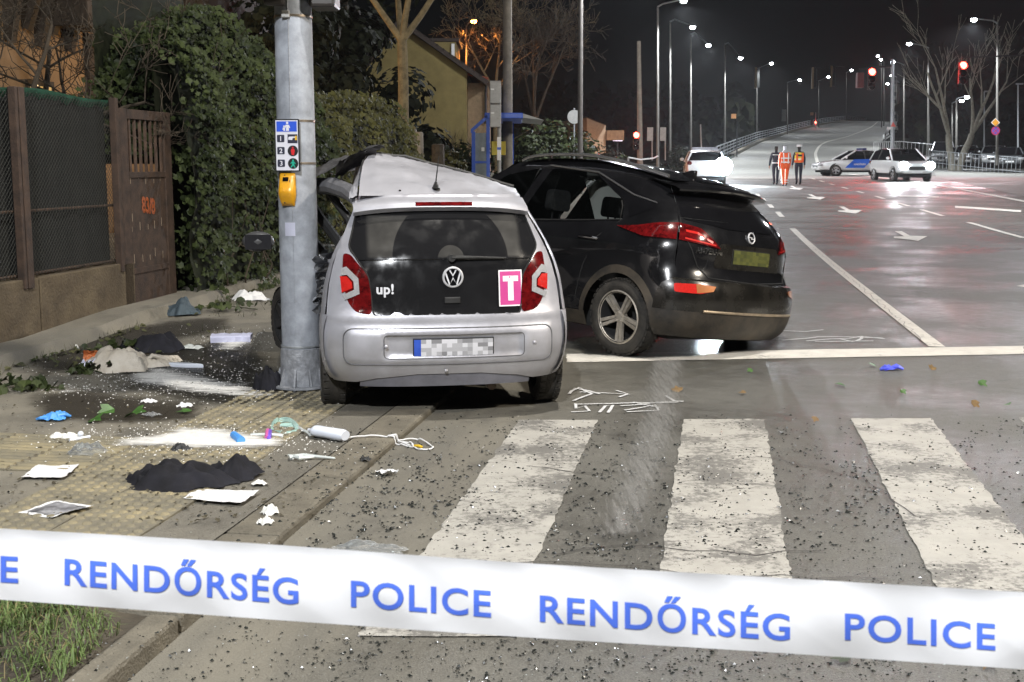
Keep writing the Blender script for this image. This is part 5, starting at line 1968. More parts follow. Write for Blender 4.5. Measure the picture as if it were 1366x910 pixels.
def street_lamp(hx, hy, px, pytop, ybase, Y, power, label, r=.07, col=(.9, .95, 1), zb=None, mat_=None, dY=-1.5, vis=.14):
    hp = D(hx, hy, Y + dY)
    zb_ = D(px, ybase, Y).z if zb is None else zb
    t = T('street_lamp', label, 'street lamp', (D(px, ybase, Y).x, Y, zb_), 0, 'lit street lamps along the road')
    pt = D(px, pytop, Y)
    MB().tube([(t.location.x, Y, zb_ - .3), (pt.x, Y, pt.z)], [r * 1.25, r * .75], 10).build('mast', M_MAST, t, world=True, smooth=True)
    MB().tube([(pt.x, Y, pt.z), (pt.x + (hp.x - pt.x) * .2, Y + dY * .2, pt.z + .12), (hp.x, hp.y, hp.z + .12)], [r * .75, r * .6, r * .5], 8).build('arm', M_GALV, t, world=True, smooth=True)
    d = Vector((hp.x - pt.x, dY, 0))
    d = d.normalized() if d.length > .05 else Vector((1, 0, 0))
    Mh = Matrix.Translation(hp + Vector((0, 0, .1))) @ Matrix.Rotation(atan2(d.y, d.x), 4, 'Z')
    hd = MB().box(-.35, .3, -.14, .14, -.02, .07, Mh).build('lamp_head', M_DARKM, t, world=True, bevel=.02)
    MB().ball(hp + Vector((0, 0, .02)), (vis, vis, vis * .7), 8).build('lens', mat_ or M_LAMPE, hd, world=True, smooth=True)
    lamp('street_light', hp + Vector((0, 0, -.14)), power, col, .12, spot=150, aim=hp + Vector((d.x * .15, d.y * .15, -1)), blend=.45)
    return t


LP = [(912, 2, 877.5, 9, 216, 71, 'tallest lit lamp of the left row, beside the two small boards'),
      (924, 37, 894, 29, 213, 86, 'second lit lamp of the left row, next to the bare thin post'),
      (945, 61, 921.5, 46, 210, 102, 'third lit lamp of the left row, above the white police car'),
      (988, 78, 967, 59, 205, 124, 'lit lamp of the left row standing at the foot of the bridge barrier'),
      (1029, 85, 1009.5, 92, 189, 160, 'lit lamp carrying a pale signal backboard on the bridge barrier'),
      (1067, 107, 1050.5, 110, 179, 205, 'lit lamp with a small box halfway up the bridge barrier'),
      (1105, 103, 1092, 108, 168, 250, 'lit lamp higher on the bridge next to a tiny red signal'),
      (1136, 94, 1129, 97, 160, 290, 'lit lamp near the crest of the bridge on its left'),
      (1299, 27, 1330.5, 31, 214, 80, 'nearest lit lamp of the right row, carrying the diamond sign'),
      (1213, 59, 1238.5, 64, 206, 104, 'second lit lamp of the right row, behind the headlights'),
      (1191, 83, 1206, 87, 195, 135, 'lit lamp of the right row just right of the signal mast'),
      (1216, 90, 1222, 93, 185, 170, 'far lit lamp of the right row, upper of a distant pair'),
      (1233, 95, 1236, 97, 185, 185, 'far lit lamp of the right row, lower of a distant pair'),
      (1184, 112, 1180, 114, 158, 300, 'lit lamp seen over the crest of the bridge'),
      (1189, 101, 1196, 103, 160, 270, 'lit lamp over the bridge between mast and crest'),
      (1171, 75, 1176, 77, 168, 240, 'topmost of the small lit lamps above the red signal'),
      (1175, 80, 1179, 82, 166, 225, 'small lit lamp right under the topmost one above the red signal'),
      (1290, 130, 1276, 133, 200, 105, 'short lit lamp in the car park behind the pale tree'),
      (1283, 135, 1270, 138, 200, 120, 'shorter lit lamp in the car park left of its neighbour')]
for i, (hx, hy, px, pt_, yb, Y, lb) in enumerate(LP):
    street_lamp(hx, hy, px, pt_, yb, Y, (9000 if Y < 90 else 7000 if Y < 170 else 6000) if i < 17 else 1500, lb, .085 if Y > 100 else .075, vis=.13 + Y * .0006, dY=-1.5 if Y < 150 else -2)
o_ = street_lamp(632, 29, 622, 36, 205, 66, 6500, 'orange sodium lamp above the yellow house', .05, (1, .36, .08), mat_=M_LAMPO, vis=.15)
for i, (px, pt_, yb, Y, ax, lb) in enumerate(((1313, 122, 212, 95, 1322, 'unlit slim double-arm lamp in the car park'), (1358, 112, 214, 85, 1364, 'unlit slim lamp at the right edge of the car park'))):
    t = T('car_park_lamp', lb, 'street lamp', D(px, yb, Y))
    MB().tube([D(px, yb + 6, Y), D(px, pt_, Y)], [.07, .05], 8).build('mast', M_GALV, t, world=True, smooth=True)
    MB().tube([D(px, pt_, Y), D(ax, pt_, Y)], .04, 6).box(D(ax, 0, Y).x - .1, D(ax, 0, Y).x + .35, Y - .1, Y + .1, D(0, pt_ + 1, Y).z, D(0, pt_ - 1, Y).z).build('arm', M_GALV, t, world=True)

# the row goes on past the photographer: two more lamps of the same kind light the crossing
for x, y, hx, hy, pw, col, lb in ((-6.6, -3.5, -1.7, -4.5, 8600, (.95, .97, 1), 'street lamp behind the photographer at the kerb'), (17, 2, 13.0, 3, 6500, (1, .9, .76), 'street lamp at the far kerb on the right'), (20.5, 33, 17.5, 32, 6500, (.92, .95, 1), 'street lamp of the right row, outside the picture')):
    t = T('street_lamp', lb, 'street lamp', (x, y, .1), 0, 'lit street lamps along the road')
    b_ = MB().tube([(0, 0, 0), (0, 0, 8.6), ((hx - x) * .5, (hy - y) * .5, 9.1), (hx - x, hy - y, 9.2)], [.11, .08, .06, .05], 12)
    b_.build('mast', M_GALV, t, smooth=True)
    MB().ball((hx - x, hy - y, 9.12), (.2, .2, .1), 8).build('lens', M_LAMPE, t, smooth=True)
    lamp('street_light', (hx, hy, 8.95), pw, col, .14)

# ------------------------------------------------------------------ traffic signals
M_REDE = mat('red_signal_lens', (.8, .05, .04), .3, emis=(1, .03, .02), es=45)
M_SIGB = mat('signal_housing', (.015, .016, .015), .5, var=.2)
M_OCH = mat('signal_backboard', (.32, .22, .12), .7, var=.15)


def signal_head(t, c, s=1.0, lit=True, rad=.165):
    hh = MB()
    for k in range(3): hh.box(-.17 * s, .17 * s, -.1, .1, (.17 - k * .34 - .165) * s, (.17 - k * .34 + .165) * s)
    o = hh.xf(Matrix.Translation(c)).build('signal_head', M_SIGB, t, world=True, bevel=.02)
    for k in range(3):
        zc = c.z + (.17 - k * .34) * s
        MB().lathe([(rad * s, 0), (rad * .7 * s, .02), (0, .03)], 20, Matrix.Translation((c.x, c.y - .102, zc)) @ Matrix.Rotation(pi / 2, 4, 'X')).build('signal_lens', M_REDE if k == 0 and lit else M_GLOSSB, o, world=True, smooth=True)
        MB().lathe([(rad * 1.05 * s, 0), (rad * 1.05 * s, .16)], 16, Matrix.Translation((c.x, c.y - .101, zc)) @ Matrix.Rotation(pi / 2, 4, 'X'), 0, pi, 2 * pi).build('visor', M_SIGB, o, world=True, smooth=True)
    if lit: lamp('red_light', (c.x, c.y - .35, c.z + .17 * s), 1100, (1, .02, .01), .14, spot=165, aim=(c.x, c.y - 10, c.z - 2.5), blend=.6)
    return o


Yg = 76
sg_ = T('traffic_signal', 'overhead red traffic signal on a mast arm with a warning sign on its mast', 'traffic light', D(1190, 200, Yg))
MB().tube([D(1190.5, 208, Yg), D(1190.5, 79, Yg)], [.12, .09], 10).build('mast', M_GALV, sg_, world=True, smooth=True)
MB().tube([D(1190.5, 88, Yg), D(1146, 92, Yg)], [.06, .04], 8).build('mast_arm', M_DARKM, sg_, world=True, smooth=True)
signal_head(sg_, D(1162.5, 101, Yg - .2), 1.25)
b_ = MB().box(-.2, .2, -.2, .2, -.55, .35, Matrix.Translation(D(1147, 105, Yg)))
b_.build('side_head', mat('red_lit_housing', (.1, .02, .02), .5), sg_, world=True, bevel=.03)
MB().add([D(1188, 169, Yg - .2), D(1195, 169, Yg - .2), D(1191.5, 162.5, Yg - .2)], [(0, 1, 2)]).build('warning_triangle', mat('warning_red', (.6, .12, .1), .5), sg_, world=True)
MB().box(D(1189, 0, Yg).x, D(1194, 0, Yg).x, Yg - .2, Yg - .18, D(0, 173, Yg).z, D(0, 169.5, Yg).z).build('sign_plate', M_WHITE, sg_, world=True)
sg2 = T('traffic_signal', 'red traffic signal hanging before the forked pale tree', 'traffic light', D(1400, 222, 70))
MB().tube([D(1402, 222, 70), D(1402, 70, 70)], [.12, .09], 10).build('mast', M_GALV, sg2, world=True, smooth=True)
MB().tube([D(1402, 72, 70), D(1284, 77, 70)], [.05, .03], 8).build('mast_arm', M_DARKM, sg2, world=True, smooth=True)
MB().tube([D(1284, 77, 70), D(1284, 84, 70)], .02, 6).build('hanger', M_DARKM, sg2, world=True)
signal_head(sg2, D(1284, 92.5, 69.8), 1.2)
sg3 = T('traffic_signal', 'tall pale signal post at left with one small red light', 'traffic light', D(853, 216, 58))
MB().tube([D(854, 222, 58), D(852.2, 55, 58)], [.14, .09], 10).build('mast', M_POLEC, sg3, world=True, smooth=True)
signal_head(sg3, D(848.5, 184.5, 57.8), .8)
for k, (px, y0, y1, Y, lb) in enumerate(((1011, 90, 118, 158, 'left of the three tall signal backboards, on a lamp mast'), (1087.5, 90, 118.5, 150, 'middle one of the three tall signal backboards'), (1112.5, 88, 116, 175, 'right one of the three tall signal backboards'))):
    t = T('signal_backboard', lb, 'traffic light', D(px, y1, Y))
    MB().box(D(px - 1.3, 0, Y).x, D(px + 1.3, 0, Y).x, Y - .1, Y + .1, D(0, y1, Y).z, D(0, y0, Y).z).build('board', M_OCH, t, world=True)
    MB().tube([D(px - 1.6, y0 + 2, Y + .3), D(px - 1.6, y1 - 1, Y + .3)], .35, 8).build('signal_housing', M_SIGB, t, world=True)
    MB().tube([D(px, y0, Y + .5), D(px + (14 if k else -2), y0 + 1, Y + .5)], .06, 6).build('mast_arm', M_DARKM, t, world=True)
t = T('traffic_signal', 'tiny low red signal on the bridge barrier', 'traffic light', D(1088, 168, 240))
MB().tube([D(1088, 172, 240), D(1088, 150, 240)], .09, 6).build('mast', M_GALV, t, world=True)
MB().box(D(1086.5, 0, 240).x, D(1089.5, 0, 240).x, 239.7, 240, D(0, 167, 240).z, D(0, 160, 240).z).build('signal_head', M_SIGB, t, world=True)
MB().ball(D(1088, 163.5, 239.6), .2, 6).build('signal_lens', M_REDE, t, world=True)
MB().box(D(1086, 0, 240).x, D(1090, 0, 240).x, 239.8, 240.1, D(0, 154, 240).z, D(0, 150, 240).z).build('backboard', M_OCH, t, world=True)
t = T('control_box', 'small lit orange signal box hanging in the dark left of the bridge', 'traffic light', D(983, 155, 110))
MB().box(D(980, 0, 110).x, D(986, 0, 110).x, 110, 110.3, D(0, 158, 110).z, D(0, 152, 110).z).build('housing', mat('orange_lit_housing', (.5, .26, .12), .6, emis=(1, .5, .2), es=.25), t, world=True)
MB().tube([D(983, 158, 110.3), D(983, 212, 110.3)], .06, 6).build('mast', M_DARKM, t, world=True)

# boards, road signs, barrier arm
for px, y0, y1, Y, w, lb in ((870, 170, 188, 68, 8, 'grey board left of the tallest lamp mast'), (887.5, 170, 188, 68, 8, 'paler board right of the tallest lamp mast'), (1050.5, 146, 162, 200, 6, 'small pale box on a bridge lamp mast')):
    t = T('sign_board', lb, 'sign', D(px, y1, Y))
    MB().box(D(px - w / 2, 0, Y).x, D(px + w / 2, 0, Y).x, Y - .03, Y, D(0, y1, Y).z, D(0, y0, Y).z).build('board', M_GREYP, t, world=True)
    if Y < 100: MB().tube([D(px, y1, Y + .05), D(px, 214, Y + .05)], .035, 6).build('post', M_GALV, t, world=True)
t = T('barrier_arm', 'thin white barrier rail across the side street', 'barrier', D(850, 212, 54))
MB().tube([D(838, 210, 54), D(855, 213, 54), D(872, 211, 54), D(878, 208, 54)], .035, 6).build('rail', M_WHITE, t, world=True)
MB().tube([D(838, 210, 54), D(838, 226, 54)], .05, 6).build('post', M_GREYP, t, world=True)
t = T('road_sign', 'yellow diamond priority sign on the right lamp mast', 'sign', D(1328, 163, 79.7))
dm = [D(1328 + a, 163.5 + b, 79.7) for a, b in ((-6, 0), (0, -6), (6, 0), (0, 6))]
MB().add(dm, [(0, 1, 2, 3)]).build('plate', M_WHITE, t, world=True)
MB().add([D(1328 + a * .82, 163.5 + b * .82, 79.66) for a, b in ((-6, 0), (0, -6), (6, 0), (0, 6))], [(0, 1, 2, 3)]).build('face', mat('priority_yellow', (.75, .33, .03), .5, var=.05), t, world=True)
t = T('road_sign', 'round no-stopping sign under the yellow diamond', 'sign', D(1328, 174.5, 79.7))
Mz = Matrix.Translation(D(1328, 174.5, 79.7)) @ Matrix.Rotation(pi / 2, 4, 'X')
MB().lathe([(0, 0), (.27, 0), (.28, .01), (.22, .012), (.0, .012)], 24, Mz).build('blue_face', mat('sign_blue', (.12, .1, .5), .5), t, world=True)
b_ = MB().lathe([(.275, .014), (.215, .014)], 24, Mz)
for s_ in (1, -1): b_.ribbon([(-.16, -.16 * s_), (.16, .16 * s_)], .05, lambda a, c: Mz @ Vector((a, c, .016 + .002 * s_)))
b_.build('red_ring', mat('sign_red', (.55, .03, .08), .5), t, world=True)

# railings: car park fence on the right, bridge barriers
def railing(name, label, pts, h, nposts, m, r=.025, rails=(1.0, .15), pw=.02):
    t = T(name, label, 'railing', pts[0])
    pts = [Vector(p) for p in pts]
    seg = [(pts[i + 1] - pts[i]).length for i in range(len(pts) - 1)]
    tot = sum(seg)

    def at(s):
        for i, L in enumerate(seg):
            if s <= L or i == len(seg) - 1: return pts[i].lerp(pts[i + 1], min(1, s / L))
            s -= L
    for f in rails:
        MB().tube([at(tot * k / 30) + Vector((0, 0, h * f)) for k in range(31)], r, 5).build('rail', m, t, world=True)
    for k in range(nposts):
        p = at(tot * k / (nposts - 1))
        MB().tube([p - Vector((0, 0, .2)), p + Vector((0, 0, h))], pw, 5).build('post', m, t, world=True)
    return t


railing('park_fence', 'low rail fence along the car park on the right', [D(1238, 219, 92), D(1300, 226, 84), D(1366, 233, 76), D(1450, 243, 70)], 1.0, 34, M_GALV, .02)
railing('bridge_railing', 'pale railing beside the ramp behind the headlight car', [D(1165, 212, 88), D(1200, 209, 96), D(1240, 212, 100), D(1262, 213, 102)], 1.15, 26, mm('pale_rail', (.55, .55, .55), .5, .3), .035)
railing('bridge_barrier', 'long grey barrier on the left edge of the bridge', [(fl(d) - .8, d, fz(d)) for d in (100, 124, 160, 190, 220, 250, 280, 310, 345)], 1.2, 60, M_GALV, .06, (1.0, .75, .5, .25), .05)
railing('bridge_barrier', 'dark guard rail on the right edge of the bridge', [(fr(d) + .4, d, fz(d)) for d in (118, 140, 160, 190, 220, 270, 310, 345)], 1.3, 36, M_GREYP, .1, (1.0, .6, .3), .06)
t = T('tower_block', 'pale distant tower behind the signal mast', 'building', D(1199, 150, 330))
MB().box(D(1195, 0, 330).x, D(1205, 0, 330).x, 330, 336, 0, D(0, 112, 330).z).build('wall', mat('pale_render', (.4, .38, .33), .9, var=.2), t, world=True)
MB().lathe([(1.0, 0), (.95, .4), (.6, .8), (0, 1.0)], 12, Matrix.Translation((D(1200, 0, 333).x, 333, D(0, 112, 330).z + .01)) @ Matrix.Scale(1.1, 4)).build('dome', M_TILE, t, world=True)
for k in range(4):
    MB().box(D(1197, 0, 330).x, D(1202, 0, 330).x, 329.9, 330.0, D(0, 128 + k * 10, 330).z, D(0, 123 + k * 10, 330).z).build('window', M_DARKM, t, world=True)
# ================================================================== signal pole in front, with its sign and push button
PB = G(403, 514, .05)
tp = T('signal_pole', 'thick galvanised signal pole the silver car is wrapped against', 'pole', (PB.x, PB.y, .05))
M_POLE = mat('scuffed_galvanised_pole', (.29, .31, .345), .7, .1, var=.32, scale=7, bump=.12, bscale=30, rvar=.12)
M_POLE2 = mat('dirty_base_zinc', (.27, .28, .30), .65, .3, var=.35, scale=14, bump=.3)
b_ = MB().lathe([(.134, .26), (.132, .3), (.131, 1.2), (.126, 2.2), (.118, 4.2), (.1, 8.6), (.09, 8.8)], 40)
b_.build('shaft', M_POLE, tp, smooth=True)
b_ = MB().lathe([(.155, -.04), (.152, .02), (.146, .12), (.142, .25), (.1385, .268), (.133, .27)], 40)
b_.build('base_sleeve', M_POLE2, tp, smooth=True)
for k in range(10):
    Mk = Matrix.Rotation(2 * pi * k / 10 + .2, 4, 'Z')
    MB().prism([(.142, -.03), (.195, -.03), (.195, 0), (.152, .13), (.142, .13)], -.006, .006, Mk @ Matrix.Rotation(pi / 2, 4, 'X')).build('gusset', M_POLE2, tp)
MB().lathe([(0, .0), (.21, .0), (.21, .014), (.0, .016)], 32).build('base_plate', M_POLE2, tp, smooth=True)
MB().lathe([(.1345, .278), (.139, .28), (.139, .292), (.1345, .294)], 40).build('weld_ring', M_GALV, tp, smooth=True)


def pol(px, py): return D(px, py, PB.y - .13)


for py in (161, 218, 20):
    z = pol(395, py).z - .05
    r_ = .1318 - .0055 * (z - 1.2) if z > 1.2 else .1315
    MB().lathe([(r_, z - .008), (r_ + .003, z - .006), (r_ + .003, z + .006), (r_, z + .008)], 40).build('steel_band', mat('band_steel', (.5, .42, .33), .3, .9, var=.2), tp, smooth=True)
# a lap seam and pale sticker
zs0, zs1 = pol(380, 315).z - .05, pol(380, 297).z - .05


def cyl(a, z, r): return (r * cos(a), r * sin(a), z)


MB().grid(lambda a, b: cyl(radians(-122 + 33 * a), zs0 + (zs1 - zs0) * b, .1325), 8, 2).build('sticker', mat('faded_label', (.45, .46, .56), .5, var=.08), tp, smooth=True)
MB().tube([cyl(radians(-96), .32 + .1 * k, .1295 - (.003 if k > 15 else 0)) for k in range(26)], .0028, 4).build('seam', M_POLE2, tp)
# signal heads above, whose lower edges hang into the picture
M_HOU = mat('dark_signal_case', (.035, .03, .028), .45, var=.2)
z0 = pol(430, 9).z - .05
MB().box(.125, .30, -.14, .14, z0, z0 + .9).build('signal_case', M_HOU, tp, bevel=.02)
MB().box(-.16, -.03, -.2, -.11, pol(380, 8).z - .05, pol(380, 8).z + .4).build('signal_bracket', M_HOU, tp, bevel=.015)
MB().box(-.16, .14, -.5, -.2, pol(380, 8).z + .06, pol(380, 8).z + .95).build('signal_case', M_HOU, tp, bevel=.02)
MB().box(-.055, .0, -.15, -.118, pol(384, 24).z - .05, pol(384, 14).z - .05).build('band_clip', M_GREYP, tp, bevel=.006)
b_ = MB().tube([(0, 0, 8.6), (.3, -.2, 8.95), (2.6, -1.2, 9.15)], [.06, .05, .045], 8)
b_.build('lamp_arm', M_GALV, tp, smooth=True)
MB().ball((2.7, -1.25, 9.1), (.2, .2, .09), 8).build('lamp_lens', M_LAMPE, tp, smooth=True)
lamp('street_light', (PB.x + 2.7, PB.y - 1.25, 8.95), 2500, (1, .95, .87), .14)

# instruction sign strapped to the pole
s0, s1 = pol(368.5, 229), pol(400.5, 159)
sw, sh = s1.x - s0.x, (s1.z - s0.z)
sg = T('crossing_sign', 'numbered pedestrian push-button instruction sign strapped to the pole', 'sign', (s0.x + sw / 2, PB.y - .15, s0.z), radians(-7))
M_SW = mat('sign_white', (.62, .62, .68), .4, var=.04)
M_SB = mat('sign_blue_print', (.02, .08, .55), .4, var=.05)
M_SD = mat('sign_dark_print', (.022, .024, .045), .4, var=.1)
M_SK = mat('sign_black', (.01, .01, .012), .4)
M_SR = mat('sign_red_print', (.55, .015, .02), .4)
M_SG = mat('sign_green_print', (.01, .35, .24), .4)
M_SY = mat('sign_yellow_print', (.7, .4, .02), .4)
MB().prism(rnd([(-sw / 2, 0), (sw / 2, 0), (sw / 2, sh), (-sw / 2, sh)], .01), 0, .012, Matrix.Rotation(pi / 2, 4, 'X')).build('backing', M_SK, sg)


def sp(x, y, d=0): return (-sw / 2 + sw * x, -.0125 - d, sh * y)


def spoly(name, pts, m, d, par=sg): return MB().poly(pts, lambda x, y: sp(x, y, d), (), .2).build(name, m, par)


face = spoly('face', [(.05, .025), (.95, .025), (.95, .975), (.05, .975)], M_SW, .001)
blue = spoly('blue_panel', [(.09, .76), (.91, .76), (.91, .955), (.09, .955)], M_SB, .002, face)
AR = sh / sw


def circ(cx, cy, r, n=18): return [(cx + r * cos(2 * pi * k / n), cy + r / AR * sin(2 * pi * k / n)) for k in range(n)]


b_ = MB()
q = lambda pts, d: b_.poly(pts, lambda x, y: sp(x, y, d), (), .3)
q(circ(.53, .925, .05), .003)
q([(.46, .89), (.60, .89), (.65, .83), (.61, .825), (.585, .86), (.60, .775), (.47, .775), (.49, .86), (.45, .83), (.42, .835)], .003)
q(circ(.40, .862, .035), .0032)
q([(.36, .84), (.44, .84), (.47, .85), (.44, .81), (.44, .775), (.37, .775), (.37, .80), (.33, .80)], .0032)
b_.build('pictogram', M_SW, face)
for ky, num in ((.63, '1'), (.40, '2'), (.16, '3')):
    spoly('number_square', rnd([(.10, ky - .07), (.40, ky - .07), (.40, ky + .07), (.10, ky + .07)], .03), M_SD, .002, face)
    v, f = text_tris(num, 1.0, .02)
    MB().add([sp(.25 + a * .26, ky - .045 + c * .26 / AR, .003) for a, c in v], f).build('numeral', M_SW, face)
spoly('hand_square', [(.53, .54), (.93, .54), (.93, .71), (.53, .71)], M_SD, .002, face)
b_ = MB()
b_.poly([(.56, .605), (.72, .60), (.74, .64), (.83, .642), (.83, .665), (.74, .668), (.60, .665), (.56, .65)], lambda x, y: sp(x, y, .003), (), .3)
b_.build('hand', M_SW, face)
spoly('button_print', [(.83, .60), (.91, .60), (.91, .68), (.83, .68)], M_SY, .003, face)
for cy, m_, walk in ((.395, M_SR, 0), (.155, M_SG, 1)):
    spoly('signal_disc', circ(.73, cy, .21, 28), M_SK, .002, face)
    b_ = MB()
    b_.poly(circ(.73, cy + .06, .035), lambda x, y: sp(x, y, .003), (), .3)
    if walk: b_.poly([(.69, cy + .04), (.77, cy + .04), (.84, cy - .005), (.81, cy - .012), (.77, cy + .012), (.78, cy - .03), (.83, cy - .075), (.79, cy - .08), (.73, cy - .035), (.66, cy - .08), (.62, cy - .075), (.69, cy - .02), (.69, cy + .012), (.64, cy - .01), (.62, cy)], lambda x, y: sp(x, y, .003), (), .3)
    else: b_.poly([(.67, cy + .04), (.79, cy + .04), (.81, cy), (.775, cy - .08), (.685, cy - .08), (.65, cy)], lambda x, y: sp(x, y, .003), (), .3)
    b_.build('walking_figure' if walk else 'standing_figure', m_, face)

# yellow push button
c0, c1 = pol(374, 275), pol(395.5, 230.5)
pw_, ph_ = c1.x - c0.x, c1.z - c0.z
pbn = T('push_button', 'yellow pedestrian push-button box under the instruction sign', 'button box', ((c0.x + c1.x) / 2, PB.y - .125, c0.z), radians(-10))
M_YEL = mat('yellow_casing', (.62, .30, .012), .35, var=.12, scale=9, coat=.4, bump=.05)
b_ = MB()


def pbf(a, b):
    z = b
    t = a * 2 - 1
    w = (.40 + .1 * sstep(0, .35, z) - .03 * sstep(.8, 1, z)) * pw_
    e = max(0, 1 - abs(t) ** 4) ** .25
    ez = min(1, min(z, 1 - z) * 9) ** .5
    bul = .5 + .8 * math.exp(-((z - .42) / .28) ** 2)
    return (t * w, -.012 - .045 * e * ez * bul, z * ph_)


b_.grid(pbf, 16, 24)
b_.build('casing', M_YEL, pbn, smooth=True, sharp=80)
fz_ = lambda x, z, o=.002: (x, pbf(.5 + x / pw_, z)[1] - o, z * ph_)
MB().poly([(-.024, .75), (.016, .75), (.016, .87), (-.024, .87)], lambda x, z: fz_(x, z, .004), (), .02).build('display_window', M_GLOSSB, pbn)
b_ = MB().ball(fz_(-.012, .93), .0045, 5).build('screw', M_DARKM, pbn)
b_ = MB().ball(fz_(-.012, .11), .0045, 5).build('screw', M_DARKM, pbn)
MB().ribbon([(.026, .72), (.026, .79)], .005, lambda x, z: fz_(x, z, .002)).build('slot', M_DARKM, pbn)
MB().tube([fz_(-.02 + .014 * cos(t), .42 + .14 * sin(t), .001) for t in [pi * k / 12 for k in range(13)]], .0012, 4).build('arrow_relief', M_YEL, pbn)

# ================================================================== police tape across the foreground
M_TAPE = mat('tape_film', (.72, .72, .73), .35, var=.03, scale=3, bump=.2, bscale=4)
M_TBLUE = mat('tape_print', (.075, .16, .68), .4, var=.06)
tape = T('police_tape', 'white police tape with blue lettering stretched across the foreground', 'barrier tape', D(683, 795, 1.36))
ytop = tab([(-300, 689), (0, 705), (340, 725), (683, 750), (1024, 770), (1366, 790), (1700, 808)])
ybot = tab([(-300, 780), (0, 800), (340, 825), (683, 849), (1024, 870), (1366, 893), (1700, 914)])
ydep = lambda px: 1.40 - .10 * px / 1366


def tp_(px, f, off=0.0):
    y = ytop(px) * (1 - f) + ybot(px) * f
    curl = -.012 * sin(pi * f) * .6 - .008 * (1 - f) ** 6 + .0022 * sin(px * .02 + f * 3) + .0012 * sin(px * .051 - f * 5) + .0016 * abs(sin(px * .0083 + f * 1.7)) + .0008 * abs(sin(px * .023 - f * 4))
    return D(px, y, ydep(px) + curl - off)


MB().grid(lambda a, b: tp_(-300 + 2000 * a, b), 400, 30).build('band', M_TAPE, tape, world=True, smooth=True)
ybase = tab([(-200, 765), (18, 777), (90, 780), (398, 806), (468, 809), (655, 823), (725, 829), (1053, 854), (1130, 853), (1328, 867), (1650, 889)])


def tword(txt, px0, px1):
    v, f = text_tris(txt, 1.0, .018, 1.1, 'LEFT')
    xs = [a for a, c in v]
    x0, x1 = min(xs), max(xs)
    caps = 34.5 / .70 * 1.0
    for _ in range(2):                             # finer triangles follow the film
        nf = []
        for t in f:
            for k in range(1, len(t) - 1):
                a, b, c = t[0], t[k], t[k + 1]
                m = len(v)
                v += [((v[i][0] + v[j][0]) / 2, (v[i][1] + v[j][1]) / 2) for i, j in ((a, b), (b, c), (c, a))]
                nf += [[a, m, m + 2], [m, b, m + 1], [m + 2, m + 1, c], [m, m + 1, m + 2]]
        f = nf
    q = []
    for a, c in v:
        px = px0 + (px1 - px0) * (a - x0) / (x1 - x0)
        py = ybase(px) - c * caps
        fr_ = (py - ytop(px)) / (ybot(px) - ytop(px))
        q.append(tp_(px, fr_, .0009))
    MB().add(q, f).build('lettering', M_TBLUE, tape, world=True)


tword('POLICE', -163, 24)
tword('RENDŐRSÉG', 86, 398)
tword('POLICE', 468, 655)
tword('RENDŐRSÉG', 720, 1054)
tword('POLICE', 1127, 1328)
tword('RENDŐRSÉG', 1396, 1740)

# ================================================================== grass verge at the lower left
b_ = MB()


def gr(a, b):
    u = 3.98 - 3.2 * b
    v = -1.855 - 2.0 * a
    p = RD(u, v)
    return (p.x, p.y, hk(u) + .01 + .03 * fbm(u * 3, v * 3) * min(1, a * 6) - (.03 * (1 - min(1, a * 8))))


b_.grid(gr, 30, 30)
tag(b_.build('verge_soil', M_SOIL, smooth=True), kind='structure')
M_GRASS = mat('grass_blade', (.06, .125, .022), .6, var=.5, scale=6, col2=(.13, .19, .05))
M_STRAW = mat('dry_grass', (.16, .13, .06), .8, var=.4, scale=6)
r_ = random.Random(5)
b_ = MB()
for k in range(32000):
    u, v = r_.uniform(1.6, 4.0), -1.87 - r_.uniform(0, 1.6)
    dn = fbm(u * 2.2, v * 2.2, 3) + .7 * sstep(-1.95, -2.3, v) - .35 * sstep(3.4, 4.0, u)
    if dn < r_.uniform(-.35, .4): continue
    p = RD(u, v)
    z = hk(u) + .0 + .03 * fbm(u * 3, v * 3)
    a = r_.uniform(0, 2 * pi)
    L = r_.uniform(.03, .095)
    d = Vector((cos(a), sin(a), 0))
    s_ = Vector((-d.y, d.x, 0)) * r_.uniform(.0012, .0026)
    ln = r_.uniform(.4, 1.3)
    q0 = Vector((p.x, p.y, z))
    q1 = q0 + d * L * ln * .4 + Vector((0, 0, L * .6))
    q2 = q0 + d * L * ln + Vector((0, 0, L * (1.05 - ln * .5)))
    b_.add([q0 - s_, q0 + s_, q1 + s_ * .8, q1 - s_ * .8, q2], [(0, 1, 2, 3), (3, 2, 4)], 1 if r_.random() < .14 else 0)
tag(b_.build('grass', [M_GRASS, M_STRAW]), 'patchy green grass on the soil beside the kerb', 'grass', kind='stuff')
# ================================================================== police cars and parked cars
M_WPAINT = mat('white_car_paint', (.66, .66, .66), .25, var=.04, coat=.8)
M_PBLUE = mat('police_blue', (.02, .12, .6), .4, var=.05)
M_HEAD = mat('lit_headlight', (.9, .9, .9), .2, emis=(.8, .92, 1), es=70)
M_GREYC = mat('grey_car_paint', (.16, .17, .18), .25, .5, var=.1, coat=.8)
M_DKC = mat('dark_car_paint', (.03, .032, .04), .2, .3, var=.2, coat=1)
M_SILC = mat('silver_car_paint', (.42, .43, .44), .28, .6, var=.08, coat=.6)


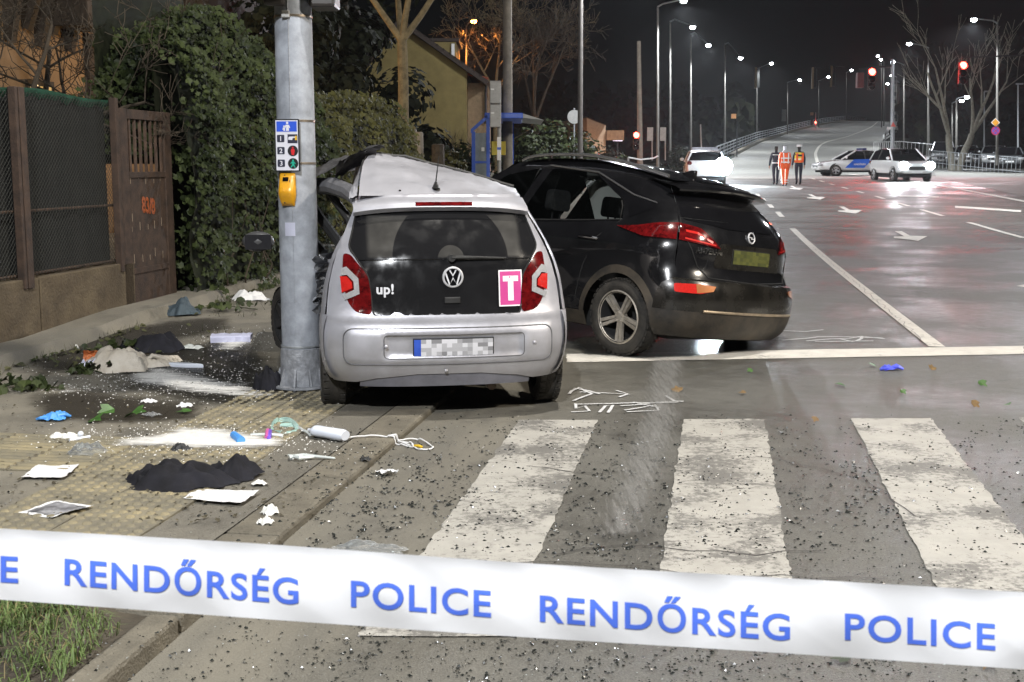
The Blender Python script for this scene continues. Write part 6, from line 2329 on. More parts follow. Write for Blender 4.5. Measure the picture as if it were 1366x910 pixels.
def gen_car(name, label, loc, heading, L, Wd, Hh, paint, prof='sedan', group=None, tyre=.32, lit=False):
    """local: x forward from the rear bumper, y left, z up"""
    t = T(name, label, 'car', loc, heading, group)
    w = Wd / 2
    low = {'sedan': [(0, .55, .86), (.06, .33, .95), (.5, .3, .99), (1.0, .28, .98), (L * .45, .26, .93), (L * .7, .26, .92), (L * .9, .3, .80), (L - .05, .33, .70), (L, .42, .62)],
           'suv': [(0, .55, 1.0), (.05, .38, 1.08), (.5, .34, 1.1), (L * .45, .32, 1.06), (L * .7, .32, 1.04), (L * .9, .36, .98), (L - .05, .4, .88), (L, .5, .78)],
           'van': [(0, .55, 1.2), (.05, .38, 1.25), (.5, .34, 1.25), (L * .45, .32, 1.2), (L * .75, .32, 1.15), (L * .92, .36, 1.0), (L - .05, .4, .9), (L, .5, .8)]}[prof]
    b_ = MB()
    ring = []
    for x, z0, z1 in low:
        k = 1 - .10 * sstep(.5, 0, x) - .14 * sstep(L - .8, L, x)
        ring.append([(x, s_ * w * k * f, z0 + (z1 - z0) * g) for s_ in (1, -1) for f, g in (((.8, 0), (.97, .14), (1, .45), (.985, .8), (.9, 1)) if s_ > 0 else ((.9, 1), (.985, .8), (1, .45), (.97, .14), (.8, 0)))])
    n = len(ring[0])
    base = [p for r in ring for p in r]
    fc = []
    for i in range(len(ring) - 1):
        for k in range(n):
            fc.append((i * n + k, i * n + (k + 1) % n, (i + 1) * n + (k + 1) % n, (i + 1) * n + k))
    fc += [tuple(range(n))[::-1], tuple((len(ring) - 1) * n + k for k in range(n))]
    b_.add(base, fc)
    b_.build('body', paint, t, smooth=True, sharp=45)
    gp = {'sedan': [(.55, .97), (1.25, Hh - .06), (1.9, Hh), (2.6, Hh - .03), (3.45, .95)], 'suv': [(.1, 1.07), (.35, Hh - .1), (1.2, Hh), (2.5, Hh - .03), (3.4, 1.05)], 'van': [(.05, 1.22), (.12, Hh - .06), (1.2, Hh), (3.2, Hh - .04), (4.15, 1.18)]}[prof]
    gp = [(x * L / 4.7 if prof != 'suv' else x * L / 4.5, z) for x, z in gp]
    wb, wr = w * .93, w * .72
    zb_ = gp[0][1]
    wy = lambda z: wb + (wr - wb) * (z - zb_) / (Hh - zb_)
    rb = MB()
    nn = len(gp)
    up_ = gp[1:-1]
    # roof
    rb.grid(lambda a, b: (lambda i, f: (up_[i][0] + (up_[i + 1][0] - up_[i][0]) * f, (2 * a - 1) * (wr + .02), up_[i][1] + (up_[i + 1][1] - up_[i][1]) * f + .03 * (1 - (2 * a - 1) ** 2)))(min(len(up_) - 2, int(b * (len(up_) - 1))), b * (len(up_) - 1) - min(len(up_) - 2, int(b * (len(up_) - 1)))), 8, 8)
    rb.build('roof', paint, t, smooth=True)
    # glass all round, then pillars
    for nm, (p, q) in (('rear_window', (gp[0], gp[1])), ('windscreen', (gp[-1], gp[-2]))):
        MB().add([(p[0], wy(p[1]), p[1]), (p[0], -wy(p[1]), p[1]), (q[0], -wr, q[1]), (q[0], wr, q[1])], [(0, 1, 2, 3)]).build(nm, M_GLASSD, t)
    for s_ in (1, -1):
        MB().add([(x, s_ * wy(z), z) for x, z in gp], [list(range(nn))]).build('side_window', M_GLASSD, t)
        for p, q in ((gp[0], gp[1]), (gp[-1], gp[-2])):
            MB().tube([(p[0], s_ * wy(p[1]), p[1]), (q[0], s_ * (wr + .01), q[1])], .045, 6).build('pillar', paint, t, smooth=True)
        xm = gp[2][0] + .2
        MB().tube([(xm - .05, s_ * wy(zb_), zb_ - .02), (xm, s_ * (wr + .01), Hh - .02)], .04, 6).build('pillar', M_PLAST, t, smooth=True)
        MB().ball((gp[-1][0] - .25, s_ * (w + .08), zb_ + .08), (.07, .1, .08), 6).build('mirror', paint, t, smooth=True)
        zz1 = low[-1][2]
        hl = MB().ball((L - (.02 if lit else .10), s_ * w * .72, zz1 - .02 + .03), (.14, .24, .19 if lit else .085), 8).build('headlight', M_HEAD if lit else M_LENS, t, smooth=True)
        MB().ball((.04, s_ * w * .82, low[1][2] - .12), (.07, .13, .10), 8).build('tail_light', M_RED, t, smooth=True)
    MB().box(L - .06, L + .012, -w * .45, w * .45, low[-1][1] + .06, low[-1][2] - .04).build('grille', M_PLAST, t, bevel=.02)
    MB().box(L + .008, L + .022, -.26, .26, .42, .53).build('licence_plate', M_WHITE, t)
    MB().box(-.02, .0, -.26, .26, .72, .83).build('licence_plate', M_WHITE, t)
    MB().box(.2, L - .25, -w * .86, w * .86, .2, .34).build('underbody', M_DARK, t)
    MB().box(.35, L * .62, -w * .7, w * .7, .4, Hh - .28).build('cabin_interior', M_DARK, t)
    for x in (L * .19, L * .80):
        for s_ in (1, -1): 
            wheel(t, (x, s_ * (w - .10), tyre), tyre, .2, tyre * .68, M_STEELW, s_, 5, double=False)
            MB().lathe([(tyre + .07, -.012), (tyre + .07, .012)], 20, Matrix.Translation((x, s_ * (w - .012), tyre)) @ Matrix.Rotation(pi / 2, 4, 'X')).lathe([(.0, 0), (tyre + .07, 0)], 20, Matrix.Translation((x, s_ * (w - .035), tyre + .01)) @ Matrix.Rotation(pi / 2, 4, 'X')).build('wheel_arch', M_DARK, t)
    return t


# saloon standing across the road
Yp = 74
cx0 = D(1190, 236, Yp).x
pc = gen_car('police_car', 'white police saloon with a blue flank panel standing across the road', (cx0, Yp - .4, gz(Yp)), pi + .06, 4.75, 1.85, 1.46, M_WPAINT, 'sedan', 'police cars at the far junction')
b_ = MB().add([(x, .93 + o, z) for x, z, o in ((1.65, .97, -.045), (2.75, .95, -.03), (3.28, .46, .004), (2.15, .46, .004))], [(0, 1, 2, 3)])
b_.xf(Matrix.Translation((0, .012, 0))).build('blue_panel', M_PBLUE, pc)
v, f = text_tris('RENDŐRSÉG', .2, .006)
MB().add([(2.42 - a * .62, .952, .62 + c * .62) for a, c in v], f).build('lettering', M_WHITE, pc)
MB().box(1.9, 2.15, -.55, .55, 1.475, 1.6).build('light_bar', mat('dark_blue_beacon', (.01, .02, .09), .15, coat=1), pc, bevel=.03)
MB().ball((.1, .55, .9), (.1, .2, .12), 8).build('blue_beacon', mat('lit_blue_beacon', (.1, .15, .8), .2, emis=(.12, .18, 1), es=6), pc)
# estate facing us with its headlights on
Yv = 61
pv = gen_car('police_car', 'white car facing us with both headlights blazing', (D(1216, 240, Yv).x, Yv + 4.4, gz(Yv)), -pi / 2 + .05, 4.5, 1.84, 1.62, M_WPAINT, 'suv', 'police cars at the far junction', .34, True)
for s_ in (-1, 1):
    c = D(1216, 223, Yv - .1) + Vector((s_ * .66, 0, 0))
    lamp('headlight_beam', c, 900, (.86, .93, 1), .09, spot=110, aim=c + Vector((-.12, -1, -.02)), blend=.9)
    lamp('headlight_beam', c, 1500, (.86, .93, 1), .09, spot=34, aim=c + Vector((-.2, -1, -.05)), blend=.7)
# estate seen from behind beyond the black car, door open, its rear lamp flashing
Yl = 57
pl2 = gen_car('police_car', 'white police estate seen from behind with an open door and a glaring rear lamp', (D(942, 236, Yl).x, Yl, gz(Yl)), pi / 2 - .1, 4.5, 1.84, 1.55, M_WPAINT, 'suv', 'police cars at the far junction', .33)
MB().box(1.6, 1.9, -.6, .6, 1.57, 1.7).build('light_bar', mat('pale_light_bar', (.3, .33, .4), .3), pl2, bevel=.03)
dr_ = MB().box(2.4, 3.4, -.03, .03, .38, 1.02, Matrix.Translation((2.75, -.95, 0)) @ Matrix.Rotation(radians(-62), 4, 'Z') @ Matrix.Translation((-3.4, 0, 0))).build('open_door', M_WPAINT, pl2, bevel=.02)
Mo = Matrix.Translation((2.75, -.95, 0)) @ Matrix.Rotation(radians(-62), 4, 'Z') @ Matrix.Translation((-3.4, 0, 0))
b_ = MB()
b_.tube([Mo @ Vector((2.43, 0, 1.0)), Mo @ Vector((2.5, 0, 1.42)), Mo @ Vector((3.1, 0, 1.44)), Mo @ Vector((3.38, 0, 1.02))], .03, 6)
b_.build('window_frame', M_PLAST, dr_)
MB().box(2.45, 3.38, -.034, .034, .6, .84, Mo).build('blue_panel', M_PBLUE, dr_)
fc_ = D(965, 222, Yl - .3)
MB().ball(fc_, (.42, .12, .42), 12).build('flashing_lamp', mat('flash_glass', (.9, .95, 1), .2, emis=(.7, .88, 1), es=60), pl2, world=True, smooth=True)
lamp('flash', fc_ - Vector((0, .25, 0)), 6000, (.8, .92, 1), .1, spot=140, aim=fc_ + Vector((-.1, -5, -.25)), blend=.6)

# parked cars behind the fence
for k, (px, Y, prof, m, L, hh, lb) in enumerate(((1276, 100, 'van', M_SILC, 4.9, 1.95, 'pale van parked first behind the park fence'), (1296, 96, 'sedan', M_GREYC, 4.5, 1.5, 'grey car parked right of the pale van'), (1309, 93, 'suv', M_SILC, 4.4, 1.6, 'silver car parked left of the sign mast'), (1335, 90, 'sedan', M_DKC, 4.5, 1.45, 'dark car parked right behind the sign mast'), (1347, 87, 'suv', M_SILC, 4.3, 1.55, 'silver car parked next to the dark car'), (1368, 84, 'sedan', M_GREYC, 4.5, 1.45, 'grey car cut by the right edge of the picture'))):
    p = D(px, 212, Y)
    gen_car('parked_car', lb, (p.x, p.y + 3, gz(Y) + .25), -pi / 2 - .35, L, 1.82, hh, m, prof, 'cars parked behind the rail fence')

# ================================================================== three people walking away
SKIN = mat('skin', (.42, .25, .17), .6, var=.1)
NAVY = mat('navy_uniform', (.012, .014, .026), .8, var=.3, scale=20)
ORNG = mat('orange_workwear', (.75, .10, .015), .7, var=.12, scale=14, bump=.2)
REFL = mat('reflective_band', (.75, .75, .72), .5, var=.1)
YELL = mat('yellow_vest', (.75, .6, .05), .6, var=.1)
BOOT = mat('black_boot', (.012, .012, .012), .6)
HAIR = mat('dark_hair', (.02, .016, .012), .8)
GREYH = mat('grey_hood', (.4, .4, .42), .8)


def person(label, px, pyf, Y, ht, mats, stride=.22, lean=.03, arm=.15, face_=0.0, bulk=1.0):
    """mats: (torso, legs, head/hair)"""
    p = D(px, pyf, Y)
    t = T('person', label, 'person', (p.x, Y, gz(Y)), face_, 'people walking away up the road')
    s = ht / 1.78
    V_, E_, RR_ = [], [], []

    def j(x, y, z, r, par=None):
        V_.append((x * s, y * s, z * s))
        RR_.append(r * s)
        if par is not None: E_.append((par, len(V_) - 1))
        return len(V_) - 1
    k = bulk
    pel = j(0, 0, .97, .135 * k)
    wa = j(0, lean * .4, 1.12, .13 * k, pel)
    ch = j(0, lean, 1.33, .155 * k, wa)
    nk0 = j(0, lean, 1.46, .085, ch)
    nk = j(0, lean * 1.2, 1.53, .055, nk0)
    hd = j(0, lean * 1.6, 1.61, .085, nk)
    hd2 = j(0, lean * 1.6 + .01, 1.70, .088, hd)
    j(0, lean * 1.6, 1.755, .06, hd2)
    for sd in (1, -1):
        y1 = stride * sd
        hp = j(.10 * sd, 0, .9, .105 * k, pel)
        kn = j(.105 * sd, y1 * .55 + .03, .5, .07 * k, hp)
        an = j(.11 * sd, y1 - (.08 if sd < 0 else 0), .10 + (.05 if sd < 0 else 0), .05, kn)
        j(.115 * sd, y1 + .14 - (.08 if sd < 0 else 0), .04 + (.0 if sd < 0 else 0), .042, an)
        sh = j(.178 * sd, lean, 1.40, .078 * k, ch)
        el = j(.235 * sd, -arm * sd * .6 + lean, 1.13, .058 * k, sh)
        wr = j(.25 * sd, -arm * sd + .08 + lean, .89, .038, el)
        pm = j(.25 * sd, -arm * sd + .10 + lean, .82, .036, wr)
        for fk, (dx, dl) in enumerate(((-.022, .075), (-.007, .085), (.008, .08), (.022, .065))):
            f1 = j(.25 * sd, -arm * sd + .10 + lean + dx, .775, .011, pm)
            j(.245 * sd, -arm * sd + .115 + lean + dx, .775 - dl * .7, .009, f1)
        j(.225 * sd, -arm * sd + .15 + lean, .79, .011, pm)
    me = bpy.data.meshes.new('body')
    me.from_pydata(V_, E_, [])
    o = bpy.data.objects.new('body', me)
    COL.objects.link(o)
    o.modifiers.new('skin', 'SKIN')
    for i, d in enumerate(me.skin_vertices[0].data):
        d.radius = (RR_[i], RR_[i])
        d.use_root = i == 0
    sb = o.modifiers.new('sub', 'SUBSURF')
    sb.levels = sb.render_levels = 1
    dg = bpy.context.evaluated_depsgraph_get()
    m2 = bpy.data.meshes.new_from_object(o.evaluated_get(dg))
    o.modifiers.clear()
    o.data = m2
    m2.materials.clear()
    for m in mats: m2.materials.append(m)
    # 0 torso 1 legs 2 hair 3 skin 4 boots 5 band
    for f in m2.polygons:
        z = f.center.z / s
        x = abs(f.center.x) / s
        f.use_smooth = True
        if x > .21 and z < .88: i = 3
        elif z > 1.53: i = 2 if f.center.y / s < lean * 1.6 + .05 or z > 1.71 else 3
        elif z > .95 or x > .2: i = 0
        elif z < .12: i = 4
        else: i = 1
        f.material_index = i
    o.parent = t
    return t, s, lean


def band(t, s, z, rx, ry, h, m, name='reflective_band', y=.03):
    MB().lathe([(1, -h / 2), (1.02, 0), (1, h / 2)], 20, Matrix.Translation((0, y * s, z * s)) @ Matrix.Scale(rx * s, 4, (1, 0, 0)) @ Matrix.Scale(ry * s, 4, (0, 1, 0))).build(name, m, t, smooth=True)


Yq = 56
t1, s1_, _ = person('person in dark navy uniform with a pale belt, leftmost of three walking away', 1034.5, 243, Yq, 1.76, [NAVY, NAVY, HAIR, SKIN, BOOT], .16, .03, .12)
band(t1, s1_, 1.0, .178, .155, .05, REFL, 'belt', .0)
band(t1, s1_, 1.36, .2, .17, .035, REFL, 'chest_print')
t2, s2_, _ = person('person in orange rescue suit with reflective bands, in the middle of three', 1046.5, 248, 54, 1.78, [ORNG, ORNG, GREYH, SKIN, BOOT], .2, .05, -.1, bulk=1.22)
band(t2, s2_, 1.22, .225, .2, .05, REFL)
band(t2, s2_, 1.05, .2, .185, .05, REFL)
for sd in (1, -1):
    MB().tube([(.09 * sd, -.17, 1.0), (.1 * sd, -.165, 1.2), (.11 * sd, -.12, 1.44)], .025, 6).build('shoulder_strap', REFL, t2, smooth=True)
    for z, yy in ((.28, .17 * sd), (.18, .18 * sd)):
        MB().lathe([(.085, -.02), (.088, 0), (.085, .02)], 14, Matrix.Translation((.108 * sd, yy * .9, z))).build('leg_band', REFL, t2, smooth=True)
MB().ball((0, .03, 1.5), (.13, .11, .07), 8).build('hood', GREYH, t2, smooth=True)
t3, s3_, _ = person('person in a yellow vest and white cap, rightmost of three walking away', 1065, 243, Yq, 1.8, [NAVY, NAVY, HAIR, SKIN, BOOT], .1, .02, .1)
b_ = MB()
b_.grid(lambda a, b: (lambda z, t_: ((.195 + .02 * b) * cos(t_), .03 + .165 * sin(t_), z))(1.0 + .45 * b, 2 * pi * a), 24, 8)
vs_ = b_.build('vest', YELL, t3, smooth=True)
band(t3, s3_, 1.04, .202, .172, .09, ORNG, 'orange_band')
band(t3, s3_, 1.14, .206, .176, .05, REFL)
for sd in (1, -1): MB().box(.12 * sd - .05, .12 * sd + .05, -.145, -.138, 1.05, 1.42).build('orange_panel', ORNG, vs_)
MB().box(-.1, .1, -.152, -.147, 1.28, 1.36).build('back_print', NAVY, vs_)
b_ = MB().lathe([(.11, 1.70), (.125, 1.73), (.13, 1.79), (.1, 1.81), (0, 1.815)], 16, Matrix.Translation((0, .03, 0)))
b_.build('cap', M_WHITE, t3, smooth=True)
# ================================================================== what lies on the ground
def film_mat(name, col, rough, scale, thresh, soft, stretch=(1, 1, 1), bump=.0, spec=.5, gain=1.0, most=1.0):
    m = mat(name, col, rough, var=.12, scale=25, bump=bump, bscale=130, spec=spec)
    n, l = m.node_tree.nodes, m.node_tree.links
    b = n['Principled BSDF']
    at = n.new('ShaderNodeAttribute')
    at.attribute_name = 'cover'
    tc = n.new('ShaderNodeTexCoord')
    mp = n.new('ShaderNodeMapping')
    mp.inputs['Scale'].default_value = stretch
    l.new(tc.outputs['Object'], mp.inputs[0])
    nz = n.new('ShaderNodeTexNoise')
    nz.inputs['Scale'].default_value = scale
    nz.inputs['Detail'].default_value = 10
    nz.inputs['Roughness'].default_value = .72
    l.new(mp.outputs[0], nz.inputs[0])
    ad = n.new('ShaderNodeMath')
    ad.operation = 'MULTIPLY_ADD'
    l.new(at.outputs['Fac'], ad.inputs[0])
    ad.inputs[1].default_value = gain
    l.new(nz.outputs[0], ad.inputs[2])
    mr = n.new('ShaderNodeMapRange')
    mr.interpolation_type = 'SMOOTHSTEP'
    mr.inputs[1].default_value, mr.inputs[2].default_value = thresh, thresh + soft
    mr.inputs[4].default_value = most
    l.new(ad.outputs[0], mr.inputs[0])
    tr = n.new('ShaderNodeBsdfTransparent')
    mx = n.new('ShaderNodeMixShader')
    l.new(mr.outputs[0], mx.inputs[0])
    l.new(tr.outputs[0], mx.inputs[1])
    l.new(b.outputs[0], mx.inputs[2])
    l.new(mx.outputs[0], n['Material Output'].inputs[0])
    return m


def segd(p, a, b):
    d = b - a
    t = max(0, min(1, (p - a).dot(d) / max(1e-9, d.dot(d))))
    return (p - a - d * t).length


_fz = [0]


def film(name, label, cat, px, m, step=.06, edge=.3, dz=.011):
    q = [GP(*p) for p in px]
    pl = [Vector((p.x, p.y)) for p in q]
    _fz[0] += 1
    dz += .0007 * _fz[0]
    b_ = MB().poly([tuple(p) for p in pl], lambda x, y: (x, y, surf(Vector((x, y, 0))) + dz), (), step)
    c = sum(q, Vector()) / len(q)
    o = b_.build(name, m, loc=c, world=True)
    at = o.data.attributes.new('cover', 'FLOAT', 'POINT')
    for i, v in enumerate(o.data.vertices):
        p = Vector((v.co.x + c.x, v.co.y + c.y))
        d = min(segd(p, pl[k], pl[(k + 1) % len(pl)]) for k in range(len(pl)))
        at.data[i].value = min(1, d / edge)
    return tag(o, label, cat, kind='stuff')


M_POW = film_mat('white_absorbent_powder', (.72, .71, .68), .95, 6, .72, .4, (.55, 1.8, 1), .4, gain=.66, most=.96)
film('powder', 'white powder strewn from the cloth heap towards the pole', 'powder', [(140, 505), (215, 480), (255, 492), (345, 512), (400, 528), (340, 540), (225, 528), (150, 516)], M_POW, .07, .32)
film('powder', 'white powder strip between black clothes and drip bottle', 'powder', [(115, 590), (190, 582), (230, 568), (320, 572), (400, 588), (405, 604), (300, 608), (210, 606), (130, 604)], M_POW, .05, .22, .017)
film('powder', 'small white powder patch under the white carton', 'powder', [(268, 458), (300, 442), (345, 446), (352, 460), (320, 472), (275, 472)], M_POW, .07, .25)
film('powder', 'faint white smear left of the cloth heap', 'powder', [(55, 522), (90, 512), (140, 520), (100, 530), (58, 532)], M_POW, .07, .3)
M_DARKPATCH = film_mat('dark_patch_film', (.02, .018, .014), .38, 3.2, .8, .7, bump=.5, most=.85)  # darker semi-gloss film with a noisy, fading edge
film('dark_patch', 'dark patch on the pavement around the pole', 'stain', [(150, 470), (240, 455), (360, 440), (430, 500), (470, 545), (330, 560), (200, 545), (130, 530), (80, 500)], M_DARKPATCH, .12, .5, .004)
film('dark_patch', 'dark band below the cloth heap', 'stain', [(0, 528), (120, 512), (300, 535), (330, 565), (150, 575), (0, 568)], film_mat('dark_band_film', (.03, .024, .016), .6, 3.2, .8, .6, most=.8, bump=.5), .12, .4, .004)
mm_stain = film_mat('earthy_damp', (.035, .029, .02), .7, 4.5, .85, .5, bump=.6, most=.75)
M_WATER = film_mat('puddle_water', (.015, .015, .015), .09, 2.4, .72, .35, bump=.12, most=.9)
film('puddle', 'shallow puddle under the tail of the black car', 'puddle', [(745, 452), (860, 436), (1000, 438), (1062, 452), (1050, 468), (930, 480), (860, 482), (760, 476)], M_WATER, .12, .35, .005)
M_STRK = film_mat('painted_light_streak', (.36, .355, .34), .25, 6, .70, .45, (7.0, .5, 1), .5, gain=.6, most=.5)  # pale colour paints the strobe light that passes under the black car
film('light_streak', 'streaks of strobe light painted as a pale wet film over the crossing', 'streak', [(852, 480), (930, 478), (926, 560), (905, 640), (880, 720), (760, 740), (800, 640), (835, 560)], M_STRK, .1, .18, .006)
for k, px in enumerate(([(0, 470), (120, 440), (230, 425), (330, 415), (345, 440), (240, 462), (120, 500), (0, 530)], [(240, 700), (400, 640), (520, 570), (600, 560), (480, 660), (380, 730)])):
    film('damp_stain', ('damp earthy stain along the low wall', 'damp dirt along the kerb edge')[k], 'stain', px, mm_stain, .14, .45, .004)

# splinters of glass and plastic: nobody could count them
M_CHIP = mat('black_splinters', (.012, .013, .013), .25, var=.5, scale=60, col2=(.03, .034, .03))
M_GLINT = mat('clear_glass_crumbs', (.35, .37, .36), .15, var=.3)
r_ = random.Random(21)


def chips(name, label, n, m, smin, smax, fn, flat=.5):
    b_ = MB()
    made = 0
    while made < n:
        px, py = r_.uniform(-20, 1390), 540 + 380 * r_.random() ** 1.0
        if r_.random() > fn(px, py): continue
        p = GP(px, py)
        s_ = (smin + (smax - smin) * r_.random() ** 3.0) * (.72 if py > 740 else 1)
        a = r_.uniform(0, 2 * pi)
        k = r_.randint(3, 5)
        ring = [(p.x + s_ * r_.uniform(.4, 1) * cos(a + 2 * pi * i / k) * 1.2, p.y + s_ * r_.uniform(.4, 1) * sin(a + 2 * pi * i / k)) for i in range(k)]
        z = p.z + .004
        h = s_ * r_.uniform(.25, flat * 1.6)
        tilt = r_.uniform(-.4, .4)
        v = [(x, y, z) for x, y in ring] + [(p.x + s_ * .2 * cos(a), p.y + s_ * .2 * sin(a), z + h)]
        b_.add(v, [(i, (i + 1) % k, k) for i in range(k)])
        made += 1
    return tag(b_.build(name, m), label, 'debris', kind='stuff')


def dens_chip(px, py):
    u = fbm(px * .012, py * .02, 2) * .5 + .45
    w_ = sstep(-.25, .5, fbm(px * .04, py * .1, 7)) * 1.2
    f = sstep(545, 590, py) * (.35 + .65 * sstep(380, 520, px + (py - 600) * .9)) * (1 - .55 * sstep(900, 1366, px))
    if px < 420: f *= .35
    return max(0.02, min(1, f * u * 1.8 * w_ * (1.3 if py < 700 else .8)))


chips('glass_splinters', 'black splinters of glass and trim scattered over the crossing', 14000, M_CHIP, .003, .0135, dens_chip)
chips('glass_crumbs', 'bright crumbs of safety glass glinting on the ground', 900, M_GLINT, .003, .006, lambda a, b: .6 if b > 560 else .3)


def powder_grain(px, py):
    f = 0
    for cx, cy, rx, ry in ((250, 510, 130, 24), (270, 590, 140, 18), (310, 455, 50, 14), (95, 520, 50, 9)):
        q = ((px - cx) / rx) ** 2 + ((py - cy) / ry) ** 2
        f = max(f, math.exp(-q * .9))
    return f * (.35 + .9 * abs(fbm(px * .03, py * .08, 3)))


b_ = MB()
made = 0
while made < 4200:
    px, py = r_.uniform(20, 470), r_.uniform(435, 625)
    if r_.random() > powder_grain(px, py): continue
    p = GP(px, py)
    s_ = .0018 + .006 * r_.random() ** 3
    a = r_.uniform(0, 6.28)
    b_.add([(p.x + s_ * cos(a + t), p.y + s_ * 1.2 * sin(a + t), p.z + .016) for t in (0, 2.1, 4.2)] + [(p.x, p.y, p.z + .016 + s_ * .8)], [(0, 1, 3), (1, 2, 3), (2, 0, 3)])
    made += 1
tag(b_.build('powder_grains', mat('white_grains', (.7, .69, .66), .9, var=.06)), 'loose white grains round the powder patches', 'powder', kind='stuff')


# ------------------------------------------------------------------ soft heaps
def heap(name, label, cat, px, py, w, d, h, m, seed, folds=3.0, rz=0.0, group=None, holes=0.0, n=34):
    p = GP(px, py)
    q = Vector((seed * 3.7, seed * 1.3, 0))

    def fn(a, b):
        t = 2 * pi * a
        rr_ = 1 + .32 * fbm(cos(t) * 1.3 + q.x, sin(t) * 1.3 + q.y, 1)
        r = b
        x, y = cos(t) * r * rr_, sin(t) * r * rr_
        ph = mnoise.noise(Vector((x * .9 + q.x, y * .9 + q.y, 2.0))) * 2.2
        f1 = abs(sin((x * cos(seed) + y * sin(seed)) * folds * 1.1 + ph * 1.6)) ** 1.4
        f2 = mnoise.noise(Vector((x * 1.4 + q.x, y * 1.4 + q.y, 5.0)))
        f3 = mnoise.noise(Vector((x * 4 + q.x, y * 4 + q.y, 9.0)))
        z = (1 - r ** 2.4) ** .8 * (.6 + .55 * f2 + .16 * f3) + (.32 * f1 - .1 + .12 * f3) * (1 - r ** 6) * .8
        return (x * w / 2 + .05 * w * f2, y * d / 2 + .04 * d * f3, max(0.002 + .012 * f1, z * h))
    b_ = MB().grid(fn, n * 2, n // 2)
    o = b_.build(name, m, smooth=True, sharp=0, loc=None)
    o.location = (p.x, p.y, p.z + .003)
    o.rotation_euler = (0, 0, rz)
    return tag(o, label, cat, group)


M_CLOTH = mat('black_cloth', (.007, .007, .009), .9, var=.4, scale=6, bump=.15, bscale=140, spec=.3, col2=(.016, .016, .022))
M_CANV = mat('stained_canvas', (.5, .43, .33), .9, var=.15, scale=4, bump=.5, bscale=40, col2=(.62, .57, .49))
M_TISS = mat('white_tissue', (.7, .69, .65), .9, var=.06, scale=20, bump=.5, bscale=60)
M_PAPER = mat('paper', (.68, .68, .68), .8, var=.03, scale=6, bump=.1)
M_BLUEG = mat('blue_nitrile', (.08, .30, .72), .45, var=.15, scale=12)
M_BLUED = mat('deep_blue_nitrile', (.08, .10, .66), .45, var=.15, scale=12)
M_CLEAR = mat('clear_film', (.75, .77, .78), .15, var=.1, scale=30, bump=.6, bscale=60, glass=.82)
M_MILK = mat('milky_plastic', (.68, .72, .80), .3, var=.05, coat=.3)
M_TUBE = mat('clear_tubing', (.62, .66, .64), .2, var=.08, coat=.5)
M_TUBEG = mat('green_tubing', (.35, .52, .47), .2, var=.1, coat=.5)

cl = T('clothing_heap', 'crumpled black jacket lying on the tactile paving', 'clothing', GP(258, 645))
o = heap('jacket_body', None, None, 245, 645, .56, .34, .13, M_CLOTH, 3, 2.6)
o2 = heap('sleeve', None, None, 312, 637, .28, .26, .11, M_CLOTH, 8, 3.2, .5)
o3 = heap('sleeve', None, None, 200, 645, .22, .25, .10, M_CLOTH, 14, 3.2, 1.0)
for x in (o, o2, o3):
    x.parent = cl
    x.location = x.location - cl.location
ch = T('cloth_bundle', 'stained cream cloth bundle with a white pack and orange wrapper', 'bundle', GP(160, 497))
for nm, px, py, w, d, h, sd, m in (('cloth', 158, 493, .52, .42, .21, 5, M_CANV), ('twisted_cloth', 204, 490, .34, .16, .09, 9, M_CANV), ('white_pack', 127, 494, .2, .2, .13, 4, mat('white_wrapping', (.62, .62, .74), .6, var=.08, bump=.4))):
    o = heap(nm, None, None, px, py, w, d, h, m, sd, 1.6)
    o.parent = ch
    o.location -= ch.location
b_ = MB()
for k in range(4):
    c = GP(205 + k * 5, 489 - k) - ch.location
    b_.tube([c + Vector((-.06, -.05, .03)), c + Vector((.0, -.02, .09 - .012 * k)), c + Vector((.09, .03, .05)), c + Vector((.13, .0, .015))], .018, 7)
b_.build('rope_fringe', M_CANV, ch, smooth=True)
c = GP(125, 483) - ch.location
MB().grid(lambda a, b: c + Vector((-.09 + .18 * a + .01 * fbm(b * 4, a), .0 + .04 * sin(b * 3.1) + .012 * fbm(a * 9, b * 9), .09 * b + .012 * fbm(a * 6, b * 6, 3))), 14, 8).build('orange_wrapper', mat('orange_wrapper', (.62, .2, .07), .35, var=.3, scale=20, bump=.3), ch, bevel=.015)
heap('black_cloth', 'small black cloth heap beside the cream bundle', 'clothing', 200, 468, .52, .3, .17, M_CLOTH, 21, 2.2)
heap('bag', 'dark blue-grey bag slumped at the foot of the gate', 'bag', 242, 420, .42, .3, .16, mat('slate_bag', (.04, .06, .075), .7, var=.3, bump=.4), 12, 1.4)
heap('plastic_bag', 'white crumpled sheet at the kerb beyond the bag', 'litter', 335, 401, .4, .25, .12, M_PAPER, 33, 2)
heap('debris_lump', 'black torn lump at the left foot of the pole', 'debris', 357, 520, .2, .2, .2, M_CLOTH, 41, 2)
heap('debris_lump', 'dark lump of trim on the white powder strip', 'debris', 240, 602, .12, .09, .045, M_PLAST, 42, 2)
heap('debris_lump', 'small dark stone beside the kerb edge', 'debris', 487, 616, .06, .05, .035, M_PLAST, 43, 1.3)
heap('tissue', 'crumpled white tissue beside the black jacket', 'tissue', 346, 648, .085, .06, .035, M_TISS, 51, 2)
heap('tissue', 'upper of two white tissue balls near the kerb', 'tissue', 360, 687, .085, .065, .045, M_TISS, 52, 2)
heap('tissue', 'lower of two white tissue balls near the kerb', 'tissue', 354, 700, .07, .055, .045, M_TISS, 53, 2)
heap('tissue', 'crumpled tissue next to a short plastic tube', 'tissue', 87, 586, .17, .11, .05, M_TISS, 54, 2)
heap('plastic_bag', 'crumpled clear plastic bag on the ribbed paving', 'litter', 112, 606, .22, .17, .07, M_CLEAR, 55, 2.4)
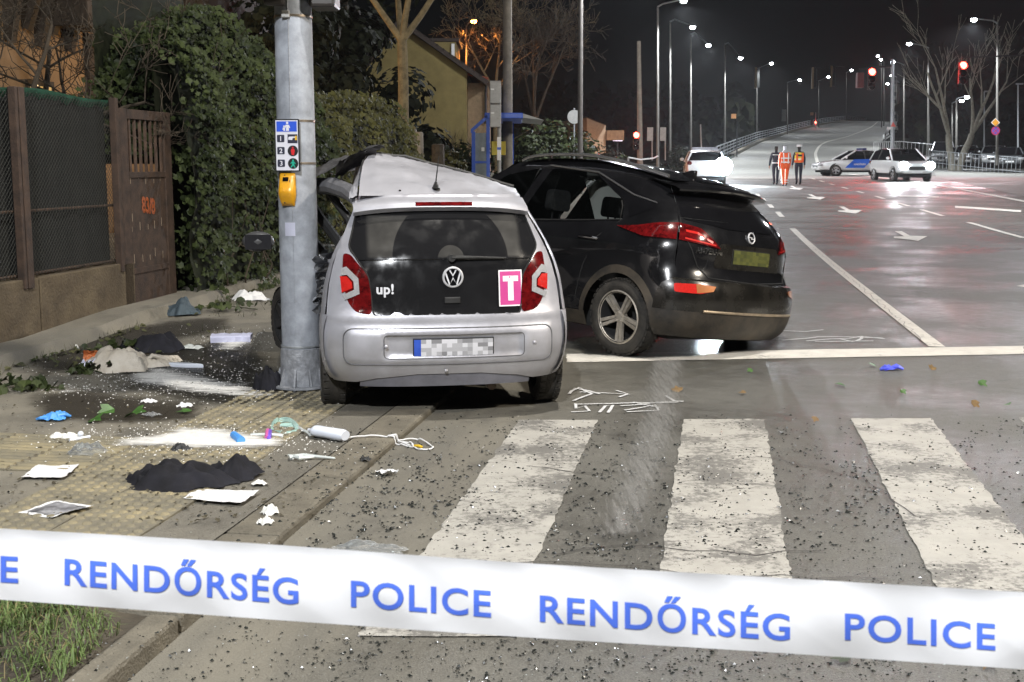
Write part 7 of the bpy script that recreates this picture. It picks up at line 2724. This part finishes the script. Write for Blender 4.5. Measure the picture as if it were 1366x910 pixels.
heap('plastic_bag', 'clear crumpled film with threads just above the tape', 'litter', 497, 738, .36, .14, .05, M_CLEAR, 56, 2.4)
heap('paper_scrap', 'grey crumpled paper left of the white carton', 'litter', 254, 466, .22, .14, .04, mat('grey_paper', (.45, .47, .45), .8, var=.15), 57, 2.2)
heap('paper_scrap', 'white torn scrap below the powder', 'litter', 198, 538, .11, .06, .03, M_PAPER, 58, 1.6)
heap('paper_scrap', 'second white scrap, nearer to the pole', 'litter', 247, 544, .1, .07, .035, M_PAPER, 59, 1.8)
heap('plastic_film', 'shiny clear scrap among the ivy leaves', 'litter', 203, 556, .13, .07, .03, M_CLEAR, 60, 2)


def sheet(name, label, cat, px, m, curl=.012, n=10, print_=None):
    q = [GP(*p) for p in px]
    c = sum(q, Vector()) / 4
    t = T(name, label, cat, c)

    def fn(a, b, dz=0.0):
        p = (q[0].lerp(q[1], a)).lerp(q[3].lerp(q[2], a), b)
        e = max(abs(a - .5), abs(b - .5)) * 2
        return (p.x, p.y, surf(p) + .016 + curl * (fbm(a * 2.2 + c.x, b * 2.2, 3) * .8 + .6 * (max(0, a - .7) / .3) ** 2) + dz)
    MB().grid(fn, n, n).build('sheet', m, t, world=True, smooth=True)
    if print_:
        MB().grid(lambda a, b: fn(.1 + .8 * a, .14 + .74 * b, .0025), n, n).build('printed_picture', print_, t, world=True, smooth=True)
    return t


M_PRINT = mat('grey_print', (.045, .045, .05), .6, var=.5, scale=9, col2=(.4, .4, .42), detail=9)
sheet('paper_sheet', 'blank white paper sheet lying on the ribbed paving', 'paper', [(28, 640), (87, 642), (106, 625), (52, 623)], M_PAPER)
sheet('paper_sheet', 'white sheet with a dark printed picture, just above the tape', 'paper', [(24, 688), (70, 697), (127, 681), (80, 671)], M_PAPER, print_=M_PRINT)
sheet('paper_sheet', 'white paper half under the black jacket', 'paper', [(244, 669), (322, 677), (346, 661), (268, 656)], M_PAPER)
sheet('wrapper', 'small white folded packet on the road beside the kerb', 'litter', [(500, 632), (514, 638), (532, 635), (517, 630)], M_PAPER, .03)
b_ = MB().grid(lambda a, b: (-.17 + .34 * a + .012 * fbm(a * 5, b * 5, 1), (-.08, -.085, .07, .085)[int(round(b * 3))] + .012 * fbm(a * 7, b * 3, 5), (0, .062, .07, .0)[int(round(b * 3))] * (1 - .3 * abs(fbm(a * 4, b, 7)))), 14, 3)
o = b_.build('carton', mat('white_carton', (.55, .56, .72), .6, var=.08, bump=.2), loc=None, bevel=.01)
o.location = GP(309, 456) + Vector((0, 0, .004))
o.rotation_euler = (0, 0, .12)
tag(o, 'crushed white carton lying on powder near the front wheel', 'carton')
b_ = MB().prism([(-.15, -.02), (.02, -.03), (.16, 0), (.02, .035), (-.15, .03)], 0, .035)
o = b_.build('wrapper', M_MILK, bevel=.008)
o.location = GP(247, 491) + Vector((0, 0, .004))
o.rotation_euler = (0, 0, -.25)
tag(o, 'pointed white wrapper on the powder right of the bundle', 'litter')
b_ = MB().tube([GP(88, 464) + Vector((0, 0, .015)), GP(93, 461.5) + Vector((0, 0, .03)), GP(99, 462) + Vector((0, 0, .03)), GP(104, 467) + Vector((0, 0, .012))], [.012, .014, .014, .012], 7)
tag(b_.build('plastic_tube', M_TISS, loc=GP(97, 464), world=True, smooth=True), 'short bent white tube near the low wall', 'litter')
b_ = MB().tube([GP(93, 592) + Vector((0, 0, .02)), GP(120, 587) + Vector((0, 0, .02))], .009, 8).ball(GP(108, 586) + Vector((0, 0, .03)), .018, 6)
tag(b_.build('plastic_tube', M_MILK, loc=GP(105, 590), world=True, smooth=True), 'white plastic tube with a round cap beside a tissue', 'litter')
b_ = MB().tube([GP(312, 587) + Vector((0, 0, .03)), GP(322, 594) + Vector((0, 0, .025))], [.022, .025], 9)
tag(b_.build('cap', M_BLUEG, loc=GP(317, 591), world=True, smooth=True), 'light blue plastic cap on the powder strip', 'litter')
b_ = MB().tube([GP(386, 614) + Vector((0, 0, .015)), GP(405, 612) + Vector((0, 0, .02)), GP(447, 615) + Vector((0, 0, .015))], [.014, .01, .006], 6)
b_.tube([GP(385, 612) + Vector((0, 0, .02)), GP(400, 616) + Vector((0, 0, .02)), GP(420, 613) + Vector((0, 0, .015))], [.006, .012, .006], 6)
tag(b_.build('torn_wrapper', M_TUBE, loc=GP(415, 614), world=True, smooth=True), 'thin torn transparent wrapper between kerb and jacket', 'litter')
for px, y, sd, m, lb in ((73, 560, 61, M_BLUEG, 'light blue rubber glove on the pavement at left'), (1188, 494, 62, M_BLUED, 'deep blue rubber glove on the open road at right')):
    g = T('glove', lb, 'glove', GP(px, y))
    o = heap('palm', None, None, px, y, .15, .12, .05, m, sd, 2)
    o.parent = g
    o.location -= g.location
    for k in range(4):
        a = .3 + k * .35 - (.9 if sd == 62 else 0)
        MB().tube([(.02 * cos(a), .02 * sin(a), .025), (.06 * cos(a), .06 * sin(a), .03 + .006 * (k % 2)), (.095 * cos(a + .2), .09 * sin(a + .2), .014)], [.013, .012, .008], 7).build('finger', m, g, smooth=True)
    MB().tube([(-.03, -.03, .02), (-.07, -.05, .02), (-.095, -.04, .012)], [.013, .011, .008], 7).build('thumb', m, g, smooth=True)

# drip bottle with its hose, coiled mask hose, syringe
db = T('drip_bottle', 'milky plastic drip bottle with a long white hose', 'bottle', GP(436, 590))
A_, B_ = GP(412, 582), GP(461, 590)
ax = (B_ - A_)
Lb = Vector((ax.x, ax.y, 0)).length
Mb_ = Matrix.Translation(A_ + Vector((0, 0, .038))) @ Matrix.Rotation(atan2(ax.y, ax.x), 4, 'Z') @ Matrix.Rotation(pi / 2, 4, 'Y') @ Matrix.Scale(.75, 4, (1, 0, 0))
MB().lathe([(0, .0), (.012, .0), (.014, .02), (.02, .03), (.042, .05), (.045, .07), (.043, Lb * .5), (.045, Lb - .02), (.036, Lb), (0, Lb)], 20, Mb_).build('bottle', M_MILK, db, world=True, smooth=True, sharp=50)


def hose(parent, px, r, m, z=.012, name='hose'):
    q = [GP(*p) for p in px]
    pts = []
    for i in range(len(q) - 1):
        p0_, p1, p2, p3 = q[max(0, i - 1)], q[i], q[i + 1], q[min(len(q) - 1, i + 2)]
        for k in range(8):
            t = k / 8
            p = .5 * ((2 * p1) + (-p0_ + p2) * t + (2 * p0_ - 5 * p1 + 4 * p2 - p3) * t * t + (-p0_ + 3 * p1 - 3 * p2 + p3) * t ** 3)
            pts.append((p.x, p.y, surf(p) + z + .006 * sin(i + t * 3)))
    pts.append((q[-1].x, q[-1].y, surf(q[-1]) + z))
    return MB().tube(pts, r, 6).build(name, m, parent, world=True, smooth=True)


hose(db, [(461, 588), (490, 585), (519, 585), (535, 595), (552, 598), (545, 592), (519, 585)], .0042, M_WHITEP)
hose(db, [(519, 585), (540, 590), (560, 589), (578, 599), (560, 601), (548, 596), (530, 588)], .0042, M_WHITEP)
hose(db, [(553, 598), (563, 600)], .008, mat('yellow_valve', (.7, .45, .03), .4), name='valve')
hose(db, [(414, 583), (403, 577), (395, 572)], .009, M_TUBE)
mk = T('oxygen_hose', 'coil of pale green transparent hose left of the drip bottle', 'hose', GP(385, 578))
for k in range(3):
    hose(mk, [(400 - k * 2, 575 + k), (388, 563 + k * 2), (370, 562 + k * 2), (362, 572 + k), (378, 580 - k), (397, 576), (392, 569 + k * 2), (374, 570 + k)], .0065, M_TUBEG)
sy = T('syringe', 'clear syringe with a pink and purple collar on the powder', 'syringe', GP(358, 585))
hose(sy, [(335, 584), (378, 585)], .012, M_TUBE, .014, 'barrel')
hose(sy, [(356, 589), (357.5, 579)], .013, mat('pink_plastic', (.6, .12, .35), .4), .022, 'collar')
hose(sy, [(359, 590), (360.5, 580)], .012, mat('violet_plastic', (.2, .1, .6), .4), .022, 'collar')

# ------------------------------------------------------------------ leaves and weeds
M_GL = mat('fresh_leaf', (.05, .12, .025), .5, var=.4, scale=20)
M_BL = mat('dry_leaf', (.16, .10, .04), .8, var=.4, scale=20)
r_ = random.Random(77)


def leaf(px, py, s_, m, label, cat='leaf', group=None):
    p = GP(px, py)
    b_ = MB()
    leaves(b_, Vector((0, 0, .012)), (r_.uniform(-.5, .5), r_.uniform(-.9, .1), 1), s_, r_)
    o = b_.build('fallen_leaf', m)
    o.location = p + Vector((0, 0, .006))
    tag(o, label, cat, group)


for px, py, s_, w in ((141, 552, .12, 'standing upright right of the blue glove'), (185, 553, .12, 'beside the shiny clear scrap'), (129, 563, .11, 'lying nearest the blue glove'), (171, 558, .09, 'between two larger leaves'), (246, 552, .1, 'below the second white scrap')):
    leaf(px, py, s_, M_GL, 'green torn ivy leaf ' + w, group='torn ivy leaves on the pavement')
for px, py, w in ((1000, 497, 'between the stop line and the middle stripe'), (990, 527, 'just above the middle crossing stripe'), (1120, 516, 'left of the deep blue glove, nearer the crossing'), (1205, 526, 'below the deep blue glove'), (1243, 493, 'right of the deep blue glove'), (1311, 515, 'near the right edge under the stop line'), (1302, 543, 'above the third crossing stripe at right'), (1343, 543, 'farthest right above the crossing'), (1087, 563, 'between the middle and right crossing stripes'), (1165, 490, 'close to the left of the deep blue glove'), (1040, 427, 'at the right rear corner of the black car'), (903, 522, 'on the painted light streaks above the middle stripe')):
    leaf(px, py, r_.uniform(.05, .09), M_BL if r_.random() < .65 else M_GL, 'small withered leaf ' + w, group='fallen leaves on the road')
leaf(1122, 884, .07, mat('dark_leaf', (.03, .04, .02), .5), 'dark green leaf just below the tape at right')
leaf(1318, 893, .06, M_BL, 'pale dry leaf at the lower right under the tape')

for px, py, n_, w, lb in ((30, 522, 46, .30, 'dark torn ivy sprig at the left edge of the pavement'), (112, 500, 22, .14, 'small ivy sprig left of the cream bundle'), (148, 470, 26, .2, 'ivy sprig behind the cream bundle'), (300, 415, 34, .34, 'torn green ivy sprig at the foot of the thicket')):
    b_ = MB()
    for k in range(n_):
        leaves(b_, Vector((r_.gauss(0, w * .5), r_.gauss(0, w * .3), .02 + r_.random() * .07)), (r_.uniform(-1, 1), r_.uniform(-1, .2), r_.uniform(.2, 1)), r_.uniform(.05, .1), r_)
    b_.tube([(-w, 0, .02), (0, .03, .05), (w, -.02, .02)], .004, 5)
    o = b_.build('ivy_sprig', M_LEAF)
    o.location = GP(px, py)
    tag(o, lb, 'plant')
b_ = MB()
for k in range(2600):
    u, v = r_.uniform(5, 14.5), -5.15 - abs(r_.gauss(0, .22))
    if r_.random() < .3: u, v = r_.uniform(8.5, 13.5), r_.uniform(-5.6, -4.3)
    if fbm(u * 1.4, v * 2, 4) < r_.uniform(-.1, .45): continue
    p = RD(u, v)
    z = surf(p)
    if r_.random() < .35:
        leaves(b_, Vector((p.x, p.y, z + .02)), (r_.uniform(-.6, .6), r_.uniform(-.6, .3), 1), r_.uniform(.03, .07), r_)
    else:
        a = r_.uniform(0, 2 * pi)
        L = r_.uniform(.04, .14)
        d = Vector((cos(a), sin(a), 0))
        s_ = Vector((-d.y, d.x, 0)) * .003
        q0 = Vector((p.x, p.y, z))
        q1 = q0 + d * L * .5 + Vector((0, 0, L * .8))
        b_.add([q0 - s_, q0 + s_, q1], [(0, 1, 2)])
tag(b_.build('weeds', mat('wall_weeds', (.035, .06, .012), .7, var=.5, scale=3, col2=(.08, .075, .03))), 'weeds and leaf litter along the foot of the low wall', 'weeds', kind='stuff')
b_ = MB()
for k in range(900):
    px, py = r_.uniform(0, 430), r_.uniform(440, 700)
    p = GP(px, py)
    leaves(b_, Vector((p.x, p.y, p.z + .012)), (r_.uniform(-.5, .5), r_.uniform(-.5, .3), 1), r_.uniform(.008, .028), r_)
tag(b_.build('leaf_litter', mat('leaf_crumbs', (.03, .025, .015), .8, var=.5, scale=4, col2=(.09, .075, .04))), 'crumbled leaves and dirt on the pavement', 'litter', kind='stuff')

# ------------------------------------------------------------------ night haze between the lamps
HAZE = True
if HAZE:
    b_ = MB().box(-140, 190, -12, 420, -1.2, 27)
    hz = b_.build('haze', [])
    hm = bpy.data.materials.new('thin_night_haze')
    hm.use_nodes = True
    n = hm.node_tree.nodes
    n.remove(n['Principled BSDF'])
    pv_ = n.new('ShaderNodeVolumePrincipled')
    pv_.inputs['Color'].default_value = (.85, .88, .92, 1)
    pv_.inputs['Density'].default_value = .0002
    pv_.inputs['Anisotropy'].default_value = .6
    hm.node_tree.links.new(pv_.outputs[0], n['Material Output'].inputs['Volume'])
    hz.data.materials.append(hm)
    tag(hz, kind='stuff')
    hz['label'] = 'thin damp night haze lit by the street lamps'
    hz['category'] = 'haze'
